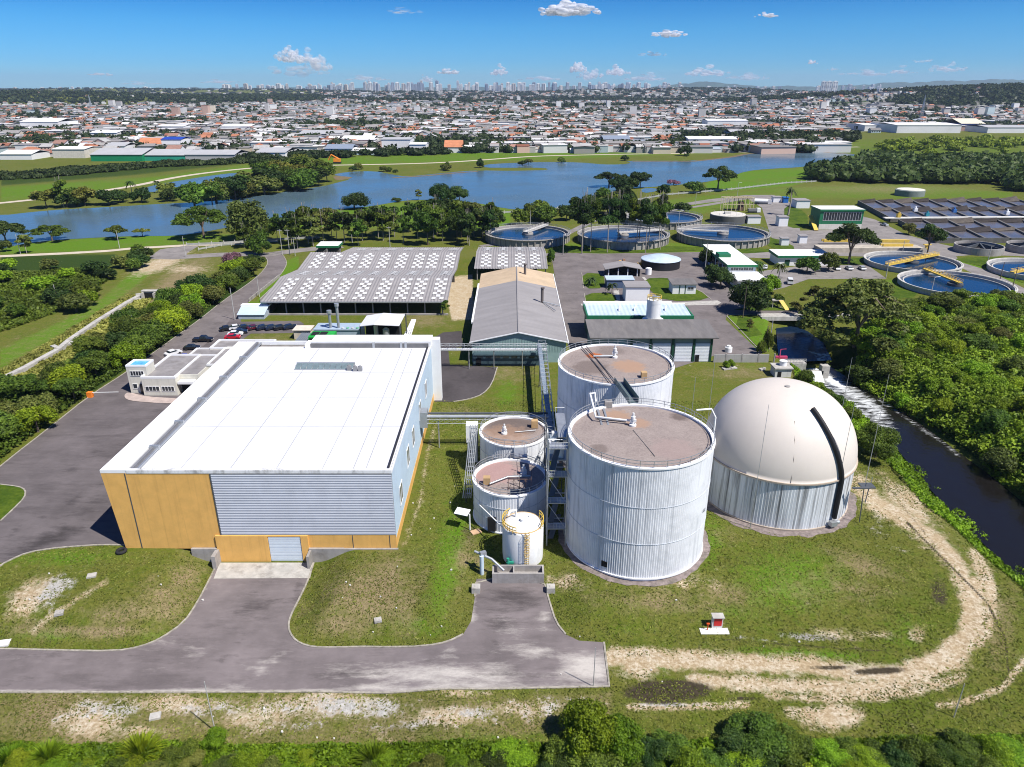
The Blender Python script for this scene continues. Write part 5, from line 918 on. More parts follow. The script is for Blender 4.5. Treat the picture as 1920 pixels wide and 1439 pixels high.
for k, (u, v, c_) in enumerate(((1684,408,YEL),(1737,406,mat('teal_motor',(.03,.22,.28),.5)),(1788,399,mat('blue_motor',(.05,.16,.40),.5)),(1887,403,WHITE),(1715,397,WHITE))):
    p = px2w(u, v, 3); tag(MB().obox((p[0],p[1],4.0),(1.8,1.8,1.8)).cyl(p[0],p[1],4.9,5.8,.5,10).build('aerator_motor', c_), ['yellow aerator motor at the left end of the basin walkway','teal aerator motor on the basin walkway','blue aerator motor on the far basin row','white motor housing on the basin walkway','white motor housing beyond the basin walkway'][k], 'motor')
def simple(name, label, cat, x0, x1, y0, y1, h, wm=WHITE, rm=GREYR, eave=.4, rise=.0, trim=None, wins=(), doors=(), roofname='roof'):
    t = thing(name, label, cat, ((x0+x1)/2, y0, 0)); part(MB().box(x0,x1,y0,y1,-.1,h), 'wall', wm, t)
    part(MB().slab((x0-eave,y0-eave,h+.25),(x1+eave,y0-eave,h+.25),(x1+eave,y1+eave,h+.25+rise),(x0-eave,y1+eave,h+.25+rise), .24), roofname, rm, t)
    if trim: part(MB().box(x0-eave-.05,x1+eave+.05,y0-eave-.1,y0-eave,h-.6,h+.3).box(x0-eave-.1,x0-eave,y0-eave,y1+eave,h-.6,h+.3).box(x1+eave,x1+eave+.1,y0-eave,y1+eave,h-.6,h+.3), 'fascia', trim, t)
    for a0, a1, z0, z1, n in wins: window(t, '-y', a0, a1, z0, z1, y0, n)
    for a0, a1, z1 in doors: part(MB().box(a0,a1,y0-.06,y0,.02,z1), 'door', DGREEN, t)
    return t
WROOF = mat('offwhite_roof', (.74,.72,.68), .7, .06, .3, dirt=.25, dirtcol=(.5,.48,.45))
ob = simple('office_block', 'long white-roofed office with green trim beside the leafy side street', 'building', 79.3, 89.4, 257, 293, 5.8, STEELB, WROOF, .5, 0, GREEN, [(80.3,88.6,3.9,5.0,9)])
for i in range(7): window(ob, '-x', 260+i*4.8, 263.6+i*4.8, 1.2, 4.6, 79.3, 2, DGREEN)
part(MB().box(79.5,89,244.5,256.8,-.1,3.2).box(79,90,243.8,256.6,3.2,3.6), 'annex', WHITE, ob); part(MB().box(79.0,83.5,269,274,5.9,7.2), 'roof_box', GREEN, ob)
simple('low_office', 'low white building with green eave facing the car park', 'building', 106.5, 127, 281, 291, 3.9, WHITE, WROOF, .6, .3, GREEN, [(114,120,1.0,2.6,4)], [(109,111,2.4)])
cb = simple('control_building', 'dark green control building with a long ribbon window and white roof', 'building', 153.5, 175, 359, 371, 9.8, GREEN, WROOF, .4, 0, GREEN, [(155.2,174,4.6,8.6,14)])
part(MB().box(153.6,174.9,358.8,358.95,.1,2.8), 'lower_wall', CREAM, cb); part(MB().slab((150.5,356,.4),(152.5,356,.4),(152.5,366,6),(150.5,366,6),.3), 'stair', YEL, cb)
k1 = simple('pump_kiosk', 'small white kiosk with green door frames on the lawn behind the silo', 'building', 55.4, 63.4, 238.7, 245, 3.3, WHITE, mat('dark_fibre_roof',(.155,.145,.14)), .5, .3, None, [(60.6,62.6,1.6,2.5,2)], [(57.6,57.9,3.2),(59.6,59.9,3.2)])
def kiosk(u0, v0, u1, vt, lab, dep=5, rm=GREYR, wm=WHITE, nm='kiosk'):
    p = gp(u0, v0); q = gp(u1, v0); mm = mpp(u0, v0); h = max(2.4, (v0-vt)*mm*1.05); return simple(nm, lab, 'building', p.x, q.x, p.y, p.y+dep, h, wm, rm, .3, .1)
kiosk(1459,425,1476,409,'small white kiosk between the two grey roads left of the green control building')
kiosk(1498,457,1512,444,'tiny white kiosk on the lawn right of the low green-eaved building', 3); kiosk(1401,420,1425,408,'white kiosk beside the sludge tank', 5); kiosk(1492,391,1517,378,'white shed with grey roof left of the green control building', 9)
kiosk(1468,381,1477,372,'small blue cabin near the tank lorry', 3, mat('blue_paint',(.02,.13,.40),.5), mat('blue_paint',(.02,.13,.40),.5), 'cabin'); kiosk(1449,380,1464,371,'white hut left of the blue cabin', 4)
kiosk(1464,461,1478,449,'white gatehouse hidden in the shrubs near the round trees', 3)
p = gp(1152,519); oh = thing('open_shed', 'dark open-fronted gabled shed beside the silver domed tank', 'shed', (p.x+4,p.y,0)); x0, x1 = p.x-3, p.x+9.5; y0 = p.y
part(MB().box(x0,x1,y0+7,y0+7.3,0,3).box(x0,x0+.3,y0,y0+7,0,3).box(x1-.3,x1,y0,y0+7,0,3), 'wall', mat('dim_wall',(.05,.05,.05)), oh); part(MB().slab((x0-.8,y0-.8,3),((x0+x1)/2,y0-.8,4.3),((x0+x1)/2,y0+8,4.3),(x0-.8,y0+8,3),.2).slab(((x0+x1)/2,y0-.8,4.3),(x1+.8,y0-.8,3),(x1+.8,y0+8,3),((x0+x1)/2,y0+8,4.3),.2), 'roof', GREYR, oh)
for i in range(4): part(MB().box(x0+.5+i*3.6,x0+.8+i*3.6,y0-.1,y0+.2,0,3), 'post', WHITE, oh)
kiosk(1137,541,1187,526,'pale blue-roofed shed in front of the dark open shed', 5, BLUER, mat('navy_wall',(.08,.12,.20),.6)); kiosk(1172,567,1216,540,'white hut with grey flat roof behind the silo', 7, GREYR)
p = gp(1241,505); dm = thing('covered_tank', 'dark round tank with silver conical roof beside the side street', 'tank', (p.x,p.y+4,0)); part(MB().cyl(p.x,p.y+4,0,3.3,7.6,48), 'wall', mat('tank_black',(.02,.022,.025),.6), dm); part(MB().lathe(p.x,p.y+4,[(7.9,3.2),(7.8,3.4),(4,4.5),(.01,5.2)],24,False), 'roof', BLUER, dm)
p = gp(1215,515); tag(MB().cyl(p.x,p.y,0,2.4,1.2,16).cyl(p.x,p.y,2.4,2.6,.8,16).build('water_drum', WHITE), 'small white round tank in front of the silver domed tank', 'tank')
p = gp(1150,500)
for k, (u, v, c_) in enumerate(((1159,499,(.75,.42,.05)),(1200,500,(.75,.42,.05)),(1166,496,(.35,.2,.12)))): p = gp(u, v); tag(MB().obox((p.x,p.y,.8),(2.4,1.2,1.4),.3*k).obox((p.x+.6,p.y,1.8),(.9,.9,.8),.2).build('machine_unit', mat('machine_%d' % k, c_, .5)), ['orange machine unit left behind the open shed','orange machine unit right behind the open shed','brown machine unit between the orange ones'][k], 'machine')
# sludge works
p = gp(1370,421); t = thing('sludge_tank', 'pale round sludge tank beneath the yellow pipe frame', 'tank', (p.x,p.y+7,0)); part(MB().cyl(p.x,p.y+7,0,4.0,9.2,40), 'wall', mat('dim_tank',(.10,.10,.10)), t); part(MB().cyl(p.x,p.y+7,4.0,4.3,9.0,40), 'roof', mat('pale_deck',(.55,.52,.46),.9,.2,.5,dirt=.4), t)
w = MB()
for i in range(5): w.tube([(p.x-6+i*3,p.y+2,4.3),(p.x-6+i*3,p.y+2,5.3)],.08,4).tube([(p.x-6+i*3,p.y+12,4.3),(p.x-6+i*3,p.y+12,5.3)],.08,4)
part(w.box(p.x-2,p.x+1,p.y+6,p.y+8,4.3,5.5), 'fitting', PALEC, t)
p = gp(1380,396); t = thing('pipe_gantry', 'tall cream pipe frame structure near the tank lorry', 'frame', (p.x,p.y,0)); w = MB()
for i in range(8):
    for j in (0, 5): w.box(p.x-8+i*2.5,p.x-7.7+i*2.5,p.y+j,p.y+j+.3,0,7.5)
w.box(p.x-8.2,p.x+10,p.y,p.y+.4,7.2,7.6).box(p.x-8.2,p.x+10,p.y+5,p.y+5.4,7.2,7.6).box(p.x-8.2,p.x+10,p.y-.1,p.y+.3,3.6,3.9); part(w, 'frame', mat('cream_steel',(.60,.52,.32),.6), t); part(MB().box(p.x-2,p.x+9,p.y+.5,p.y+4.8,7.0,7.3).cyl(p.x+3,p.y+2,0,5,1.6,16), 'deck', mat('rusty_steel',(.16,.10,.08)), t)
# grit channels with yellow girders
p = gp(1650,470)
for k, (u0, u1, v) in enumerate(((1545,1600,452),(1654,1705,453),(1656,1712,461))):
    a = px2w(u0, v, 2.0); b_ = px2w(u1, v, 2.0); tag(MB().box(a[0],b_[0],a[1],a[1]+1.0,1.4,2.6).box(a[0],b_[0],a[1]+2.2,a[1]+3.2,1.4,2.3).build('yellow_girder', YEL), ['yellow girder over the channel left of the big dark tree','yellow girder over the channel right of the big dark tree','lower yellow girder right of the big dark tree'][k], 'girder')
a = gp(1540,474); b2 = gp(1730,472); tag(MB().box(a.x,b2.x,a.y,a.y+9,-.1,1.6).box(a.x,b2.x,a.y-.2,a.y+.1,-.1,2.0).build('grit_channel', mat('channel_concrete',(.45,.40,.32),.9,.2,.5,dirt=.4)), 'low concrete grit channel block under the yellow girders', 'channel')
p = gp(1716,362+8); t = thing('round_pavilion', 'low grey walled round structure with cream roof on the meadow behind the basins', 'building', (p.x,p.y+8,0)); part(MB().cyl(p.x,p.y+8,0,3.6,9,20), 'wall', mat('greenish_wall',(.20,.23,.21),.8), t); part(MB().cyl(p.x+1,p.y+9,3.6,3.9,8.4,20), 'roof', mat('cream_roof',(.62,.60,.50),.8), t)
# generator yard behind the hall
t = thing('white_canopy', 'white pitched canopy roof over machinery behind the hall', 'canopy', (-36,178,0)); 
def onp(u, v, z): a = px2w(u, v, z); return Vector((a[0], a[1], z))
ql = [onp(673,612,6.5), onp(748,611,6.5), onp(759,590,6.5), onp(687,592,6.5)]; rl, rr_ = onp(700,609,7.3), onp(719,587,7.3)
part(MB().slab(ql[0],rl,rr_,ql[3],.15).slab(rl,ql[1],ql[2],rr_,.15), 'roof', ROOFW, t)
for q in ql: part(MB().box(q.x-.15,q.x+.15,q.y-.15+1,q.y+.15+1,0,6.4), 'post', DSTEEL, t)
cx_, cy_ = (ql[0].x+ql[1].x)/2, ql[0].y
part(MB().box(cx_-5,cx_+5,cy_+6,cy_+6.3,0,5.6), 'back_wall', DARK, t)
for k, (dx, r, h) in enumerate(((-1.2,.6,6.2),(1.5,.9,5.2))): tag(MB().cyl(cx_+dx,cy_+1.5,0,h,r,16).cyl(cx_+dx,cy_+1.5,h,h+.3,r*.6,12).build('scrubber_vessel', GALV), ['thin steel vessel under the front edge of the white canopy','fat steel vessel under the white canopy'][k], 'vessel')
a = onp(597,613,3); tag(MB().box(a.x,a.x+13,a.y-5,a.y+.5,0,3.6).box(a.x-.2,a.x+13.2,a.y-5.2,a.y+.7,3.6,3.9).build('container', mat('container_blue',(.34,.42,.50),.5,.1,streak=.2)), 'long pale blue container building with white roof edge behind the hall', 'container')
a = onp(560,632,2.6); w = MB()
for i in range(14): w.box(a.x+i*.55,a.x+i*.55+.4,a.y-5,a.y+3,.1,2.8)
tag(w.box(a.x-.1,a.x+7.8,a.y-4.9,a.y+2.9,0,2.7).build('ribbed_container', mat('ribbed_grey',(.17,.19,.21),.6)), 'grey ribbed container next to the green machine behind the hall', 'container')
a = onp(578,640,3); g_ = thing('generator', 'bright green generator housing with black radiator panels behind the hall', 'generator', (a.x+2.5,a.y,0)); GB = mat('bright_green',(.02,.36,.05),.5); part(MB().box(a.x,a.x+6.5,a.y,a.y+5,0,4.2).box(a.x+1.5,a.x+4.8,a.y-3,a.y,0,3.2), 'housing', GB, g_)
for i in range(2): part(MB().box(a.x+.3+i*2.2,a.x+2.3+i*2.2,a.y+1.2,a.y+4.2,4.2,4.3).box(a.x+.3+i*2.2,a.x+2.3+i*2.2,a.y-.06,a.y,1.6,3.8), 'radiator', DARK, g_)
for k, (u, vb, vt, r) in enumerate(((622,645,604,.4),(637,645,587,.38))):
    p = px2w(u, 640, 0); hh = 8.2 if k == 0 else 10.2; tag(MB().cyl(p[0],p[1],0,hh,r,14).cyl(p[0],p[1],hh,hh+.8,r*1.7,14).build('exhaust_stack', GALV), ['shorter exhaust stack behind the hall','taller exhaust stack with rain cap behind the hall'][k], 'stack')
for k in range(4): p = px2w(645+k*9, 641, 0); tag(MB().obox((p[0],p[1],1.6),(1.4,1.4,3.0)).cyl(p[0],p[1],3.1,4.2,.4,10).build('blower_unit', [mat('dull_white',(.5,.52,.52),.6), mat('light_green',(.16,.42,.25),.6)][k % 2]), ['grey-white','pale green','second grey-white','second pale green'][k]+' blower unit in the row beside the tall exhaust stack', 'blower')
a = onp(557,612,2.6); tag(MB().box(a.x,a.x+4.6,a.y-4,a.y,0,2.6).box(a.x-.3,a.x+4.9,a.y-4.3,a.y+.3,2.6,2.8).build('utility_hut', mat('buff_roof',(.62,.55,.45),.8)), 'small hut with pale buff roof left of the blue container', 'hut')
for k in range(4): a = gp(756+k*4,637); b_ = gp(772+k*2.2,603); tag(MB().tube([(a.x,a.y,.5),(b_.x,b_.y,.5)],.22,6).build('ground_pipe', WHITE), ['first','second','third','fourth'][k]+' white ground pipe from the left beside the white canopy', 'pipe')
a = gp(447,599); b_ = gp(495,599); t = thing('bunker_roof', 'low white-edged shed with bluish roof behind the parked cars', 'shed', (a.x+4,a.y,0)); part(MB().box(a.x,b_.x,a.y,a.y+6,0,1.6), 'wall', mat('blue_grey',(.36,.42,.48),.6), t); part(MB().slab((a.x-.3,a.y-.3,1.5),(b_.x+.3,a.y-.3,1.5),(b_.x+.3,a.y+4.5,3),(a.x-.3,a.y+4.5,3),.15), 'roof', BLUER, t); part(MB().box(a.x-.6,b_.x+.6,a.y+4.5,a.y+6.5,2.9,3.2), 'top', WHITE, t)
p = gp(576,475+2); simple('gate_lodge', 'small lodge with white roof and green fascia at the road end of the composting shed', 'building', *(lambda a, b: (a.x, b.x, a.y, a.y+7))(gp(597,476), gp(633,476)), 3.2, mat('dim_wall',(.05,.05,.05)), WROOF, .6, .3, GREEN)
# side wall strips of the road, low concrete walls
for k, (u0, v0, u1, v1) in enumerate(((467,566,524,520),(488,566,510,545))):
    a, b_ = gp(u0, v0), gp(u1, v1); d = (b_-a); m_ = MB().obox(((a.x+b_.x)/2,(a.y+b_.y)/2,.5),(d.length,.3,1.1), math.atan2(d.y,d.x)); tag(m_.build('low_wall', GREYC), ['low concrete wall along the curved road','short low concrete wall near the shed corner'][k], 'wall')
# weir and river works
a, b_ = gp(1461,676), gp(1514,676); t = thing('weir_bridge', 'concrete weir deck with railings across the head of the river', 'weir', (a.x+4,a.y,-2)); part(MB().box(a.x-1,a.x+6.6,a.y-1.5,a.y+1.2,-4,-.3).box(a.x+11,a.x+13,a.y-1.3,a.y+.6,-4.5,-1.2).box(a.x+6,a.x+11.5,a.y-1.3,a.y-.6,-5,-2.5), 'deck', CONC, t)
w = MB()
for i in range(9): w.box(a.x+i*.8,a.x+.08+i*.8,a.y-1.4,a.y-1.3,-.3,.8)
w.box(a.x,a.x+6.5,a.y-1.4,a.y-1.3,.4,.48).box(a.x,a.x+6.5,a.y-1.4,a.y-1.3,.8,.88); part(w, 'railing', PALEC, t); part(MB().slab((a.x+6.8,a.y-4.5,-4.5),(a.x+10.8,a.y-4.5,-4.5),(a.x+10.8,a.y-1.3,-2.5),(a.x+6.8,a.y-1.3,-2.5),.3), 'spill_face', mat('foam_water',(.70,.72,.66),.5,.15,1.5), t)
part(MB().tube([(a.x+.4,a.y+1.2,0),(a.x+.9,a.y+2.4,2.2),(a.x+2.2,a.y+2,2.4)],.12,6).box(a.x-.5,a.x+2.6,a.y+1.4,a.y+2.2,-.1,.5), 'hoist', mat('pink_red_hoist',(.45,.05,.12),.5), t)
a, b_ = gp(1452,708), gp(1482,708); ph = simple('pump_house', 'small white pump house with grey roof and round tank on top by the river', 'building', a.x, b_.x, a.y, a.y+3.4, 2.2, mat('worn_white',(.6,.6,.57),.8,.1,1,dirt=.4,streak=.4), CONC, .3); part(MB().cyl((a.x+b_.x)/2+.4,a.y+2.0,2.46,3.5,.85,16).cyl((a.x+b_.x)/2+.4,a.y+2,3.5,3.65,.95,16), 'roof_tank', WHITE, ph); part(MB().box(a.x+.6,a.x+1.5,a.y-.05,a.y,.1,1.5), 'door', DARK, ph)
a = gp(1365,660); tag(MB().cyl(a.x,a.y,0,1.3,.95,16).cyl(a.x,a.y,1.3,1.8,.55,16).build('water_drum', WHITE), 'white water tank standing on asphalt behind the boundary wall', 'tank')
a, b_ = gp(1337,680), gp(1440,680); t = thing('boundary_wall', 'grey concrete boundary wall right of the garage block', 'wall', (a.x,a.y,0)); part(MB().box(a.x,b_.x,a.y,a.y+.25,-.1,2.2), 'panel', mat('wall_grey',(.36,.35,.33),.9,.15,.4,streak=.3), t)
for i in range(4): part(MB().box(a.x+3+i*4.2,a.x+3.3+i*4.2,a.y-.06,a.y+.3,-.1,2.35), 'post', GREYC, t)
for k, (u, v, s_) in enumerate(((1367,692,1.6),(1428,694,.5),(1376,654,.0))):
    if s_: a = gp(u, v); tag(MB().obox((a.x,a.y,.15),(2.4*s_,1.2,.4),.3).obox((a.x+.6,a.y+.3,.35),(1.0*s_,.7,.4),.9).build('rubble_slab', CONC), ['broken concrete slab under the round bush by the boundary wall','small concrete slab on grass left of the pump house'][k], 'slab')
# canal crossing and gate by the round trees
a, b_ = gp(1440,598), gp(1600,598); t = thing('canal_bridge', 'concrete road deck over the canal in front of the spreading trees', 'bridge', (a.x,a.y,0)); part(MB().box(a.x-2,b_.x,a.y,a.y+4.5,-.6,.35), 'deck', CONC, t); part(MB().box(a.x-2,b_.x,a.y-.2,a.y+.05,-.6,.7), 'parapet', PALEC, t)
a = gp(1466,578); tag(MB().slab((a.x,a.y-3,.2),(a.x+1.4,a.y-3,.2),(a.x,a.y,2.6),(a.x-1.4,a.y,2.6),.3).build('yellow_ramp', YEL), 'bright yellow sloping steel stair by the canal gate', 'stair'); tag(MB().box(a.x-3.5,a.x-.2,a.y,a.y+2.2,2.3,2.6).box(a.x-3.2,a.x-3,a.y+.2,a.y+.4,0,2.3).box(a.x-.6,a.x-.4,a.y+.2,a.y+.4,0,2.3).build('gate_canopy', CONC), 'small flat concrete canopy above the canal gate', 'canopy')
# red cabinet
a = gp(1340,1188); t = thing('fire_cabinet', 'open red fire-hose cabinet on a white slab in the mown grass', 'cabinet', tuple(a)); part(MB().box(a.x-1.9,a.x+1.9,a.y-.2,a.y+.9,a.z-.1,a.z+.12), 'slab', mat('white_slab',(.72,.70,.66),.8,.1,1), t); part(MB().box(a.x-.2,a.x+1.2,a.y+.9,a.y+1.5,a.z,a.z+1.9), 'box', mat('worn_white',(.6,.6,.57)), t); part(MB().box(a.x,a.x+1.05,a.y+.84,a.y+.9,a.z+.5,a.z+1.7), 'red_panel', REDP, t); part(MB().box(a.x-.3,a.x+1.3,a.y+.6,a.y+1.7,a.z+1.9,a.z+2.0), 'roof', CONC, t); part(MB().cyl(a.x-.9,a.y+.5,a.z,a.z+1.3,.07,8).box(a.x-1.1,a.x-.7,a.y+.4,a.y+.6,a.z+1.1,a.z+1.25), 'hydrant', mat('red_orange',(.7,.10,.02),.5), t)
for k, (u, v, w_) in enumerate(((708,1162,.9),(172,1081,1.1),(111,1150,1.0),(291,1345,1.1),(880,1250,0),(700,932,.6),(804,938,0))):
    if not w_: continue
    a = gp(u, v); m_ = MB().obox((a.x,a.y,a.z+.1),(1.1*w_,.9*w_,.35),.3); m_.obox((a.x,a.y,a.z+.29),(.6*w_,.5*w_,.05),.3); tag(m_.build('manhole_box', CONC), ['concrete manhole box on the grass island between the two driveways','round-edged manhole on the left grass island nearest the yard','manhole on the pale worn patch of the left grass island','concrete box on the worn strip below the lower road','','small manhole beside the orange wall base',''][k], 'manhole')
a = gp(15,1209); tag(MB().obox((a.x-1.2,a.y,a.z+.12),(2.6,1.2,.25),.2).build('white_slab', mat('white_slab',(.72,.70,.66))), 'white slab at the left edge beside the lower road kerb', 'slab')
# scattered little stones and litter on the grass
rg = random.Random(5)
for k in range(46):
    u, v = rg.choice([(rg.uniform(40,380),rg.uniform(1035,1200)),(rg.uniform(600,860),rg.uniform(1060,1200)),(rg.uniform(1050,1700),rg.uniform(1100,1290)),(rg.uniform(60,1150),rg.uniform(1305,1390)),(rg.uniform(760,860),rg.uniform(880,1100))]); a = gp(u, v); s_ = rg.uniform(.12,.34)
    m_ = MB(); bmv = [(a.x+s_*rg.uniform(.7,1.3)*math.cos(t_)*(1-abs(z_)*.5), a.y+s_*.8*math.sin(t_)*(1-abs(z_)*.5), a.z+.05+s_*.3*(z_+1)) for z_ in (-1,1) for t_ in (0,1.2,2.5,3.8,5.1)]; m_.add(bmv, [(5,6,7,8,9)]+[(i,(i+1) % 5,5+(i+1) % 5,5+i) for i in range(5)])
    tag(m_.build('stone', mat('pale_stone',(.62,.60,.55),.9,.2,2)), 'pale loose stone lying in the mown grass', 'stone', 'loose stones in the grass')
# poles
def pole(u, vb, vt, lab, r=.14, m=WOODP, arm=True, cat='pole', name='utility_pole'):
    a = gp(u, vb); k = a.y; z = CAMZ - k*math.tan(math.atan2(FPX*SP+(vt-719.5)*CP, FPX*CP-(vt-719.5)*SP)); o = thing(name, lab, cat, tuple(a))
    part(MB().cyl(a.x, a.y, a.z-.1, z, r, 8, r*.6), 'post', m, o)
    if arm == 'lamp': part(MB().tube([(a.x,a.y,z-.1),(a.x+1.3,a.y,z+.2)],.06,5).obox((a.x+1.5,a.y,z+.18),(.8,.28,.12)), 'lamp_head', WHITE, o)
    elif arm: part(MB().box(a.x-1.0,a.x+1.0,a.y-.08,a.y+.08,z-.6,z-.45), 'crossarm', m, o)
    return o
PL = [(440,600,540,'white pole with a long shadow by the parking bays',0),(486,557,518,'pole on the curved road left of the composting shed',0),(529,478,430,'left of three poles at the top of the curved road',1),(543,478,430,'middle of three poles at the top of the curved road',1),(553,480,445,'right thin pole at the top of the curved road',0),
 (731,465,425,'pole rising behind the composting shed roof',1),(38,476,440,'thick white leaning pole at the left picture edge',0),(224,466,432,'thin pole beside the round lakeside tree',0),(348,482,443,'white pole at the lakeside roundabout',0),(994,425,395,'lamp pole left behind the leftmost clarifier',0),(1101,416,381,'lamp pole before the lake right of the leftmost clarifier',0),(1135,412,388,'lamp pole near the lake fence',0),
 (1270,440,396,'tall lamp pole between the clarifiers',2),(1055,478,440,'lamp pole at the plaza entrance behind the checker shed',2),(1320,518,456,'tall white pole at the corner of the long office',0),(1392,597,537,'wooden pole beside the round canal tree',0),(1381,376,343,'lamp pole near the cream pipe frame',2),(1303,385,362,'short lamp pole on the meadow path',2),
 (107,564,534,'bare pole standing among the left scrub',0),(127,726,688,'bare pole in the hedge left of the yard, lower',0),(252,620,592,'bare pole in the hedge left of the yard, upper',0),(1660,522,488,'lamp pole on the car park corner',2),(1745,551,520,'lamp pole in front of the yellow half bridge clarifier',2),(1874,526,492,'dark pole beside the rightmost clarifier',0),(1896,546,498,'lower dark pole by the rightmost clarifier',0),(1851,493,462,'thin leaning pole in front of the thickeners',0),
 (1433,660,612,'wooden pole next to the canal shrubs',0),(1441,655,600,'white thin pole next to the canal shrubs',0),(403,1372,1278,'thin lamp post standing in the bottom verge left of centre',0),(1788,1345,1282,'thin post in the bottom verge right of centre',0),(1112,1288,1215,'thin post at the end of the lower road',0),(1690,480,452,'thin pole beside the basins road',0),(1600,470,440,'thin pole behind the big dark tree',0),(660,455,432,'white pole in the grove behind the shed',0)]
for u, vb, vt, lab, kd in PL: pole(u, vb, vt, lab, .16 if vb < 1000 else .07, WPOLE if ('wooden' in lab or 'dark pole' in lab) else WOODP, [False, True, 'lamp'][kd], 'lamp post' if kd == 2 or 'lamp' in lab else 'pole', 'lamp_post' if 'lamp' in lab else 'utility_pole')
# fence along the lake
def fence(lab, pts, step, h=1.8, m=PALEC, name='fence'):
    P = pw(pts); t = thing(name, lab, 'fence', (P[0][0],P[0][1],0)); rail = MB(); k = 0
    for a, b_ in zip(P[:-1], P[1:]):
        L_ = math.dist(a, b_); n = max(1, int(L_/step)); an = math.atan2(b_[1]-a[1], b_[0]-a[0])
        for i in range(n):
            x = a[0]+(b_[0]-a[0])*i/n; y_ = a[1]+(b_[1]-a[1])*i/n
            if k < 95: part(MB().obox((x,y_,h/2),(.3,.3,h),an), 'post', m, t); k += 1
        rail.obox(((a[0]+b_[0])/2,(a[1]+b_[1])/2,h*.45),(L_,.1,h*.5),an)
    part(rail, 'mesh_panel', mat('fence_mesh',(.34,.35,.32),.9), t)
fence('white concrete post fence along the near shore of the lake', [(930,402),(1032,395),(1125,385),(1182,379),(1250,367),(1312,362),(1380,356),(1473,345),(1530,342)], 4.5)
fence('white post fence beside the lakeside road left of the grove', [(350,462),(420,459),(520,452),(600,448)], 4.0); fence('short rail fence beside the gate lodge road', [(372,470),(415,462),(470,459)], 3.5, 1.4)
# derelict wall line in the left scrub
a_ = pw([(-30,735),(50,695),(110,662),(130,645),(180,610),(240,572),(262,560)]); w = MB()
for p, q in zip(a_[:-1], a_[1:]): d = math.dist(p, q); w.obox(((p[0]+q[0])/2,(p[1]+q[1])/2,.6),(d+.1,1.4,1.3),math.atan2(q[1]-p[1],q[0]-p[0]))
tag(w.build('broken_wall', mat('old_concrete',(.44,.42,.38),.95,.25,.8,dirt=.5)), 'old pale concrete channel wall crossing the left scrub diagonally', 'wall')
a = gp(280,560); t = thing('culvert_head', 'pale concrete culvert head at the end of the diagonal wall', 'culvert', tuple(a)); part(MB().box(a.x-2,a.x+2.5,a.y,a.y+.5,0,2.4).box(a.x-2,a.x-1.5,a.y-1.5,a.y,0,2.2).box(a.x+2,a.x+2.5,a.y-1.5,a.y,0,2.2).box(a.x-2.4,a.x+2.9,a.y-.2,a.y+1.6,2.4,2.7), 'portal', mat('old_concrete',(.44,.42,.38)), t); part(MB().box(a.x-1.5,a.x+2,a.y-.1,a.y+.05,.1,2.0), 'opening', DARK, t)
for k, (u, v) in enumerate(((262,556),(133,648),(103,655),(258,566))): a = gp(u, v); tag(MB().obox((a.x,a.y,.5),(2.4,1.2,.9),.5+k).build('concrete_block', mat('old_concrete',(.44,.42,.38))), ['loose concrete block left of the culvert head','loose concrete block right of the diagonal wall','loose concrete block left of the diagonal wall','lower loose concrete block by the culvert head'][k], 'block')
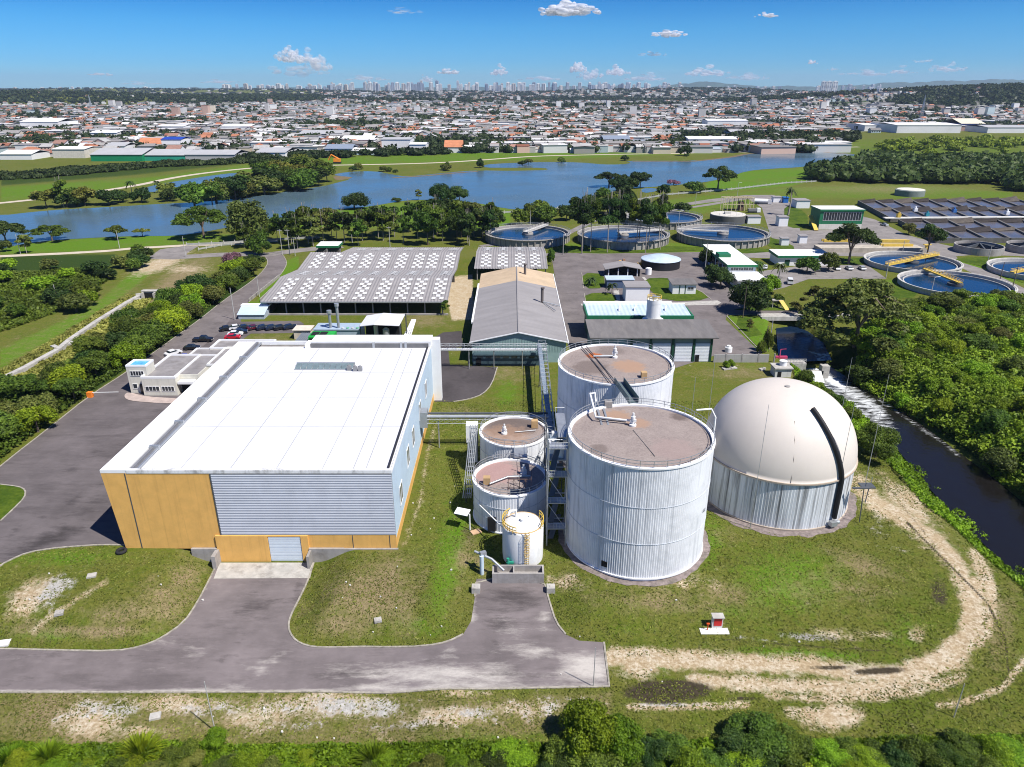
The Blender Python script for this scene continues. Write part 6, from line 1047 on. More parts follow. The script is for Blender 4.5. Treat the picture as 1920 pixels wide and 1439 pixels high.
# ---- vehicles
def car(u, v, rz, col, lab, kind='car', group=None, dz=.06):
    a = gp(u, v, dz); t = thing('parked_'+kind if kind != 'lorry' else kind, lab, {'car':'car','pickup':'pickup','van':'van'}.get(kind, kind), (0,0,0), group); t['_w'] = (0.,0.,0.)
    cm = mat('car_paint_%s' % '_'.join('%02d' % int(c*99) for c in col), col, .25, .03, 1, spec=.6)
    if kind == 'car': L_, Wd, prof = 4.3, 1.75, [(-2.15,.35),(-2.15,.75),(-2.0,.92),(-1.45,.98),(.95,.98),(2.0,.82),(2.15,.6),(2.15,.35)]; cab = [(-1.5,.96),(-1.05,1.42),(.35,1.45),(1.05,.96)]
    elif kind == 'pickup': L_, Wd, prof = 5.3, 1.9, [(-2.65,.45),(-2.65,1.05),(-.6,1.08),(1.5,1.1),(2.5,1.0),(2.65,.7),(2.65,.45)]; cab = [(-.75,1.07),(-.55,1.72),(.75,1.74),(1.35,1.08)]
    else: L_, Wd, prof = 4.9, 1.9, [(-2.45,.4),(-2.45,1.3),(1.3,1.3),(2.2,1.0),(2.45,.7),(2.45,.4)]; cab = [(-2.4,1.28),(-2.35,2.05),(.9,2.05),(1.75,1.25)]
    M = lambda x, y, z: (x, y, z)
    hw = Wd/2; n = len(prof); w = MB(); vs = [(x, -hw*(.97 if z < .5 else 1), z) for x, z in prof]+[(x, hw*(.97 if z < .5 else 1), z) for x, z in prof]
    w.add(vs, [tuple(range(n)), tuple(range(2*n-1, n-1, -1))]+[(k, n+k, n+(k+1) % n, (k+1) % n) for k in range(n)])
    if kind == 'pickup': w.box(-2.55,-.8,-.8,.8,1.0,1.02)
    ht = hw*.80; n = 4; vs = [(cab[0][0],-hw*.94,cab[0][1]),(cab[1][0],-ht,cab[1][1]),(cab[2][0],-ht,cab[2][1]),(cab[3][0],-hw*.94,cab[3][1])]; vs += [(x,-y_,z) for x, y_, z in vs]
    g_ = MB().add(vs, [(0,1,2,3),(7,6,5,4),(0,4,5,1),(2,6,7,3)]); b0 = part(w, 'body', cm, t)
    part(MB().add([(cab[1][0]-.03,-ht-.02,cab[1][1]+.0),(cab[2][0]+.03,-ht-.02,cab[2][1]),(cab[2][0]+.03,ht+.02,cab[2][1]),(cab[1][0]-.03,ht+.02,cab[1][1]),(cab[1][0]-.06,-ht-.04,cab[1][1]-.08),(cab[2][0]+.08,-ht-.04,cab[2][1]-.08),(cab[2][0]+.08,ht+.04,cab[2][1]-.08),(cab[1][0]-.06,ht+.04,cab[1][1]-.08)], [(0,1,2,3),(0,4,5,1),(1,5,6,2),(2,6,7,3),(3,7,4,0)]), 'roof', cm, t); part(g_, 'glass', GLASS, t)
    for sx in (-L_*.3, L_*.31):
        for sy in (-1, 1):
            w = MB(); vs = []; 
            for yy in (sy*(hw-.2), sy*(hw+.02)): vs += [(sx+.33*math.cos(2*PI*k/12), yy, .33+.33*math.sin(2*PI*k/12)) for k in range(12)]
            w.add(vs, [tuple(range(12)), tuple(range(23,11,-1))]+[(k,(k+1) % 12,12+(k+1) % 12,12+k) for k in range(12)]); part(w, 'wheel', BLACKR, t)
    for sy in (-.6, .6): part(MB().box(prof[-1][0]-.03, prof[-1][0]+.03, sy-.18, sy+.18, .58, .74), 'headlight', WHITE, t)
    t.location = a; t.rotation_euler = (0, 0, rz); return t
BLK, WHT, NVY, RED_, MAR, SIL, GRY = (.012,.012,.014),(.72,.72,.72),(.012,.02,.045),(.50,.01,.02),(.09,.01,.02),(.40,.42,.43),(.08,.09,.10)
for u, v, rz, c_, lab, k in [(325,666,.9,WHT,'white car parked alone on the lane left of the office','car'),(360,656,.1,BLK,'black car beside the office building','car'),(381,641,.05,BLK,'black pickup parked between the office and the bays','pickup'),(426,620,.5,BLK,'black car, leftmost of the parked row','car'),(443,618,.5,WHT,'white car second in the parked row','car'),(459,618,.5,NVY,'navy car third in the parked row','car'),(450,626,.3,NVY,'dark blue car in front of the parked row beside the red one','car'),(441,630,.2,WHT,'white car just behind the bright red car','car'),(436,636,.15,RED_,'bright red car at the corner of the parking bays','car'),
 (477,618,.6,MAR,'maroon car in the middle of the parked row','car'),(494,618,.6,NVY,'dark blue car right of the maroon one','car'),(511,618,.6,NVY,'fourth dark car from the right end of the row','car'),(527,618,.6,BLK,'black car second from the right end of the row','car'),(544,617,.6,NVY,'navy car at the right end of the parked row','car'),
 (1531,508,1.4,GRY,'dark grey car left in the car park under the trees','car'),(1568,506,1.5,WHT,'white car second from left in the car park','car'),(1591,506,1.5,SIL,'silver car second from right in the car park','car'),(1615,506,1.5,SIL,'silver car rightmost in the car park','car'),(1480,532,1.3,WHT,'white van parked behind the spreading tree','van'),(1434,504,1.2,WHT,'white car partly hidden beside the palm bushes','car'),(1657,424,1.9,SIL,'silver car driving on the road by the basins','car')]:
    car(u, v, rz, c_, lab, k)
a = gp(346,669); t = thing('motorcycle', 'blue and black motorcycle standing by the office wall', 'motorcycle', tuple(a)); part(MB().obox((a.x,a.y,.65),(1.3,.35,.4)), 'body', mat('moto_blue',(.03,.05,.35),.4), t)
for dx in (-.65,.65): part(MB().obox((a.x+dx,a.y,.3),(.55,.12,.55)), 'wheel', BLACKR, t)
a = gp(1424,383); t = thing('tank_lorry', 'tank lorry with a long white cylinder body near the pipe frame', 'lorry', tuple(a)); part(MB().tube([(a.x-3.5,a.y+1,1.9),(a.x+4.5,a.y-.6,1.9)],1.25,18), 'tank', WHITE, t); part(MB().obox((a.x+5.6,a.y-.8,1.4),(2.2,2.4,2.4),-.2), 'cab', SIL and mat('cab_white',(.6,.6,.6),.4), t); part(MB().obox((a.x+.8,a.y+.1,.6),(9,2.0,.5),-.2), 'chassis', DSTEEL, t)
for dx in (-2.5,-1.2,5.4): part(MB().cyl(a.x+dx,a.y-1.3,0,.9,.5,12), 'wheel', BLACKR, t)
a = gp(1413,399); t = thing('tipper_lorry', 'white tipper lorry parked in front of the tank lorry', 'lorry', tuple(a)); part(MB().obox((a.x+2.4,a.y,1.4),(2,2.3,2.2)), 'cab', WHITE, t); part(MB().obox((a.x-1.2,a.y,1.5),(4.6,2.4,1.3)), 'tipper_body', mat('tipper_grey',(.2,.2,.2),.6), t); part(MB().obox((a.x,a.y,.5),(6.5,1.8,.7)), 'chassis', DSTEEL, t)
a = gp(632,307); t = thing('excavator', 'orange excavator working on the far lake bank', 'excavator', tuple(a)); OR = mat('digger_orange',(.75,.25,.03),.5); part(MB().obox((a.x,a.y,3),(6,4,3)), 'body', OR, t); part(MB().tube([(a.x+2,a.y,4),(a.x-5,a.y,8),(a.x-8,a.y,3)],.7,6), 'boom', OR, t); part(MB().obox((a.x,a.y,.8),(7,4.5,1.6)), 'track', BLACKR, t)
a = gp(553,311); t = thing('truck', 'white truck on the far lakeside path', 'truck', tuple(a)); part(MB().obox((a.x,a.y,3),(9,3,4)), 'box', WHITE, t); part(MB().obox((a.x-7,a.y,2),(3,2.8,3.4)), 'cab', WHITE, t); part(MB().obox((a.x-2,a.y,.6),(12,2.4,.9)), 'chassis', DSTEEL, t)
# ================================================================== TREES
def lump(rng, V, s, amp, k=5):
    d = rng.normal(size=(k, 3)); d /= np.linalg.norm(d, axis=1)[:, None]; ph = rng.uniform(0, 6, k); f = rng.uniform(2, 5, k)
    n = V / np.maximum(np.linalg.norm(V, axis=1), 1e-6)[:, None]; return V * (1 + amp * sum(np.sin(f[i] * (n @ d[i]) + ph[i]) for i in range(k)) / k)[:, None]
def leaf_quads(rng, C, Nrm, size, droop=0.0, jitter=.8, aspect=1.5):
    n = len(C); nn = Nrm + rng.normal(size=(n, 3)) * jitter; nn /= np.linalg.norm(nn, axis=1)[:, None]
    t = np.cross(nn, rng.normal(size=(n, 3))); t /= np.maximum(np.linalg.norm(t, axis=1), 1e-6)[:, None]; b = np.cross(nn, t); s = (size * rng.uniform(.55, 1.35, n))[:, None]
    q = np.stack([C - t*s*.5*aspect, C - b*s*.5, C + t*s*.5*aspect, C + b*s*.5], 1); q[:, 2, 2] -= droop * s[:, 0]
    return q.reshape(-1, 3), np.arange(4*n).reshape(-1, 4)
def ico(sub=2):
    bm = bmesh.new(); bmesh.ops.create_icosphere(bm, subdivisions=sub, radius=1); V = np.array([v.co[:] for v in bm.verts]); F = np.array([[v.index for v in f.verts] for f in bm.faces]); bm.free(); return V, F
ICO2 = ico(2); ICO1 = ico(1)
def crown_mesh(name, seed, clumps, nleaf, lsize, m, core=.78, jitter=.8, droop=0.):
    """clumps: list of (centre, radii). Leaves sit on and in every clump, a lumpy inner core keeps the light out"""
    rng = np.random.default_rng(seed); Vs, Fs, k = [], [], 0
    w = np.array([c[1][0]*c[1][1] for c in clumps]); w = w / w.sum()
    for (c, r), ww in zip(clumps, w):
        n = max(12, int(nleaf * ww)); d = rng.normal(size=(n, 3)); d /= np.linalg.norm(d, axis=1)[:, None]; d[:, 2] = np.where(d[:, 2] < -.45, -d[:, 2], d[:, 2])
        C = lump(rng, d * np.array(r), 1, .28) * rng.uniform(.72, 1.06, n)[:, None] + np.array(c)
        V, F = leaf_quads(rng, C, d, lsize, droop, jitter); Vs.append(V); Fs.append(F + k); k += len(V)
    V = np.concatenate(Vs); F4 = np.concatenate(Fs)
    cv, cf = [], []; kk = len(V)
    if core > 0:
        for c, r in clumps:
            X = lump(rng, ICO1[0] * np.array(r) * core, 1, .3) + np.array(c); cv.append(X); cf.append(ICO1[1] + kk); kk += len(X)
    V = np.concatenate([V] + cv) if cv else V
    me = bpy.data.meshes.new(name); T3 = np.concatenate(cf) if cf else np.zeros((0, 3), int)
    me.vertices.add(len(V)); me.vertices.foreach_set('co', V.astype(np.float32).ravel())
    L_ = np.concatenate([F4.ravel(), T3.ravel()]).astype(np.int32); me.loops.add(len(L_)); me.loops.foreach_set('vertex_index', L_)
    st = np.concatenate([np.arange(len(F4))*4, len(F4)*4 + np.arange(len(T3))*3]).astype(np.int32); tt = np.concatenate([np.full(len(F4), 4), np.full(len(T3), 3)]).astype(np.int32)
    me.polygons.add(len(st)); me.polygons.foreach_set('loop_start', st); me.polygons.foreach_set('loop_total', tt); me.update(calc_edges=True); me.materials.append(m); return me
def trunk_mesh(name, base_r, top, limbs, m, n=7):
    mb = MB(); mb.tube([(0,0,-.3),(top[0]*.3,top[1]*.3,top[2]*.5),(top[0],top[1],top[2])], [base_r*1.25, base_r*.85, base_r*.55], n)
    for l in limbs: mid = (top[0]*.5+l[0]*.5, top[1]*.5+l[1]*.5, top[2]*.72+l[2]*.28 + .3); mb.tube([(top[0]*.8,top[1]*.8,top[2]*.8), mid, l], [base_r*.5, base_r*.32, base_r*.12], 5)
    me = bpy.data.meshes.new(name); me.from_pydata(mb.v, [], mb.f); me.materials.append(m); return me
BARK = mat('bark', (.16,.12,.09), .95, .3, 2); BARKP = mat('pale_bark', (.33,.29,.24), .9, .25, 2)
LG = [leafmat('leaf_mid', (.030,.062,.008), (.125,.195,.022)), leafmat('leaf_dark', (.016,.042,.010), (.066,.110,.020)), leafmat('leaf_bright', (.072,.140,.006), (.245,.365,.018)), leafmat('leaf_olive', (.055,.080,.014), (.175,.195,.040)), leafmat('leaf_yellow', (.10,.13,.02), (.26,.28,.05))]
LPINK = leafmat('blossom_pink', (.16,.07,.09), (.42,.22,.27))
def proto(kind, seed, m, nleaf, lsize):
    """unit tree: crown about 1 wide, total height 1 (scaled per copy)"""
    rg = random.Random(seed); C = []; limbs = []
    if kind == 'round':
        C.append(((0,0,.58), (.33,.33,.28)))
        for i in range(15): a = rg.uniform(0, 2*PI); e = rg.uniform(-.3, 1.2); r = rg.uniform(.26,.40); s = rg.uniform(.11,.19); C.append(((r*math.cos(a)*math.cos(e*.8), r*math.sin(a)*math.cos(e*.8), .58+.30*math.sin(e)), (s,s,s*.85)))
        tr = (.022, (0,0,.45)); limbs = [(.2,0,.6),(-.15,.15,.6),(-.05,-.2,.62)]
    elif kind == 'wide':
        for i in range(20): a = rg.uniform(0, 2*PI); r = .46*math.sqrt(rg.random()); s = rg.uniform(.10,.17); C.append(((r*math.cos(a), r*math.sin(a), .80-.30*(r/.46)**2+rg.uniform(-.05,.05)), (s,s,s*.75)))
        tr = (.028, (0,0,.38)); limbs = [(.3*math.cos(a),.3*math.sin(a),.66) for a in (0,1.2,2.5,3.8,5.1)]
    elif kind == 'bush':
        for i in range(16): a = rg.uniform(0, 2*PI); r = .36*math.sqrt(rg.random()); s = rg.uniform(.13,.22); C.append(((r*math.cos(a), r*math.sin(a), .50*(1-(r/.5)**2)+rg.uniform(.0,.2)), (s,s,s*1.35)))
        tr = (.03, (0,0,.3)); limbs = [(.1,.1,.5),(-.1,0,.5)]
    elif kind == 'tall':
        for i in range(16): z = rg.uniform(.38,.95); w_ = .33*math.sin(PI*min(1,(z-.25)/.8))+.08; a = rg.uniform(0,2*PI); r = w_*rg.uniform(.2,1); s = rg.uniform(.09,.17); C.append(((r*math.cos(a), r*math.sin(a), z), (s,s,s*.5)))
        tr = (.016, (0,0,.85)); limbs = [(.2,.1,.6),(-.2,0,.66),(0,-.15,.8)]
    elif kind == 'pine':
        for i in range(11): z = rg.uniform(.60,.97); a = rg.uniform(0,2*PI); r = rg.uniform(.05,.34); s = rg.uniform(.12,.19); C.append(((r*math.cos(a), r*math.sin(a), z), (s,s,s*.45)))
        tr = (.018, (0,0,.9)); limbs = [(.2,.1,.7),(-.2,0,.74),(0,-.2,.8)]
    elif kind == 'feather':
        for i in range(34): a = rg.uniform(0, 2*PI); r = .47*math.sqrt(rg.random()); s = rg.uniform(.05,.12); C.append(((r*math.cos(a), r*math.sin(a), .82-.45*(r/.47)**2+rg.uniform(-.14,.05)), (s,s,s*.55)))
        tr = (.022, (0,0,.3)); limbs = [(.32*math.cos(a),.32*math.sin(a),.6) for a in (.3,1.1,2.0,2.9,3.9,4.8,5.6)]
    elif kind == 'veil':
        for i in range(46): a = rg.uniform(0, 2*PI); r = .47*math.sqrt(rg.random()); s = rg.uniform(.06,.13); C.append(((r*math.cos(a), r*math.sin(a), (.86-.62*(r/.47)**2.2)*rg.uniform(.72,1.0)), (s,s,s*.6)))
        tr = (.022, (0,0,.3)); limbs = [(.32*math.cos(a),.32*math.sin(a),.6) for a in (.3,1.1,2.0,2.9,3.9,4.8,5.6)]
    core = {'feather': 0, 'veil': .5, 'pine': .55, 'tall': .55}.get(kind, .74)
    cm = crown_mesh('crown', seed, C, nleaf, lsize, m, core, .75); tm = trunk_mesh('trunk', tr[0], tr[1], limbs, BARKP if kind in ('feather','pine','tall') else BARK)
    return cm, tm
PRO = {}
def get(kind, mi, hi=0, var=0):
    key = (kind, mi, hi, var)
    if key not in PRO:
        nl = {0: 1500, 1: 4200, 2: 9000}[hi]; ls = {0: .060, 1: .036, 2: .025}[hi]
        if kind == 'feather': nl = int(nl*1.3); ls *= .85
        PRO[key] = proto(kind, hash((len(PRO), 5)) % 9973 + len(PRO)*17, LG[mi] if mi >= 0 else LPINK, nl, ls)
    return PRO[key]
NM = {'round':'broadleaf_tree','wide':'spreading_tree','bush':'shrub','tall':'tall_tree','pine':'pine_tree','feather':'feathery_tree','veil':'feathery_tree'}
NTREE = 0
def tree(kind, mi, pos, w_, h_, lab, group=None, hi=0, var=0, cat='tree', trunk=True, name=None):
    global NTREE; NTREE += 1
    cm, tm = get(kind, mi, hi, var); t = bpy.data.objects.new(name or NM[kind], None); COL.objects.link(t); t.location = pos; t.scale = (w_, w_*random.uniform(.9,1.1), h_); t.rotation_euler = (0,0,random.uniform(0,6.28)); t.empty_display_size = .1
    t['label'] = lab; t['category'] = cat
    if group: t['group'] = group
    o = bpy.data.objects.new('crown', cm); COL.objects.link(o); o.parent = t
    if trunk: o = bpy.data.objects.new('trunk', tm); COL.objects.link(o); o.parent = t
    return t
def T(kind, mi, u, v, wp, hp, lab, group=None, hi=0, var=0, **k):
    p = gp(u, v); m_ = mpp(u, v); return tree(kind, mi, p, wp*m_, hp*m_*1.0, lab, group, hi, var, **k)
def palm(u, v, hp, wp, lab, group=None, shaggy=False):
    p = gp(u, v); m_ = mpp(u, v); H = hp*m_; R_w = wp*m_/2; t = thing('palm_tree', lab, 'palm', tuple(p), group); part(MB().tube([(p.x,p.y,p.z-.1),(p.x+.1*H*.3,p.y,p.z+H*.5),(p.x,p.y,p.z+H*.86)], [H*.035,H*.022,H*.02], 7), 'trunk', BARKP, t)
    w = MB(); rg = random.Random(int(u))
    for i in range(22):
        a = rg.uniform(0, 2*PI); up = rg.uniform(-.2,.75); pts = []
        for s in np.linspace(0, 1, 6): pts.append(Vector((p.x+R_w*s*math.cos(a)*math.cos(up*.8), p.y+R_w*s*math.sin(a)*math.cos(up*.8), p.z+H*.86+R_w*(s*up*1.3-s*s*.95))))
        sd = Vector((-math.sin(a), math.cos(a), 0))
        for j in range(5): ww = R_w*.14*(1-abs(j-2)/4); w.add([pts[j]-sd*ww-Vector((0,0,ww*.6)), pts[j], pts[j+1], pts[j+1]-sd*ww*.9-Vector((0,0,ww*.6))], [(0,1,2,3)]); w.add([pts[j]+sd*ww-Vector((0,0,ww*.6)), pts[j], pts[j+1], pts[j+1]+sd*ww*.9-Vector((0,0,ww*.6))], [(3,2,1,0)])
    part(w, 'fronds', LG[1], t); return t
LMK = [((-39,96),'orange-fronted hall'),((-80,160),'cream office'),((-66,152),'yard lane'),((-105,190),'hedge belt top'),((-49,252),'checker-roofed shed'),((1,210),'gable factory'),((0,276),'small checker shed'),((46,109),'gas dome'),((19,95),'front digester'),((60,150),'pump house and weir'),((85,275),'long white office'),((117,286),'low green-eaved office'),((164,364),'green control building'),((c5[0],c5[1]),'yellow-bridged clarifier'),((c6[0],c6[1]),'half-bridge clarifier'),((c1[0],c1[1]),'leftmost clarifier'),((c2[0],c2[1]),'middle clarifier'),((c3[0],c3[1]),'farthest clarifier'),((c4[0],c4[1]),'clarifier behind the office'),((c7[0],c7[1]),'rightmost clarifier'),((gp(731,465).x,gp(731,465).y),'pole behind the shed'),((gp(540,478).x,gp(540,478).y),'three poles at the bend'),((gp(280,560).x,gp(280,560).y),'culvert head'),((gp(107,564).x,gp(107,564).y),'bare pole in the left scrub'),((gp(127,726).x,gp(127,726).y),'lower hedge pole'),((gp(252,620).x,gp(252,620).y),'upper hedge pole'),((gp(350,470).x,gp(350,470).y),'lakeside roundabout'),((gp(664,392).x,gp(664,392).y),'lone bamboo clump'),((gp(840,380).x,gp(840,380).y),'twin bamboo clumps'),((gp(1141,352).x,gp(1141,352).y),'lake promontory'),((gp(120,390).x,gp(120,390).y),'far left shore tree'),((gp(450,330).x,gp(450,330).y),'small pond'),((gp(1700,760).x,gp(1700,760).y),'foamy river stretch'),((gp(1850,880).x,gp(1850,880).y),'dark river bend'),((gp(403,1372).x,gp(403,1372).y),'left verge lamp post'),((gp(1788,1345).x,gp(1788,1345).y),'right verge post'),((gp(1142,1290).x,gp(1142,1290).y),'lower road end'),((gp(1600,662).x,gp(1600,662).y),'huge feathery tree')]
for o_ in [o for o in bpy.data.objects if o.name.startswith('stone')]: pass
USED = {}
def uniq(base, x, y, lms, maxw=16):
    o = sorted((math.hypot(x-a, y-b), (x-a, y-b), nm) for (a, b), nm in lms)
    def rel(i):
        d, (dx, dy), nm = o[i]; far_ = 'right beside' if d < 9 else None; q = abs(dx) > 2*abs(dy), abs(dy) > 2*abs(dx); s_ = ('right of' if dx > 0 else 'left of') if q[0] else ('behind' if dy > 0 else 'in front of') if q[1] else (('behind and ' if dy > 0 else 'before and ')+('right of' if dx > 0 else 'left of')); 
        if far_: return far_+' the '+nm
        return ('just ' if d < 25 else '' if d < 60 else 'well ' if d < 120 else 'far ')+s_+' the '+nm
    for c in (rel(0), rel(1), rel(2), rel(3), rel(4)):
        t = base+' '+c
        if t not in USED and len(t.split()) <= maxw: USED[t] = 1; return t
    return base+' '+rel(0)
for o_ in [o for o in bpy.data.objects if o.name.split('.')[0] in ('stone','compost_heap')]:
    q_ = o_.data.vertices[0].co + o_.location
    if 'stone' in o_.name: o_['label'] = uniq(('larger' if max(o_.dimensions) > .45 else 'tiny')+' pale stone on grass', q_.x, q_.y, LMK)
    else: o_['label'] = 'dark compost heap number-less pile'; o_['label'] = uniq('dark compost heap under the checker roof,', q_.x, q_.y, [((gp(u_, 575).x, 225), n_) for u_, n_ in ((500,'left end post'),(580,'second bay'),(660,'middle bay'),(740,'right bay'),(840,'right end post'))])
# ---- single trees that stand out
T('veil',3,1602,650,215,150,'huge feathery spreading tree between the car park and the canal',hi=2); T('veil',3,1532,592,96,62,'smaller feathery tree at the canal bridge end',hi=1)
T('bush',1,1403,584,88,74,'dark domed tree on the corner of the canal road',hi=1); T('wide',1,1590,496,92,80,'big dark tree with open limbs behind the car park',hi=1); T('wide',1,1737,480,52,62,'dark tree in a planter at the basins road junction',hi=1); T('bush',3,1702,440,30,24,'scrubby small tree left of the planter tree'); 
T('bush',3,466,450,98,84,'large dark domed tree on the near lake shore',hi=1); T('wide',0,382,446,90,64,'umbrella-shaped tree with visible trunk on the near lake shore',hi=1); T('wide',0,98,452,62,32,'wide flat-crowned tree on the shore at the left',hi=1); T('wide',1,12,458,70,44,'dark tree cut by the left picture edge above the road',hi=1); T('wide',0,219,449,40,28,'small umbrella tree alone on the lawn by the water'); T('wide',4,267,444,28,18,'small yellow-green umbrella tree alone on the lawn by the water')
T('tall',4,50,476,36,34,'yellow-green young tree beside the white leaning pole'); T('bush',3,12,472,26,24,'grey-green bush at the left edge above the lakeside road')
T('bush',1,664,392,56,36,'round bamboo-like clump alone on the lake meadow',hi=1); T('bush',1,826,378,50,40,'left of the twin bamboo clumps on the lake meadow',hi=1); T('bush',1,861,380,44,36,'right of the twin bamboo clumps on the lake meadow',hi=1); T('tall',3,785,376,20,20,'small pale tree left of the twin bamboo clumps'); T('bush',1,742,379,22,9,'low dark bush at the waterline between the bamboo clumps')
T('bush',-1,438,506,46,36,'pink blossoming tree beside the road bend',hi=1,name='blossom_tree'); T('bush',1,478,505,48,34,'dark green bushy tree right of the pink blossoming one',hi=1); T('bush',1,364,560,74,52,'dense dark round bush above the left hedge',hi=1)
T('wide',1,1141,352,56,30,'dark tree clump on the promontory in the lake',hi=1); T('bush',1,1165,351,34,28,'second dark tree on the lake promontory'); T('bush',0,1182,349,20,20,'small tree right of the promontory clump'); T('wide',1,1345,357,58,46,'tall dark tree on the lake shore right of the promontory',hi=1); T('bush',1,1246,368,30,26,'dark round tree near the shore fence'); T('bush',0,1300,362,46,24,'bushes below the red flowering shrub'); T('bush',1,1280,400,38,24,'clipped dark round tree between the lake fence and the clarifiers')
T('bush',-1,1262,347,26,12,'deep pink flowering bush on the lake shore',name='blossom_shrub',cat='shrub')
palm(1477,404,56,24,'tall slim palm beside the blue cabin'); palm(1416,515,26,36,'fan palm right of the long office annex'); palm(1459,522,30,30,'palm beside the shrubs of the car park'); palm(1146,552,22,26,'small palm on the lawn by the blue-roofed shed'); palm(1107,536,16,26,'low palm on the corner lawn of the plaza'); palm(247,365,26,22,'palm with pale trunk between pond and lake'); palm(297,362,24,16,'slim palm between pond and lake')
T('bush',2,1440,552,46,42,'bright leafy tree in front of the parked van',hi=1); T('bush',0,1512,512,50,34,'pair of leafy trees in front of the low office, left'); T('bush',0,1552,508,44,40,'pair of leafy trees in front of the low office, right'); T('bush',1,1350,540,56,46,'leafy tree beneath the long office front',hi=1); T('bush',1,1325,500,34,40,'dark shrubs along the long office side'); T('bush',1,1335,524,34,36,'dark shrubs nearer the street along the office'); T('bush',0,1457,575,24,28,'round shrub behind the canal gate')
T('bush',2,1366,690,24,18,'bright round bush growing from broken concrete by the boundary wall',hi=1,cat='shrub'); T('bush',0,1436,660,22,50,'tall shrub at the canal corner left of the pond',hi=1); T('bush',0,1425,664,20,30,'shrub on the strip by the kerb end',hi=1); T('tall',3,1404,622,20,24,'thin young tree on the lawn strip by the kerb')
T('bush',0,1640,858,96,72,'rounded leafy tree on the river bank right of the gas dome',hi=2); T('bush',2,405,1402,52,46,'bright green bush standing out above the bottom hedge',hi=2,cat='shrub'); T('tall',0,905,590,16,26,'slim young tree in front of the gable factory wall'); 
T('tall',0,832,592,24,30,'thin tree in front of the open shed'); T('bush',0,1000,492,10,26,'narrow tree at the right end of the small checker shed'); T('bush',0,1033,500,16,40,'leafy tree at the far corner of the small checker shed')
T('tall',0,120,390,46,52,'tall dark tree in the lakeside row at the left'); T('tall',1,1258,285,18,22,'dark tree above the far shore path')
T('bush',1,1283,292,26,22,'round dark tree on the far lake bank path',hi=0); T('bush',1,899,315,16,20,'dark tree on the thin spit of the lake'); T('bush',0,838,318,12,16,'small tree on the far bank left of the spit')
# ---- groups; labels tell their place, colour and size class
SZ = ('small ','','large ')
HUE = ['mid green','dark green','bright green','olive','yellowish']
def scatter(poly, n, kinds, wr, hr, where, group, hi=0, seed=1, mind=.75, sink=0.0, noun='tree', cat='tree', low=None):
    rg = random.Random(seed); P = pw(poly); xs = [p[0] for p in P]; ys_ = [p[1] for p in P]; pts = []; tries = 0; md = (sum(wr)/2)*mind
    while len(pts) < n and tries < 6000:
        tries += 1; x = rg.uniform(min(xs), max(xs)); y = rg.uniform(min(ys_), max(ys_))
        if not inside(np.array([x]), np.array([y]), P)[0]: continue
        if any((x-a)**2+(y-b)**2 < md*md for a, b in pts): continue
        pts.append((x, y))
    for x, y in pts:
        k, mi = rg.choice(kinds); f = rg.random(); w_ = wr[0]+(wr[1]-wr[0])*f; h_ = hr[0]+(hr[1]-hr[0])*(f*.6+rg.random()*.4)
        tree(k, mi, (x, y, float(zt(x, y))-sink*h_), w_, h_, uniq('%s%s%s %s' % (SZ[min(2, int(f*3))], 'tall ' if h_ > w_*1.05 else 'squat ' if h_ < w_*.68 else '', HUE[mi], noun), x, y, LMK), group, hi, rg.randrange(2), cat=cat)
B_ = [('bush',0),('bush',0),('bush',1),('bush',2),('bush',3)]
scatter([(0,860),(-60,930),(-200,960),(-160,860),(60,752),(150,690),(200,650),(245,612),(310,580),(400,552),(440,512),(470,512),(478,518),(410,562),(366,600),(326,628),(278,663),(226,699),(158,745),(74,810),(12,857)], 46, [('bush',0),('bush',0),('bush',1),('round',0),('bush',3),('bush',2)], (7.5,11), (5.5,8.5), 'in the hedge belt left of the yard road', 'trees in the hedge belt left of the yard', 1, 3, .62)
scatter([(0,510),(60,500),(150,505),(205,520),(215,540),(150,585),(60,625),(0,650),(-150,680),(-150,540)], 26, B_, (6,11), (4,7.5), 'in the scrub left of the bright grass strip', 'scrub trees in the far left field', 0, 4, .6)
scatter([(215,500),(240,480),(285,478),(290,492),(250,512)], 6, B_, (6,9), (4,7), 'in the clump by the lakeside roundabout', 'trees by the roundabout', 0, 5, .6)
RB = [(1645,722),(1605,690),(1610,620),(1700,585),(1800,560),(1900,560),(2060,600),(2250,800),(2250,1000),(2050,970),(1920,905),(1870,872),(1840,822),(1780,782),(1730,755),(1680,735)]
scatter(RB, 96, [('bush',0),('bush',2),('bush',2),('bush',2),('bush',4),('bush',0),('bush',3),('round',0)], (6,10.5), (3.4,6.6), 'in the wooded bank beyond the dark river', 'trees on the wooded river bank', 1, 6, .62)
scatter([(1480,700),(1500,705),(1560,765),(1620,800),(1600,790)], 5, [('bush',0),('bush',2)], (3.5,5), (2.5,3.5), 'along the near bank behind the gas dome', 'bushes behind the gas dome', 1, 7, .5, noun='bush', cat='shrub')
scatter([(515,455),(560,440),(640,445),(700,440),(760,430),(800,425),(870,430),(925,432),(925,458),(870,462),(640,462),(560,470)], 40, [('tall',0),('tall',3),('tall',1),('round',0),('round',1),('tall',0)], (10,15), (11,17), 'in the grove behind the sheds', 'trees of the grove behind the sheds', 0, 8, .5)
scatter([(420,470),(440,445),(500,440),(520,455),(500,480),(440,482)], 8, [('bush',0),('tall',0),('round',1)], (7,11), (7,11), 'at the road junction left of the grove', 'trees at the road junction', 0, 9, .55)
scatter([(930,420),(1000,408),(1090,398),(1125,395),(1180,395),(1180,406),(1090,414),(1000,424),(930,432)], 15, [('bush',1),('round',1),('bush',0)], (9,14), (8,12), 'in the dark row between lake fence and clarifiers', 'trees between the lake fence and the clarifiers', 0, 10, .5)
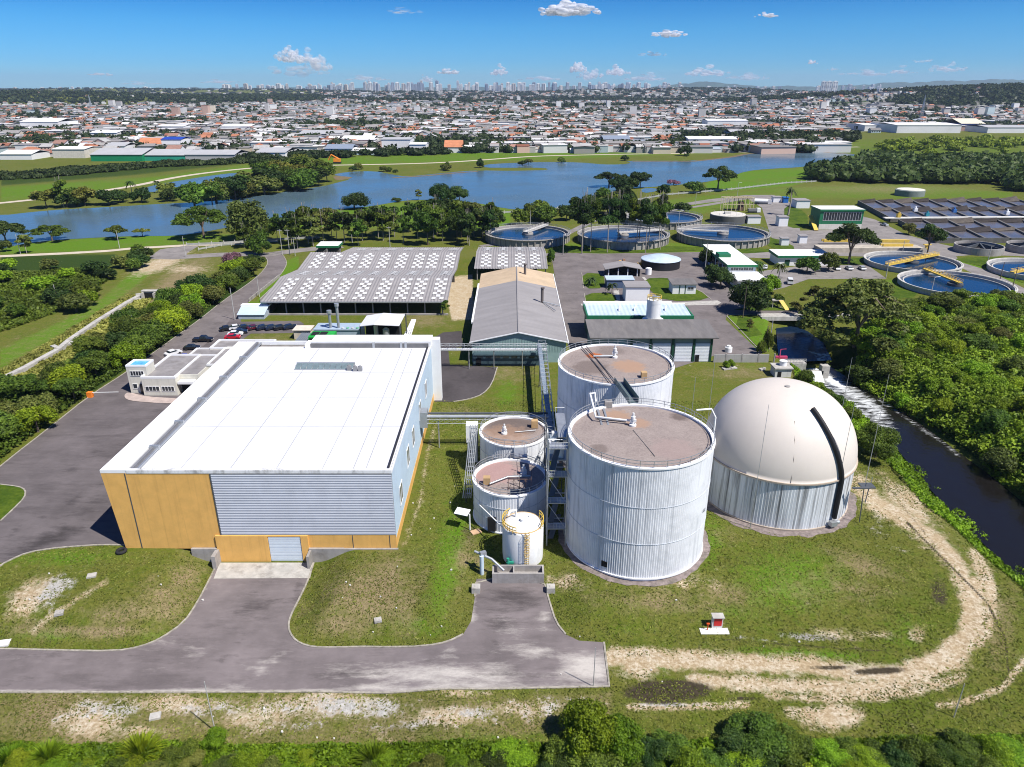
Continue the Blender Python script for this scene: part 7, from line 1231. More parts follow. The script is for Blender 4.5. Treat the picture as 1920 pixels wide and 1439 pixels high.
scatter([(1120,380),(1150,362),(1200,352),(1215,375),(1180,392),(1140,392)], 8, [('round',1),('bush',0)], (12,17), (9,13), 'on the shore beside the promontory', 'trees beside the lake promontory', 0, 11, .5)
scatter([(1085,478),(1090,468),(1235,462),(1240,474),(1110,482)], 11, [('pine',1),('pine',0)], (10,14), (19,24), 'in the row before the middle clarifier', 'tall thin pines before the clarifier', 1, 12, .42, noun='thin-trunked pine')
scatter([(330,395),(400,372),(470,352),(560,345),(615,340),(600,352),(540,362),(480,370),(400,385),(350,388)], 24, [('round',0),('round',1),('bush',3),('bush',0)], (14,24), (10,16), 'on the tree-covered peninsula of the lake', 'trees on the lake peninsula', 0, 13, .5)
scatter([(60,396),(120,390),(230,383),(330,378),(330,372),(200,380),(60,390)], 9, [('bush',1),('bush',0),('round',4)], (11,17), (8,12), 'in the row on the far shore at the left', 'bushes on the far left shore', 0, 14, .6)
scatter([(460,345),(500,322),(560,318),(610,330),(600,340),(500,345)], 10, [('round',1),('round',0),('bush',4)], (18,26), (12,18), 'at the far end of the peninsula', 'trees at the far end of the peninsula', 0, 15, .5)
scatter([(640,322),(700,315),(760,322),(900,312),(960,309),(1180,298),(1380,290),(1380,294),(1180,302),(900,318),(740,328),(660,326)], 16, [('bush',0),('bush',1),('bush',3)], (5,10), (3,7), 'x', 'small bushes on the far lake bank', 0, 16, .6, noun='bush', cat='shrub')
def seedN(): return NTREE
# dense woods far right: stuff (they read as one mass)
def wood(name, poly, n, wr, hr, m, lab, seed, ls=.16, per=90, kind='stuff', sink=0):
    rng = np.random.default_rng(seed); P = pw(poly) if poly and len(poly[0]) == 2 and poly[0][0] is not None else poly
    return wood_w(name, P, n, wr, hr, m, lab, seed, ls, per)
def wood_w(name, P, n, wr, hr, m, lab, seed, ls=.16, per=90, cat='trees', pts=None):
    rng = np.random.default_rng(seed)
    if pts is None:
        A = np.array(P); xs, ys_ = [], []
        x = rng.uniform(A[:,0].min(), A[:,0].max(), n*6); y = rng.uniform(A[:,1].min(), A[:,1].max(), n*6); k = inside(x, y, P); x, y = x[k][:n], y[k][:n]
    else: x, y = pts[:, 0], pts[:, 1]
    n = len(x); z = zt(x, y); f = rng.random(n); W_ = wr[0]+(wr[1]-wr[0])*f; H_ = hr[0]+(hr[1]-hr[0])*(.6*f+.4*rng.random(n))
    d = rng.normal(size=(n, per, 3)); d /= np.linalg.norm(d, axis=2)[..., None]; d[..., 2] = np.abs(d[..., 2])*1.0-.15
    r = 1 + .22*np.sin(d[..., 0]*5+f[:, None]*30)*np.sin(d[..., 1]*5+f[:, None]*50)
    C = np.stack([x[:, None]+d[..., 0]*r*W_[:, None]/2, y[:, None]+d[..., 1]*r*W_[:, None]/2, z[:, None]+H_[:, None]*(.42+.55*d[..., 2]*r)], -1)
    V, F = leaf_quads(rng, C.reshape(-1, 3), d.reshape(-1, 3), 1.0, 0, .5, 1.3)
    s = np.repeat(np.repeat(W_*ls, per), 4)[:, None]; Cr = np.repeat(C.reshape(-1, 3), 4, 0); V = Cr + (V-Cr)*s
    B, BF = ICO1; cv = (B[None]*np.stack([W_*.42, W_*.42, H_*.42], -1)[:, None] + np.stack([x, y, z+H_*.42], -1)[:, None]).reshape(-1, 3); cf = (BF[None] + (np.arange(n)*len(B))[:, None, None]).reshape(-1, 3) + len(V)
    cf4 = np.concatenate([cf, cf[:, 2:3]], 1)
    me = bpy.data.meshes.new(name); Vv = np.concatenate([V, cv]); L_ = np.concatenate([F.ravel(), cf.ravel()]).astype(np.int32)
    me.vertices.add(len(Vv)); me.vertices.foreach_set('co', Vv.astype(np.float32).ravel()); me.loops.add(len(L_)); me.loops.foreach_set('vertex_index', L_)
    st = np.concatenate([np.arange(len(F))*4, len(F)*4+np.arange(len(cf))*3]).astype(np.int32); me.polygons.add(len(st)); me.polygons.foreach_set('loop_start', st); me.polygons.foreach_set('loop_total', np.concatenate([np.full(len(F), 4), np.full(len(cf), 3)]).astype(np.int32)); me.update(calc_edges=True); me.materials.append(m)
    o = bpy.data.objects.new(name, me); COL.objects.link(o); return tag(o, lab, cat, kind='stuff')
WMM = leafmat('wood_mixed', (.024,.046,.012), (.105,.135,.030)); WDK = leafmat('wood_dark', (.013,.030,.010), (.060,.088,.022)); WBR = leafmat('scrub_green', (.070,.125,.008), (.235,.32,.026)); TWN = leafmat('town_tree_green', (.012,.028,.010), (.045,.068,.020))
wood('woodland', [(1500,338),(1530,326),(1580,316),(1640,300),(1700,306),(2100,312),(2300,360),(2000,372),(1900,360),(1880,345),(1700,345),(1560,342)], 640, (12,22), (8,13), WMM, 'dense woodland spreading behind the meadow and the aeration basins', 21)
wood('woodland', [(1630,282),(1700,262),(1800,262),(2200,262),(2200,300),(1900,290),(1700,292)], 110, (10,20), (5,9), WBR, 'loose light green scrub farther back near the factory roofs at the right', 22)
wood('shore_scrub', [(-300,338),(0,332),(120,320),(300,309),(430,303),(560,299),(520,304),(300,314),(60,336),(-300,346)], 260, (8,14), (2.5,4.5), WDK, 'dark scrub belt between the town and the left field', 23)
wood('town_edge_hedge', [(430,302),(560,300),(700,295),(900,288),(1050,284),(1250,276),(1250,272),(1000,279),(700,289),(430,296)], 170, (9,15), (5,8), WDK, 'bushy hedge along the town edge above the far path', 24)
wood('woodland', [(1240,270),(1400,262),(1560,258),(1600,262),(1600,272),(1400,276),(1250,278)], 90, (14,22), (9,14), WDK, 'wooded strip between the far path and the town', 25)
# undergrowth and bottom hedge: uncountable scrub
def scrub(name, poly, n, m, lab, seed, size, hgt, low=None):
    rng = np.random.default_rng(seed); P = pw(poly); A = np.array(P); x = rng.uniform(A[:,0].min(), A[:,0].max(), n*3); y = rng.uniform(A[:,1].min(), A[:,1].max(), n*3); k = inside(x, y, P); x, y = x[k][:n], y[k][:n]; n = len(x)
    bmp = (np.sin(x*.9+1.3*np.sin(y*.7))*np.sin(y*.8+1.1*np.sin(x*.6)) + np.sin(x*.31+2)*np.sin(y*.37))*.25+.5; h = hgt*np.clip(bmp, .08, 1)*rng.uniform(.3, 1.0, n)
    C = np.stack([x, y, zt(x, y)+h], -1); V, F = leaf_quads(rng, C, np.tile([0,0,.8], (n, 1)), size, 0, .8, 1.6); o = np_mesh(name, V, F, m); return tag(o, lab, 'undergrowth', kind='stuff')
scrub('undergrowth', RB, 170000, WBR, 'low bright undergrowth between the trees of the wooded river bank', 31, .5, 4.2)
scrub('undergrowth', [(1490,668),(1510,684),(1560,736),(1600,756),(1636,782),(1664,810),(1694,848),(1730,890),(1765,930),(1805,970),(1855,1018),(1905,1066),(1960,1110),(1935,1130),(1880,1070),(1800,1000),(1740,955),(1690,900),(1655,860),(1610,820),(1560,770),(1490,710),(1480,680)], 26000, LG[2], 'bright green scrub lining the near bank of the river', 32, .34, 1.5)
scrub('undergrowth', [(0,700),(-200,800),(-200,960),(-60,930),(12,857),(74,810),(158,745),(226,699),(278,663),(326,628),(366,600),(410,562),(478,518),(470,512),(400,548),(300,570),(180,650),(60,735)], 40000, LG[0], 'leafy undergrowth filling the hedge belt left of the yard', 33, .45, 3.0)
scrub('reeds', [(-200,850),(-200,790),(0,700),(90,645),(180,590),(240,556),(290,560),(250,590),(190,640),(130,690),(60,745),(-60,830)], 30000, leafmat('reed_pale', (.10,.14,.02), (.34,.37,.09)), 'pale yellow-green weeds around the diagonal wall in the left field', 34, .5, 1.2)
scrub('field_scrub', [(-200,600),(0,515),(190,505),(205,525),(150,570),(60,605),(0,625),(-200,660)], 26000, LG[0], 'low green scrub in the left field', 35, .6, 2.4)
scrub('tall_grass', [(-260,1500),(-260,1395),(0,1398),(150,1402),(300,1395),(500,1402),(700,1400),(1000,1400),(1300,1395),(1500,1400),(1700,1385),(2000,1385),(2200,1500)], 120000, LG[2], 'tangled bright green weeds along the bottom edge of the picture', 36, .26, 1.3)
LMB = [((gp(u_, 1437).x, gp(u_, 1437).y), nm) for u_, nm in ((20,'bottom left corner'),(265,'largest grass clump'),(405,'lone bright green bush'),(700,'central grass clump'),(960,'bright low bush'),(1110,'brightest tall bush'),(1420,'tall broad shrub'),(1620,'low track-side shrub'),(1900,'bottom right corner'))]
# short grass tufts that roughen the mown ground near the camera
rng = np.random.default_rng(61); n = 420000; x = rng.uniform(-95, 105, n); y = 53+rng.random(n)**1.3*95; k = np.abs(x) < y*.9+12; x, y = x[k], y[k]
bad = inside(x, y, LOWP) | inside(x, y, yw) | ((x > -61.5) & (x < -17) & (y > 91) & (y < 151)) | inside(x, y, RIVW)
for (a_, b__, r_) in ((19.2,95,11.8),(19.4,124.3,11.8),(.3,117.3,6.5),(-.3,101.7,6.3),(45.8,109,13.8),(1.6,90.6,3.4)): bad |= (x-a_)**2+(y-b__)**2 < r_*r_
u_, v_ = w2px(x, y, 0*x-1); dm = np.zeros(len(x)); lin(u_, v_, dm, [([(1145,1240),(1520,1250),(1690,1262),(1760,1235),(1815,1190),(1825,1130),(1800,1070),(1760,1020),(1700,975),(1640,945)], 24, 1), ([(1300,1275),(1600,1290),(1790,1240),(1858,1110)], 16, .9)]); ell(u_, v_, dm, [(170,1350,70,40,0,.8),(620,1320,130,30,0,.8),(70,1115,60,30,-35,.9),(400,1330,260,24,0,.7),(900,1335,160,20,0,.7),(1560,1345,60,28,0,1)])
pn = (np.sin(x*.7+1.7*np.sin(y*.5))*np.sin(y*.6+1.3*np.sin(x*.45))+1)/2; bad |= rng.random(len(x)) < dm*1.1; bad |= rng.random(len(x)) > .35+.65*pn
x, y = x[~bad], y[~bad]; n = len(x); C = np.stack([x, y, zt(x, y)+rng.uniform(.0,.07,n)], -1); V, F = leaf_quads(rng, C, np.tile([0,-.3,.9], (n, 1)), .17, 0, .9, 2.0)
o = np_mesh('grass', V, F, leafmat('tuft_green', (.060,.080,.012), (.205,.215,.042))); tag(o, 'short uneven grass tufts on the mown ground around the tanks', 'grass', kind='stuff')
BT = random.Random(77)
for k in range(56):
    u = -80+k*37+BT.uniform(-14,14); v = 1437+BT.uniform(-12,38); s = BT.uniform(.8,1.35)*(1.0 if u < 1000 else 1.35); mi = BT.choice([0,2,2,0,1] if u > 900 else [2,2,0,3]); p = gp(u, v)
    tree('bush', mi, (p.x, p.y, p.z-.2), 3.4*s, 2.2*s*BT.uniform(.8,1.2), uniq('%s%s bottom-edge bush' % ('big ' if s > 1.15 else 'small ' if s < .95 else '', HUE[mi]), p.x, p.y, LMB), 'bushes of the hedge along the bottom edge', 2, k % 2, cat='shrub', trunk=False)
for u, v, w_, h_, mi in ((1105,1408,130,120,2),(1160,1425,110,100,2),(1060,1432,90,60,0),(1420,1405,130,66,0),(1380,1428,100,56,1),(1480,1428,100,60,0),(1620,1432,100,40,0),(1250,1432,110,50,0),(960,1436,90,46,2),(1800,1430,130,40,0),(1890,1432,110,40,2)):
    T('bush', mi, u, v, w_, h_, {1105:'brightest tall bush by the end of the lower road',1160:'second bright tall bush right of the lower road end',1060:'green bush left of the two tall bright ones',1420:'tall broad shrub in the bottom hedge right of centre',1380:'dark shrub left of the tall broad one',1480:'green shrub right of the tall broad one',1620:'low green shrub in the bottom hedge under the dirt track',1250:'green shrub between the bright bushes and the dark shrub',960:'bright low bush in the bottom hedge at the centre',1800:'low green shrub near the bottom right corner',1890:'bright low shrub in the bottom right corner'}[u], None, 2, 0, cat='shrub')
# pampas-like grass clumps
for u, v, w_ in ((90,1425,56),(265,1420,70),(20,1430,50),(700,1432,60)):
    p = gp(u, v); m_ = mpp(u, v)*w_; rng = np.random.default_rng(u); n = 700; a = rng.uniform(0, 6.28, n); l = m_*rng.uniform(.45,.8,n); tilt = rng.uniform(.1,1.2,n); D = np.stack([np.cos(a)*np.sin(tilt), np.sin(a)*np.sin(tilt), np.cos(tilt)], -1); S = np.stack([-np.sin(a), np.cos(a), a*0], -1)*.035; r0 = D*[1,1,0]*m_*.15
    b0 = r0; mid = r0+D*l[:, None]*.6; tip = r0+D*l[:, None]; tip[:, 2] -= l*.3*np.sin(tilt); V = np.stack([b0-S, b0+S, mid+S, mid-S, tip-S*.2, tip+S*.2], 1).reshape(-1, 3); k = np.arange(n)[:, None]*6; F = np.concatenate([k+[[0,1,2,3]], k+[[3,2,5,4]]])
    o = np_mesh('grass_clump', V, F, LG[2]); o.location = p; tag(o, {90:'arching grass clump in the bottom left corner, right one',265:'largest arching grass clump on the bottom left',20:'arching grass clump nearest the bottom left corner',700:'arching grass clump at the bottom centre left'}[u], 'grass clump')
# ================================================================== TOWN
rgT = random.Random(11); rT = np.random.default_rng(11)
WALLC = [(.56,.54,.51),(.68,.67,.64),(.36,.34,.31),(.60,.52,.40),(.42,.50,.50),(.55,.38,.30)]; ROOFC = [(.27,.255,.24),(.38,.37,.35),(.19,.18,.17),(.26,.11,.07),(.38,.16,.09),(.60,.59,.57),(.30,.17,.13),(.26,.29,.33)]
RN = ['grey','pale grey','dark grey','terracotta','orange tiled','white','brown','slate blue']; WN = ['off-white','white','beige','ochre','mint','brick']
def in_town(x, y): return not (x > y*.48-40 and y < 1220) and x > -2500
def tv(u, v): p = gp(u, v); return p
def roof_mesh(mb, x0, x1, y0, y1, h, rise, kind):
    e = .5; cx, cy = (x0+x1)/2, (y0+y1)/2
    if kind == 'gable': mb.slab((x0-e,y0-e,h),(x1+e,y0-e,h),(x1+e,cy,h+rise),(x0-e,cy,h+rise),.2).slab((x0-e,cy,h+rise),(x1+e,cy,h+rise),(x1+e,y1+e,h),(x0-e,y1+e,h),.2)
    elif kind == 'hip': r = (y1-y0)*.45; mb.add([(x0-e,y0-e,h),(x1+e,y0-e,h),(x1+e,y1+e,h),(x0-e,y1+e,h),(x0+r,cy,h+rise),(x1-r,cy,h+rise)], [(0,1,5,4),(1,2,5),(2,3,4,5),(3,0,4),(3,2,1,0)])
    else: mb.box(x0-.2,x1+.2,y0-.2,y1+.2,h,h+.3)
HP = []
for i in range(16):
    ci, wi = i % 8, rgT.randrange(6); W_, D_, H_ = rgT.uniform(10,18), rgT.uniform(9,14), rgT.choice([3.2,3.2,5.8,6.2]); kd = 'flat' if ci in (0,2,5) and i > 8 else ('hip' if ci in (3,4) else 'gable')
    w = MB().box(-W_/2,W_/2,-D_/2,D_/2,-1,H_)
    if kd == 'gable': w.add([(-W_/2,-D_/2,H_),(-W_/2,D_/2,H_),(-W_/2,0,H_+D_*.2)],[(0,1,2)]).add([(W_/2,-D_/2,H_),(W_/2,D_/2,H_),(W_/2,0,H_+D_*.2)],[(0,2,1)])
    r = MB(); roof_mesh(r, -W_/2, W_/2, -D_/2, D_/2, H_, D_*.22, kd); g_ = MB()
    for k in range(int(W_/3.4)):
        for fl in range(1 if H_ < 5 else 2): g_.box(-W_/2+1.0+k*3.3, -W_/2+2.4+k*3.3, -D_/2-.04, -D_/2, .9+fl*2.8, 2.3+fl*2.8)
    objs = []
    for nm, mb, mm in (('wall', w, mat('town_wall_%d' % wi, WALLC[wi], .85, .1, .4, dirt=.3)), ('roof', r, mat('town_roof_%d' % ci, ROOFC[ci], .85, .18, .5, dirt=.4)), ('window', g_, GLASS)):
        me = bpy.data.meshes.new(nm); me.from_pydata([tuple(v) for v in mb.v], [], mb.f); me.materials.append(mm); objs.append((nm, me))
    HP.append((objs, '%s%s house, %s %s roof' % ('two-storey ' if H_ > 5 else '', WN[wi], RN[ci], {'flat':'flat','hip':'hipped','gable':'gabled'}[kd]), max(W_, D_)))
placed = []
def free(x, y, r):
    for a, b, c in placed:
        if (a-x)**2+(b-y)**2 < ((r+c)*.5)**2: return False
    placed.append((x, y, r)); return True
# landmark buildings of the first rows
def shed(u0, v, u1, vt, dep, lab, wm, rm, rise=.15, name='warehouse', z=None):
    a, b_ = gp(u0, v), gp(u1, v); mm = mpp((u0+u1)/2, v); h = (v-vt)*mm; placed.append(((a.x+b_.x)/2, a.y+dep/2, max(b_.x-a.x, dep)*1.1))
    t = thing(name, lab, 'building', ((a.x+b_.x)/2, a.y, 0)); part(MB().box(a.x,b_.x,a.y,a.y+dep,-1,h), 'wall', wm, t); part(MB().slab((a.x-.6,a.y-.6,h+.1),(b_.x+.6,a.y-.6,h+.1),(b_.x+.6,a.y+dep/2,h+dep*rise),(a.x-.6,a.y+dep/2,h+dep*rise),.3).slab((a.x-.6,a.y+dep/2,h+dep*rise),(b_.x+.6,a.y+dep/2,h+dep*rise),(b_.x+.6,a.y+dep+.6,h+.1),(a.x-.6,a.y+dep+.6,h+.1),.3), 'roof', rm, t); return t
GW2 = mat('vivid_green_wall', (.01,.22,.09), .6, .1, .1); TW = mat('teal_green_wall', (.03,.30,.20), .6, .1, .1); TR = mat('grey_zinc_roof', (.40,.40,.40), .7, .1, .05, dirt=.3, dscale=.03); TWH = mat('town_white', (.74,.73,.71), .7, .06, .1, dirt=.2, dscale=.05); ORT = mat('orange_tile', (.50,.20,.10), .85, .2, .2)
shed(171,303,267,291,46,'long building with dark green front on the town edge at the left',GW2,TR,.10); shed(268,302,347,292,42,'teal green-fronted hall right of the dark green one',TW,TR,.10); shed(348,302,440,291,40,'low grey hall right of the teal green one',TR,TR,.08)
shed(100,297,160,281,34,'cream blocky warehouse left of the dark green hall',mat('cream_wall',(.60,.56,.48)),TWH,.05); shed(258,282,322,274,26,'row building with bright orange tiled roof behind the green halls',TWH,ORT,.3); b = shed(305,283,342,263,26,'white and blue stepped tower building behind the orange roof',TWH,mat('deep_blue',(.02,.06,.36),.5),.08)
shed(250,273,305,265,40,'long grey-roofed hall left of the white and blue building',TR,TR,.08); shed(480,299,535,287,50,'long white low factory near the lake path',TWH,TR,.06); shed(610,292,660,280,30,'hall with blue-grey roof by the far path',TWH,mat('slate_blue_roof',(.22,.26,.32),.7),.12); shed(662,291,700,283,28,'pale blue hall right of the blue-grey one',mat('pale_blue_wall',(.45,.58,.64)),TWH,.06)
shed(716,284,770,263,34,'tall white blank-walled warehouse near the shore',TWH,TR,.04); shed(768,288,798,272,30,'white building with dark glass front at the town edge',TWH,TWH,.04); shed(833,287,866,277,26,'white house with vivid orange roof at the town edge',TWH,ORT,.25); shed(870,286,912,278,26,'long white low house right of the orange-roofed one',TWH,TWH,.08); shed(640,272,700,262,40,'white hall with pale roof in the second row',TWH,TWH,.08)
shed(1130,276,1180,262,32,'white and blue-roofed hall on the right town edge',TWH,mat('slate_blue_roof',(.22,.26,.32)),.1); shed(1290,278,1380,262,40,'big white factory front on the right town edge',TWH,TWH,.05); shed(1325,242,1400,228,40,'white arcaded factory in the third row at the right',TWH,TWH,.05); shed(1370,262,1415,250,40,'long grey-roofed hall behind the white factory',TR,TR,.08)
shed(1680,250,1800,236,90,'huge white flat-roofed factory at the right',TWH,TWH,.02); shed(1620,246,1690,236,70,'white hall with wide pale roof left of the huge factory',TWH,TWH,.02); shed(1800,244,1845,233,60,'cream-roofed arena building with blue side wall at the right',mat('deep_blue_wall',(.06,.09,.22)),mat('cream_roof2',(.62,.58,.44)),.12); shed(1850,250,1960,240,60,'long pale factory on the right picture edge',TWH,TR,.04)
shed(170,262,220,250,40,'white stepped hall in the second row at the left',TWH,TWH,.06); shed(295,250,345,238,40,'white blank hall deeper in the town at the left',TWH,TWH,.05); shed(40,245,110,230,60,'long white-roofed hall deeper in the town at far left',TWH,TWH,.08); shed(415,250,470,238,50,'white blocky hall in the third row left of centre',TWH,TWH,.05)
shed(200,288,235,275,30,'white walled hall with grey roof behind the cream warehouse',TWH,TR,.1); shed(560,262,640,252,60,'long grey hall in the middle of the town',TR,TR,.06); shed(860,262,940,255,50,'long grey warehouse roof right of the centre',TR,TR,.06); shed(0,300,60,290,30,'low white sheds at the left edge of the town',TWH,TWH,.1)
LMT = [((gp(u_, v_).x, gp(u_, v_).y), nm) for u_, v_, nm in ((220,298,'dark green hall'),(308,298,'teal hall'),(394,298,'low grey hall'),(130,294,'cream warehouse'),(324,280,'blue stepped tower'),(290,280,'orange-roofed row'),(508,296,'white path-side factory'),(635,289,'blue-grey roofed hall'),(743,280,'blank white warehouse'),(783,284,'glass-fronted building'),(850,284,'orange-roofed shore house'),(1155,272,'blue-roofed hall'),(1335,274,'big white factory'),(1362,238,'arcaded factory'),(1392,258,'long grey hall'),(1740,246,'huge white factory'),(1655,244,'pale-roofed hall'),(1822,240,'cream arena'),(195,258,'white stepped hall'),(320,246,'blank white hall'),(75,240,'long white-roofed hall'),(442,246,'white blocky hall'),(600,258,'mid-town grey hall'),(900,258,'long grey warehouse'),(632,307,'orange excavator'),(1000,276,'town edge hedge'),(1250,268,'wooded strip'))]
hn = 0; tries = 0
while hn < 262 and tries < 20000:
    tries += 1; u = rgT.uniform(-20, 1940); v = 297 - (rgT.random()**1.0)*58
    lim = np.interp(u, [0,170,450,700,1000,1250,1320,1560,1600,2000], [303,300,300,291,283,276,276,258,250,246])
    if v > lim: continue
    p = gp(u, v); k = rgT.randrange(16); objs, lab, sz = HP[k]
    if not free(p.x, p.y, sz*.92): continue
    t = bpy.data.objects.new('house', None); COL.objects.link(t); t.location = p; t.rotation_euler = (0,0,rgT.choice([0,PI/2])*0+rgT.choice([.12,-.06,.05])+ (PI/2 if rgT.random() < .25 else 0)); s = rgT.uniform(.9,1.25); t.scale = (s,s,s*rgT.uniform(.95,1.2))
    zone = 'left' if u < 480 else 'centre left' if u < 860 else 'centre right' if u < 1280 else 'right'; row = 'front rows' if v > lim-16 else 'middle rows' if v > lim-34 else 'deeper rows'
    t['label'] = uniq(lab, p.x, p.y, LMT); t['category'] = 'house'; t['group'] = 'houses of the town across the lake'
    for nm, me in objs: o = bpy.data.objects.new(nm, me); COL.objects.link(o); o.parent = t
    hn += 1
# the rest of the town: thousands of houses as one mass
def town_mass(name, n, ymin, ymax, sizes, lab, seed, dens_pow=1.0, street=True):
    rng = np.random.default_rng(seed); Y = ymin*(ymax/ymin)**(rng.random(n)**dens_pow); X = (rng.uniform(-.80, .80, n))*np.sqrt(Y*Y+45**2)
    k = ~((X > Y*.47-40) & (Y < 1250)); X, Y = X[k], Y[k]
    if street: X = X + 0
    # woods keep free
    wd = np.zeros(len(X), bool)
    for (cx, cy, sx, sy) in WOODS: wd |= (((X-cx)/sx)**2+((Y-cy)/sy)**2 < 1) & (rng.random(len(X)) < .93)
    cl = np.sin(X*.011+2*np.sin(Y*.004))*np.sin(Y*.009+1.5*np.sin(X*.005)); X, Y = X[~wd & (cl > -.55)], Y[~wd & (cl > -.55)]
    if ymin < 1100:
        pa = np.array(placed); keep = np.ones(len(X), bool); cell = {}
        for a, b_, c in placed:
            for i in range(int((a-c*.6-8)//40), int((a+c*.6+8)//40)+1):
                for j in range(int((b_-c*.6-8)//40), int((b_+c*.6+8)//40)+1): cell.setdefault((i, j), []).append((a, b_, c))
        for q in range(len(X)):
            for a, b_, c in cell.get((int(X[q]//40), int(Y[q]//40)), ()):
                if (X[q]-a)**2+(Y[q]-b_)**2 < (c*.5+6)**2: keep[q] = False; break
        X, Y = X[keep], Y[keep]
    n = len(X); big = rng.random(n) < .16; W_ = np.where(big, rng.uniform(22, 50, n), rng.uniform(sizes[0], sizes[1], n)); D_ = np.where(big, rng.uniform(16, 34, n), rng.uniform(9, 14, n)); H_ = np.where(big, rng.uniform(5, 8.5, n), rng.choice([3.3, 3.3, 6, 6.5], n)); hi = (rng.random(n) < .012) & (Y > 1700); H_ = np.where(hi, rng.uniform(12, 26, n), H_); W_ = np.where(hi, 16, W_)
    a = rng.choice([.12, -.06, .05, 1.62], n)+rng.normal(size=n)*.03; c, s = np.cos(a), np.sin(a); Z = zt(X, Y); rise = np.where(big | hi, .6, D_*.2)*np.where(rng.random(n) < .3, .1, 1)
    L = np.array([(-.5,-.5,0),(.5,-.5,0),(.5,.5,0),(-.5,.5,0),(-.5,-.5,1),(.5,-.5,1),(.5,.5,1),(-.5,.5,1),(-.5,0,1),(.5,0,1)]); px = L[:, 0][None]*W_[:, None]; py = L[:, 1][None]*D_[:, None]; pz = np.where(L[:, 2][None] > 0, H_[:, None], -4) + np.zeros((n, 10)); pz[:, 8:] += rise[:, None]
    Vw = np.stack([X[:, None]+px*c[:, None]-py*s[:, None], Y[:, None]+px*s[:, None]+py*c[:, None], Z[:, None]+pz], -1)
    Vr = Vw[:, [4,5,9,8,7,6]].copy(); Vr[..., 2] += .25; ctr = Vr.mean(1, keepdims=True); Vr[..., :2] = ctr[..., :2]+(Vr[..., :2]-ctr[..., :2])*1.05
    wc = np.array(WALLC)[rng.choice(6, n, p=[.32,.34,.14,.08,.05,.07])]*rng.uniform(.8,1.15,(n,1)); pr = np.array([.20,.15,.14,.17,.13,.10,.09,.03]); rc = np.array(ROOFC)[rng.choice(8, n, p=pr/pr.sum())]*rng.uniform(.8,1.2,(n,1)); rc[big] = np.array(ROOFC)[rng.choice([0,1,5,5,1,2], big.sum())]
    V = np.concatenate([Vw.reshape(-1, 3), Vr.reshape(-1, 3)]); cols = np.concatenate([np.repeat(wc, 10, 0), np.repeat(rc, 6, 0)])
    fw = np.array([[0,1,5,4],[1,2,6,5],[2,3,7,6],[3,0,4,7],[7,4,8,8],[5,6,9,9]]); f1 = (fw[None]+(np.arange(n)*10)[:, None, None]).reshape(-1, 4); fr = np.array([[0,1,2,3],[3,2,5,4]]); f2 = (fr[None]+(np.arange(n)*6)[:, None, None]).reshape(-1, 4)+n*10
    F = np.concatenate([f1[:, [0,1,2,3]], f2]); me_ = np_mesh(name, V, np.where(F == -1, 0, F), TOWNM, cols); me_.data.validate(); return tag(me_, lab, 'houses', kind='stuff'), X, Y
TOWNM = attrmat('town_paint', .85, 'tint', .15)
WOODS = [(-2500,3300,1700,600),(-1300,4000,500,280),(2150,2900,800,700),(1500,2350,350,250),(1300,3600,420,300),(500,3800,420,160),(-350,3300,300,120),(300,2600,260,90),(1050,2900,330,140),(-3500,6500,2600,700)]
_, TX, TY = town_mass('town', 15000, 815, 3600, (8,14), 'dense low town of small houses with grey, white and orange roofs', 41)
_, TX2, TY2 = town_mass('far_town', 12000, 3600, 9500, (12,26), 'hazy far districts of the town below the skyline', 42)
# town trees
rng = np.random.default_rng(43); n = 11500; Y = 810*(3800/810)**rng.random(n); X = rng.uniform(-.8,.8,n)*Y; cl = np.sin(X*.011+2*np.sin(Y*.004))*np.sin(Y*.009+1.5*np.sin(X*.005)); k = ~((X > Y*.47-40) & (Y < 1250)) & ((cl < -.3) | (rng.random(n) < .5)); wood_w('town_trees', None, 0, (8,16), (6,12.5), TWN, 'dark tree crowns scattered between the houses of the town', 44, .2, 18, pts=np.stack([X[k], Y[k]], -1))
n = 8000; Y = 3600*(9000/3600)**rng.random(n); X = rng.uniform(-.8,.8,n)*Y; wood_w('far_town_trees', None, 0, (16,40), (7,14), TWN, 'tree masses among the hazy far districts', 45, .3, 12, pts=np.stack([X, Y], -1))
pts = []
for (cx, cy, sx, sy) in WOODS[:-1]:
    m_ = int(min(1500, sx*sy/420)); a = rng.uniform(0, 6.28, m_); r = np.sqrt(rng.random(m_)); pts.append(np.stack([cx+sx*r*np.cos(a), cy+sy*r*np.sin(a)], -1))
wood_w('hill_forest', None, 0, (20,34), (12,18), WDK, 'dark forest covering the low hills left and right beyond the town', 46, .22, 26, pts=np.concatenate(pts))
# skyline towers
rg = random.Random(51); TB = []
for k, (c_, w_, d_) in enumerate([((.62,.62,.62),22,18),((.70,.69,.66),26,20),((.45,.48,.52),20,20),((.58,.52,.45),24,18),((.30,.34,.40),22,22)]):
    mw = MB().box(-w_/2,w_/2,-d_/2,d_/2,-20,1.0).box(-w_*.2,w_*.2,-d_*.2,d_*.2,1.0,1.05); g_ = MB()
    for f in range(9):
        g_.box(-w_*.42,-w_*.08,-d_/2-.3,-d_/2,.08+f*.1,.13+f*.1).box(w_*.08,w_*.42,-d_/2-.3,-d_/2,.08+f*.1,.13+f*.1)
    mw.v = [(x, y, z if z > 0 else -.1) for x, y, z in mw.v]; out = []
    for nm, mb, mm in (('facade', mw, mat('tower_%d' % k, c_, .8, .08, .02)), ('window_band', g_, mat('tower_glass', (.12,.15,.19), .3))):
        me = bpy.data.meshes.new(nm); me.from_pydata([tuple(v) for v in mb.v], [], mb.f); me.materials.append(mm); out.append((nm, me))
    TB.append((out, ['grey','white','blue-grey','beige','dark glass'][k]))
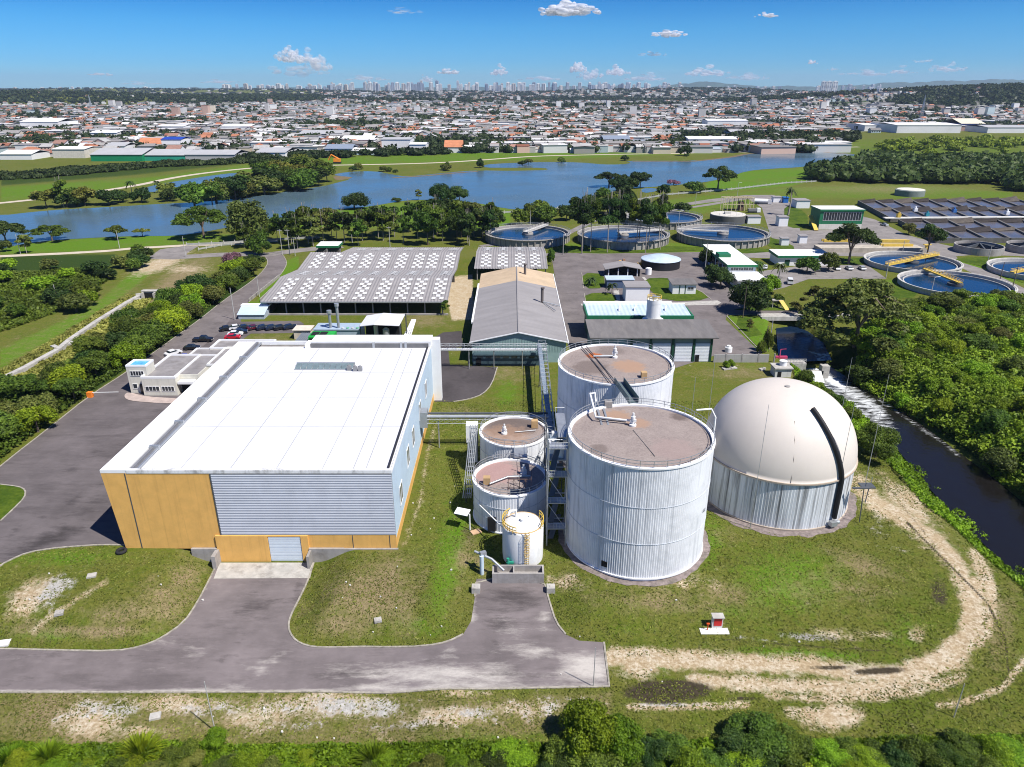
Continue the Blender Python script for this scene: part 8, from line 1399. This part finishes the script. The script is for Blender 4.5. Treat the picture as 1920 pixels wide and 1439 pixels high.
def tower(u, top, Yd, k, lab, ws=1.0):
    x = (u-959.5)/FPX*(Yd*CP+CAMZ*SP); z0 = float(zt(x, Yd)); d = math.atan2(FPX*SP+(top-719.5)*CP, FPX*CP-(top-719.5)*SP); H = CAMZ-Yd*math.tan(d)-z0; H = max(H, 14)
    t = bpy.data.objects.new('apartment_tower', None); COL.objects.link(t); t.location = (x, Yd, z0); t.scale = (ws, ws, H); t.rotation_euler = (0,0,rg.uniform(-.3,.3)); t['label'] = lab or uniq('distant %s%s%s tower' % ('tall ' if H > 130 else 'low ' if H < 70 else '', 'wide ' if ws > 1.4 else 'slim ' if ws < 1.15 else '', TB[k][1]), x, Yd, LMS); t['category'] = 'tower block'; t['group'] = 'tower blocks on the skyline'
    for nm, me in TB[k][0]: o = bpy.data.objects.new(nm, me); COL.objects.link(o); o.parent = t
def sx_(u, Y_): return ((u-959.5)/FPX*(Y_*CP+CAMZ*SP), Y_)
LMS = [(sx_(u_, 8200), n_) for u_, n_ in ((1551,'three white slab towers'),(619,'slim dark tower'),(1039,'tallest slim tower'),(1105,'dark slim tower'),(693,'three cream slabs'),(1664,'hill apartment slabs'),(565,'tall cumulus'),(842,'small white cloud puff'),(935,'central twin puff'),(1160,'rounded cloud puff'),(1350,'first far hill'),(1460,'far hill gap'),(171,'left lattice mast'),(320,'left forest'),(760,'skyline gap'),(1220,'right end of the skyline'),(450,'left skyline cluster'))]
for k in range(232):
    r = rg.random()
    if r < .60: u = rg.uniform(620, 1290); top = rg.choice([161,160,158,159,157,155]) - (3 if rg.random() < .12 else 0); zn = 'central skyline'
    elif r < .76: u = rg.uniform(420, 640); top = rg.uniform(157,163); zn = 'left of the central skyline'
    elif r < .84: u = rg.uniform(0, 420); top = rg.uniform(163,169); zn = 'far left horizon'
    else: u = rg.uniform(1290, 1660); top = rg.uniform(156,165) if u > 1440 else rg.uniform(161,166); zn = 'right of the central skyline'
    kk = rg.choice([0,1,1,2,3,4]); tower(u, top, rg.uniform(7200, 9600), kk, None, rg.uniform(.9,1.7))
for u, top, lab in ((1541,153,'left of the three white slab towers standing tall on the right skyline'),(1551,153,'middle of the three white slab towers on the right skyline'),(1562,153,'right of the three white slab towers on the right skyline'),(619,160,'slim dark tower rising alone left of centre on the skyline'),(1039,157,'tallest slim tower of the central skyline'),(1105,159,'dark slim tower right of the central skyline')): tower(u, top, 6800, 1 if 'white' in lab else 4, lab, 1.5)
for k, (u, v) in enumerate(((1646,187),(1656,185),(1664,183),(1672,186),(1682,185))): tower(u, v-10, 2850, 1, ['first','second','third','fourth','last'][k]+' from the left of the white apartment slabs on the right hill', .9)
for k, (u, v) in enumerate(((685,183),(693,184),(701,184))): tower(u, v-3, 5200, 1, ['left','middle','right'][k]+' one of the three cream slabs below the skyline left of centre', 1.6)
for u, vb, vt in ((171,205,178),(1724,232,178)):
    a = gp(u, vb); z = CAMZ - a.y*math.tan(math.atan2(FPX*SP+(vt-719.5)*CP, FPX*CP-(vt-719.5)*SP)); w = MB()
    for s in ((-3,-3),(3,-3),(3,3),(-3,3)): w.tube([(a.x+s[0],a.y+s[1],0),(a.x,a.y,z)], .5, 4)
    for i in range(6): w.box(a.x-3*(1-i/7),a.x+3*(1-i/7),a.y-.4,a.y+.4,z*i/7,z*i/7+.6)
    tag(w.build('radio_mast', GALV), 'lattice radio mast in front of the left forest' if u < 500 else 'lattice mast standing in the town at the right', 'mast')
# ================================================================== CLOUDS
cm_, n, b = _nodes('cloud_white'); L = n.links.new; b.inputs['Base Color'].default_value = (.9,.9,.92,1); b.inputs['Roughness'].default_value = 1; b.inputs['Specular IOR Level'].default_value = 0
lw_ = N(n, 'ShaderNodeLayerWeight', Blend=.5); mr = N(n, 'ShaderNodeMapRange', interpolation_type='SMOOTHSTEP'); L(lw_.outputs['Facing'], mr.inputs[0]); mr.inputs['From Min'].default_value = .15; mr.inputs['From Max'].default_value = .95; mr.inputs['To Min'].default_value = .62; mr.inputs['To Max'].default_value = 0
at = N(n, 'ShaderNodeObjectInfo'); tn = N(n, 'ShaderNodeBsdfTransparent'); tl_ = N(n, 'ShaderNodeBsdfTranslucent'); tl_.inputs['Color'].default_value = (.95,.95,.97,1); ms_ = N(n, 'ShaderNodeMixShader'); ms_.inputs[0].default_value = .4; L(b.outputs[0], ms_.inputs[1]); L(tl_.outputs[0], ms_.inputs[2]); mx = N(n, 'ShaderNodeMixShader'); ml = N(n, 'ShaderNodeMath', operation='MULTIPLY'); L(mr.outputs[0], ml.inputs[0]); L(at.outputs['Alpha'], ml.inputs[1]); L(ml.outputs[0], mx.inputs[0]); L(tn.outputs[0], mx.inputs[1]); L(ms_.outputs[0], mx.inputs[2]); L(mx.outputs[0], n.nodes['Material Output'].inputs['Surface'])
def cloud(u, v, wp, hp, npuff, alpha, lab, seed, D=21000):
    rng = np.random.default_rng(seed); dv = v-719.5; dr = Vector(((u-959.5), FPX*CP-dv*SP, -(FPX*SP+dv*CP))); dr = dr*(D/dr.y); c = Vector((dr.x, D, CAMZ+dr.z)); s = D/FPX*1.05; Vs, Fs, k = [], [], 0
    for i in range(npuff):
        x = float(np.clip(rng.normal()*.2, -.34, .34)); z = (abs(rng.normal())*.34-.06)*(1-abs(x)*2.2); r = rng.uniform(.07,.17)*(1-abs(x)*1.2)
        X = lump(rng, ICO2[0]*r, 1, .6)*np.array([wp*s, max(wp, hp*1.5)*s*.6, hp*s*1.3]); X += np.array([x*wp*s*1.5, rng.normal()*wp*s*.2, z*hp*s]); Vs.append(X); Fs.append(ICO2[1]+k); k += len(X)
    F = np.concatenate(Fs); o = np_mesh('cloud', np.concatenate(Vs), F, cm_, smooth=True); o.location = c; o.color = (1,1,1,alpha); return tag(o, lab, 'cloud')
CL = [(570,116,44,26,22,.4,'middle of the tall cumulus on the left'),(560,138,80,26,18,.25,'faint lower veil of the tall cumulus on the left'),(1068,24,90,30,34,1,'largest white cloud high in the sky right of the centre'),(1255,67,52,14,26,.9,'small flat white cloud right of the largest one'),(1438,31,32,9,20,1,'small bright cloud highest at the right'),(1222,104,40,10,10,.35,'faint wisp below the small flat cloud'),(752,24,60,9,10,.22,'faint grey wisp high left of the centre'),
 (545,112,40,30,30,.5,'tall cumulus top at the left of the horizon bank'),(596,128,40,34,24,.4,'right shoulder of the tall cumulus on the left'),(842,137,36,12,16,.8,'small white puff on the horizon, centre'),(935,139,30,18,14,.6,'small puff right of the central horizon puff'),(800,152,30,14,12,.45,'pale puff low on the horizon left of centre'),
 (1080,133,30,24,16,.7,'upright puff on the horizon right of the centre'),(1105,145,40,24,18,.5,'pale puff beside the upright one'),(1160,138,34,24,18,.65,'rounded puff on the horizon below the small flat cloud'),(1210,150,60,16,16,.4,'pale low bank right of the rounded puff'),(1325,140,60,20,18,.5,'pale low bank in the right horizon'),(1400,148,60,14,14,.35,'faint low bank further right'),
 (1521,119,20,8,10,.8,'tiny bright puff above the slab towers'),(1561,131,16,6,8,.5,'tiny puff right of the slab towers'),(1625,140,70,12,14,.35,'faint bank left of the far hills'),(1730,116,40,8,8,.3,'faint streak above the far hills'),(1770,132,50,18,12,.4,'faint puff above the far hills'),(1694,137,40,12,10,.4,'faint puff left above the far hills'),(190,141,34,8,12,.6,'small puff low at the left'),(410,155,60,8,14,.4,'thin bank low at the left centre'),(262,158,60,8,12,.3,'thin pale bank low at the far left'),(1010,150,60,12,14,.4,'pale bank over the central skyline'),(690,150,60,12,14,.35,'pale bank left of the central skyline')]
for i, (u, v, w_, h_, np_, al, lab) in enumerate(CL): cloud(u, v, w_, h_, int(np_*1.7), al, lab, 60+i)
# ================================================================== HAZE
hz, n, b = _nodes('haze_air'); n.nodes.remove(b); pv = n.nodes.new('ShaderNodeVolumePrincipled'); pv.inputs['Color'].default_value = (.62,.78,1,1); pv.inputs['Density'].default_value = 4.0e-5; pv.inputs['Anisotropy'].default_value = .1
n.links.new(pv.outputs[0], n.nodes['Material Output'].inputs['Volume'])
HB = MB().box(-17500, 17500, -900, 18800, -40, 330).build('haze', hz); HB['kind'] = 'stuff'; HB['label'] = 'pale blue air haze'; HB['category'] = 'haze'
for o in bpy.data.objects:
    if '_w' in o: del o['_w']
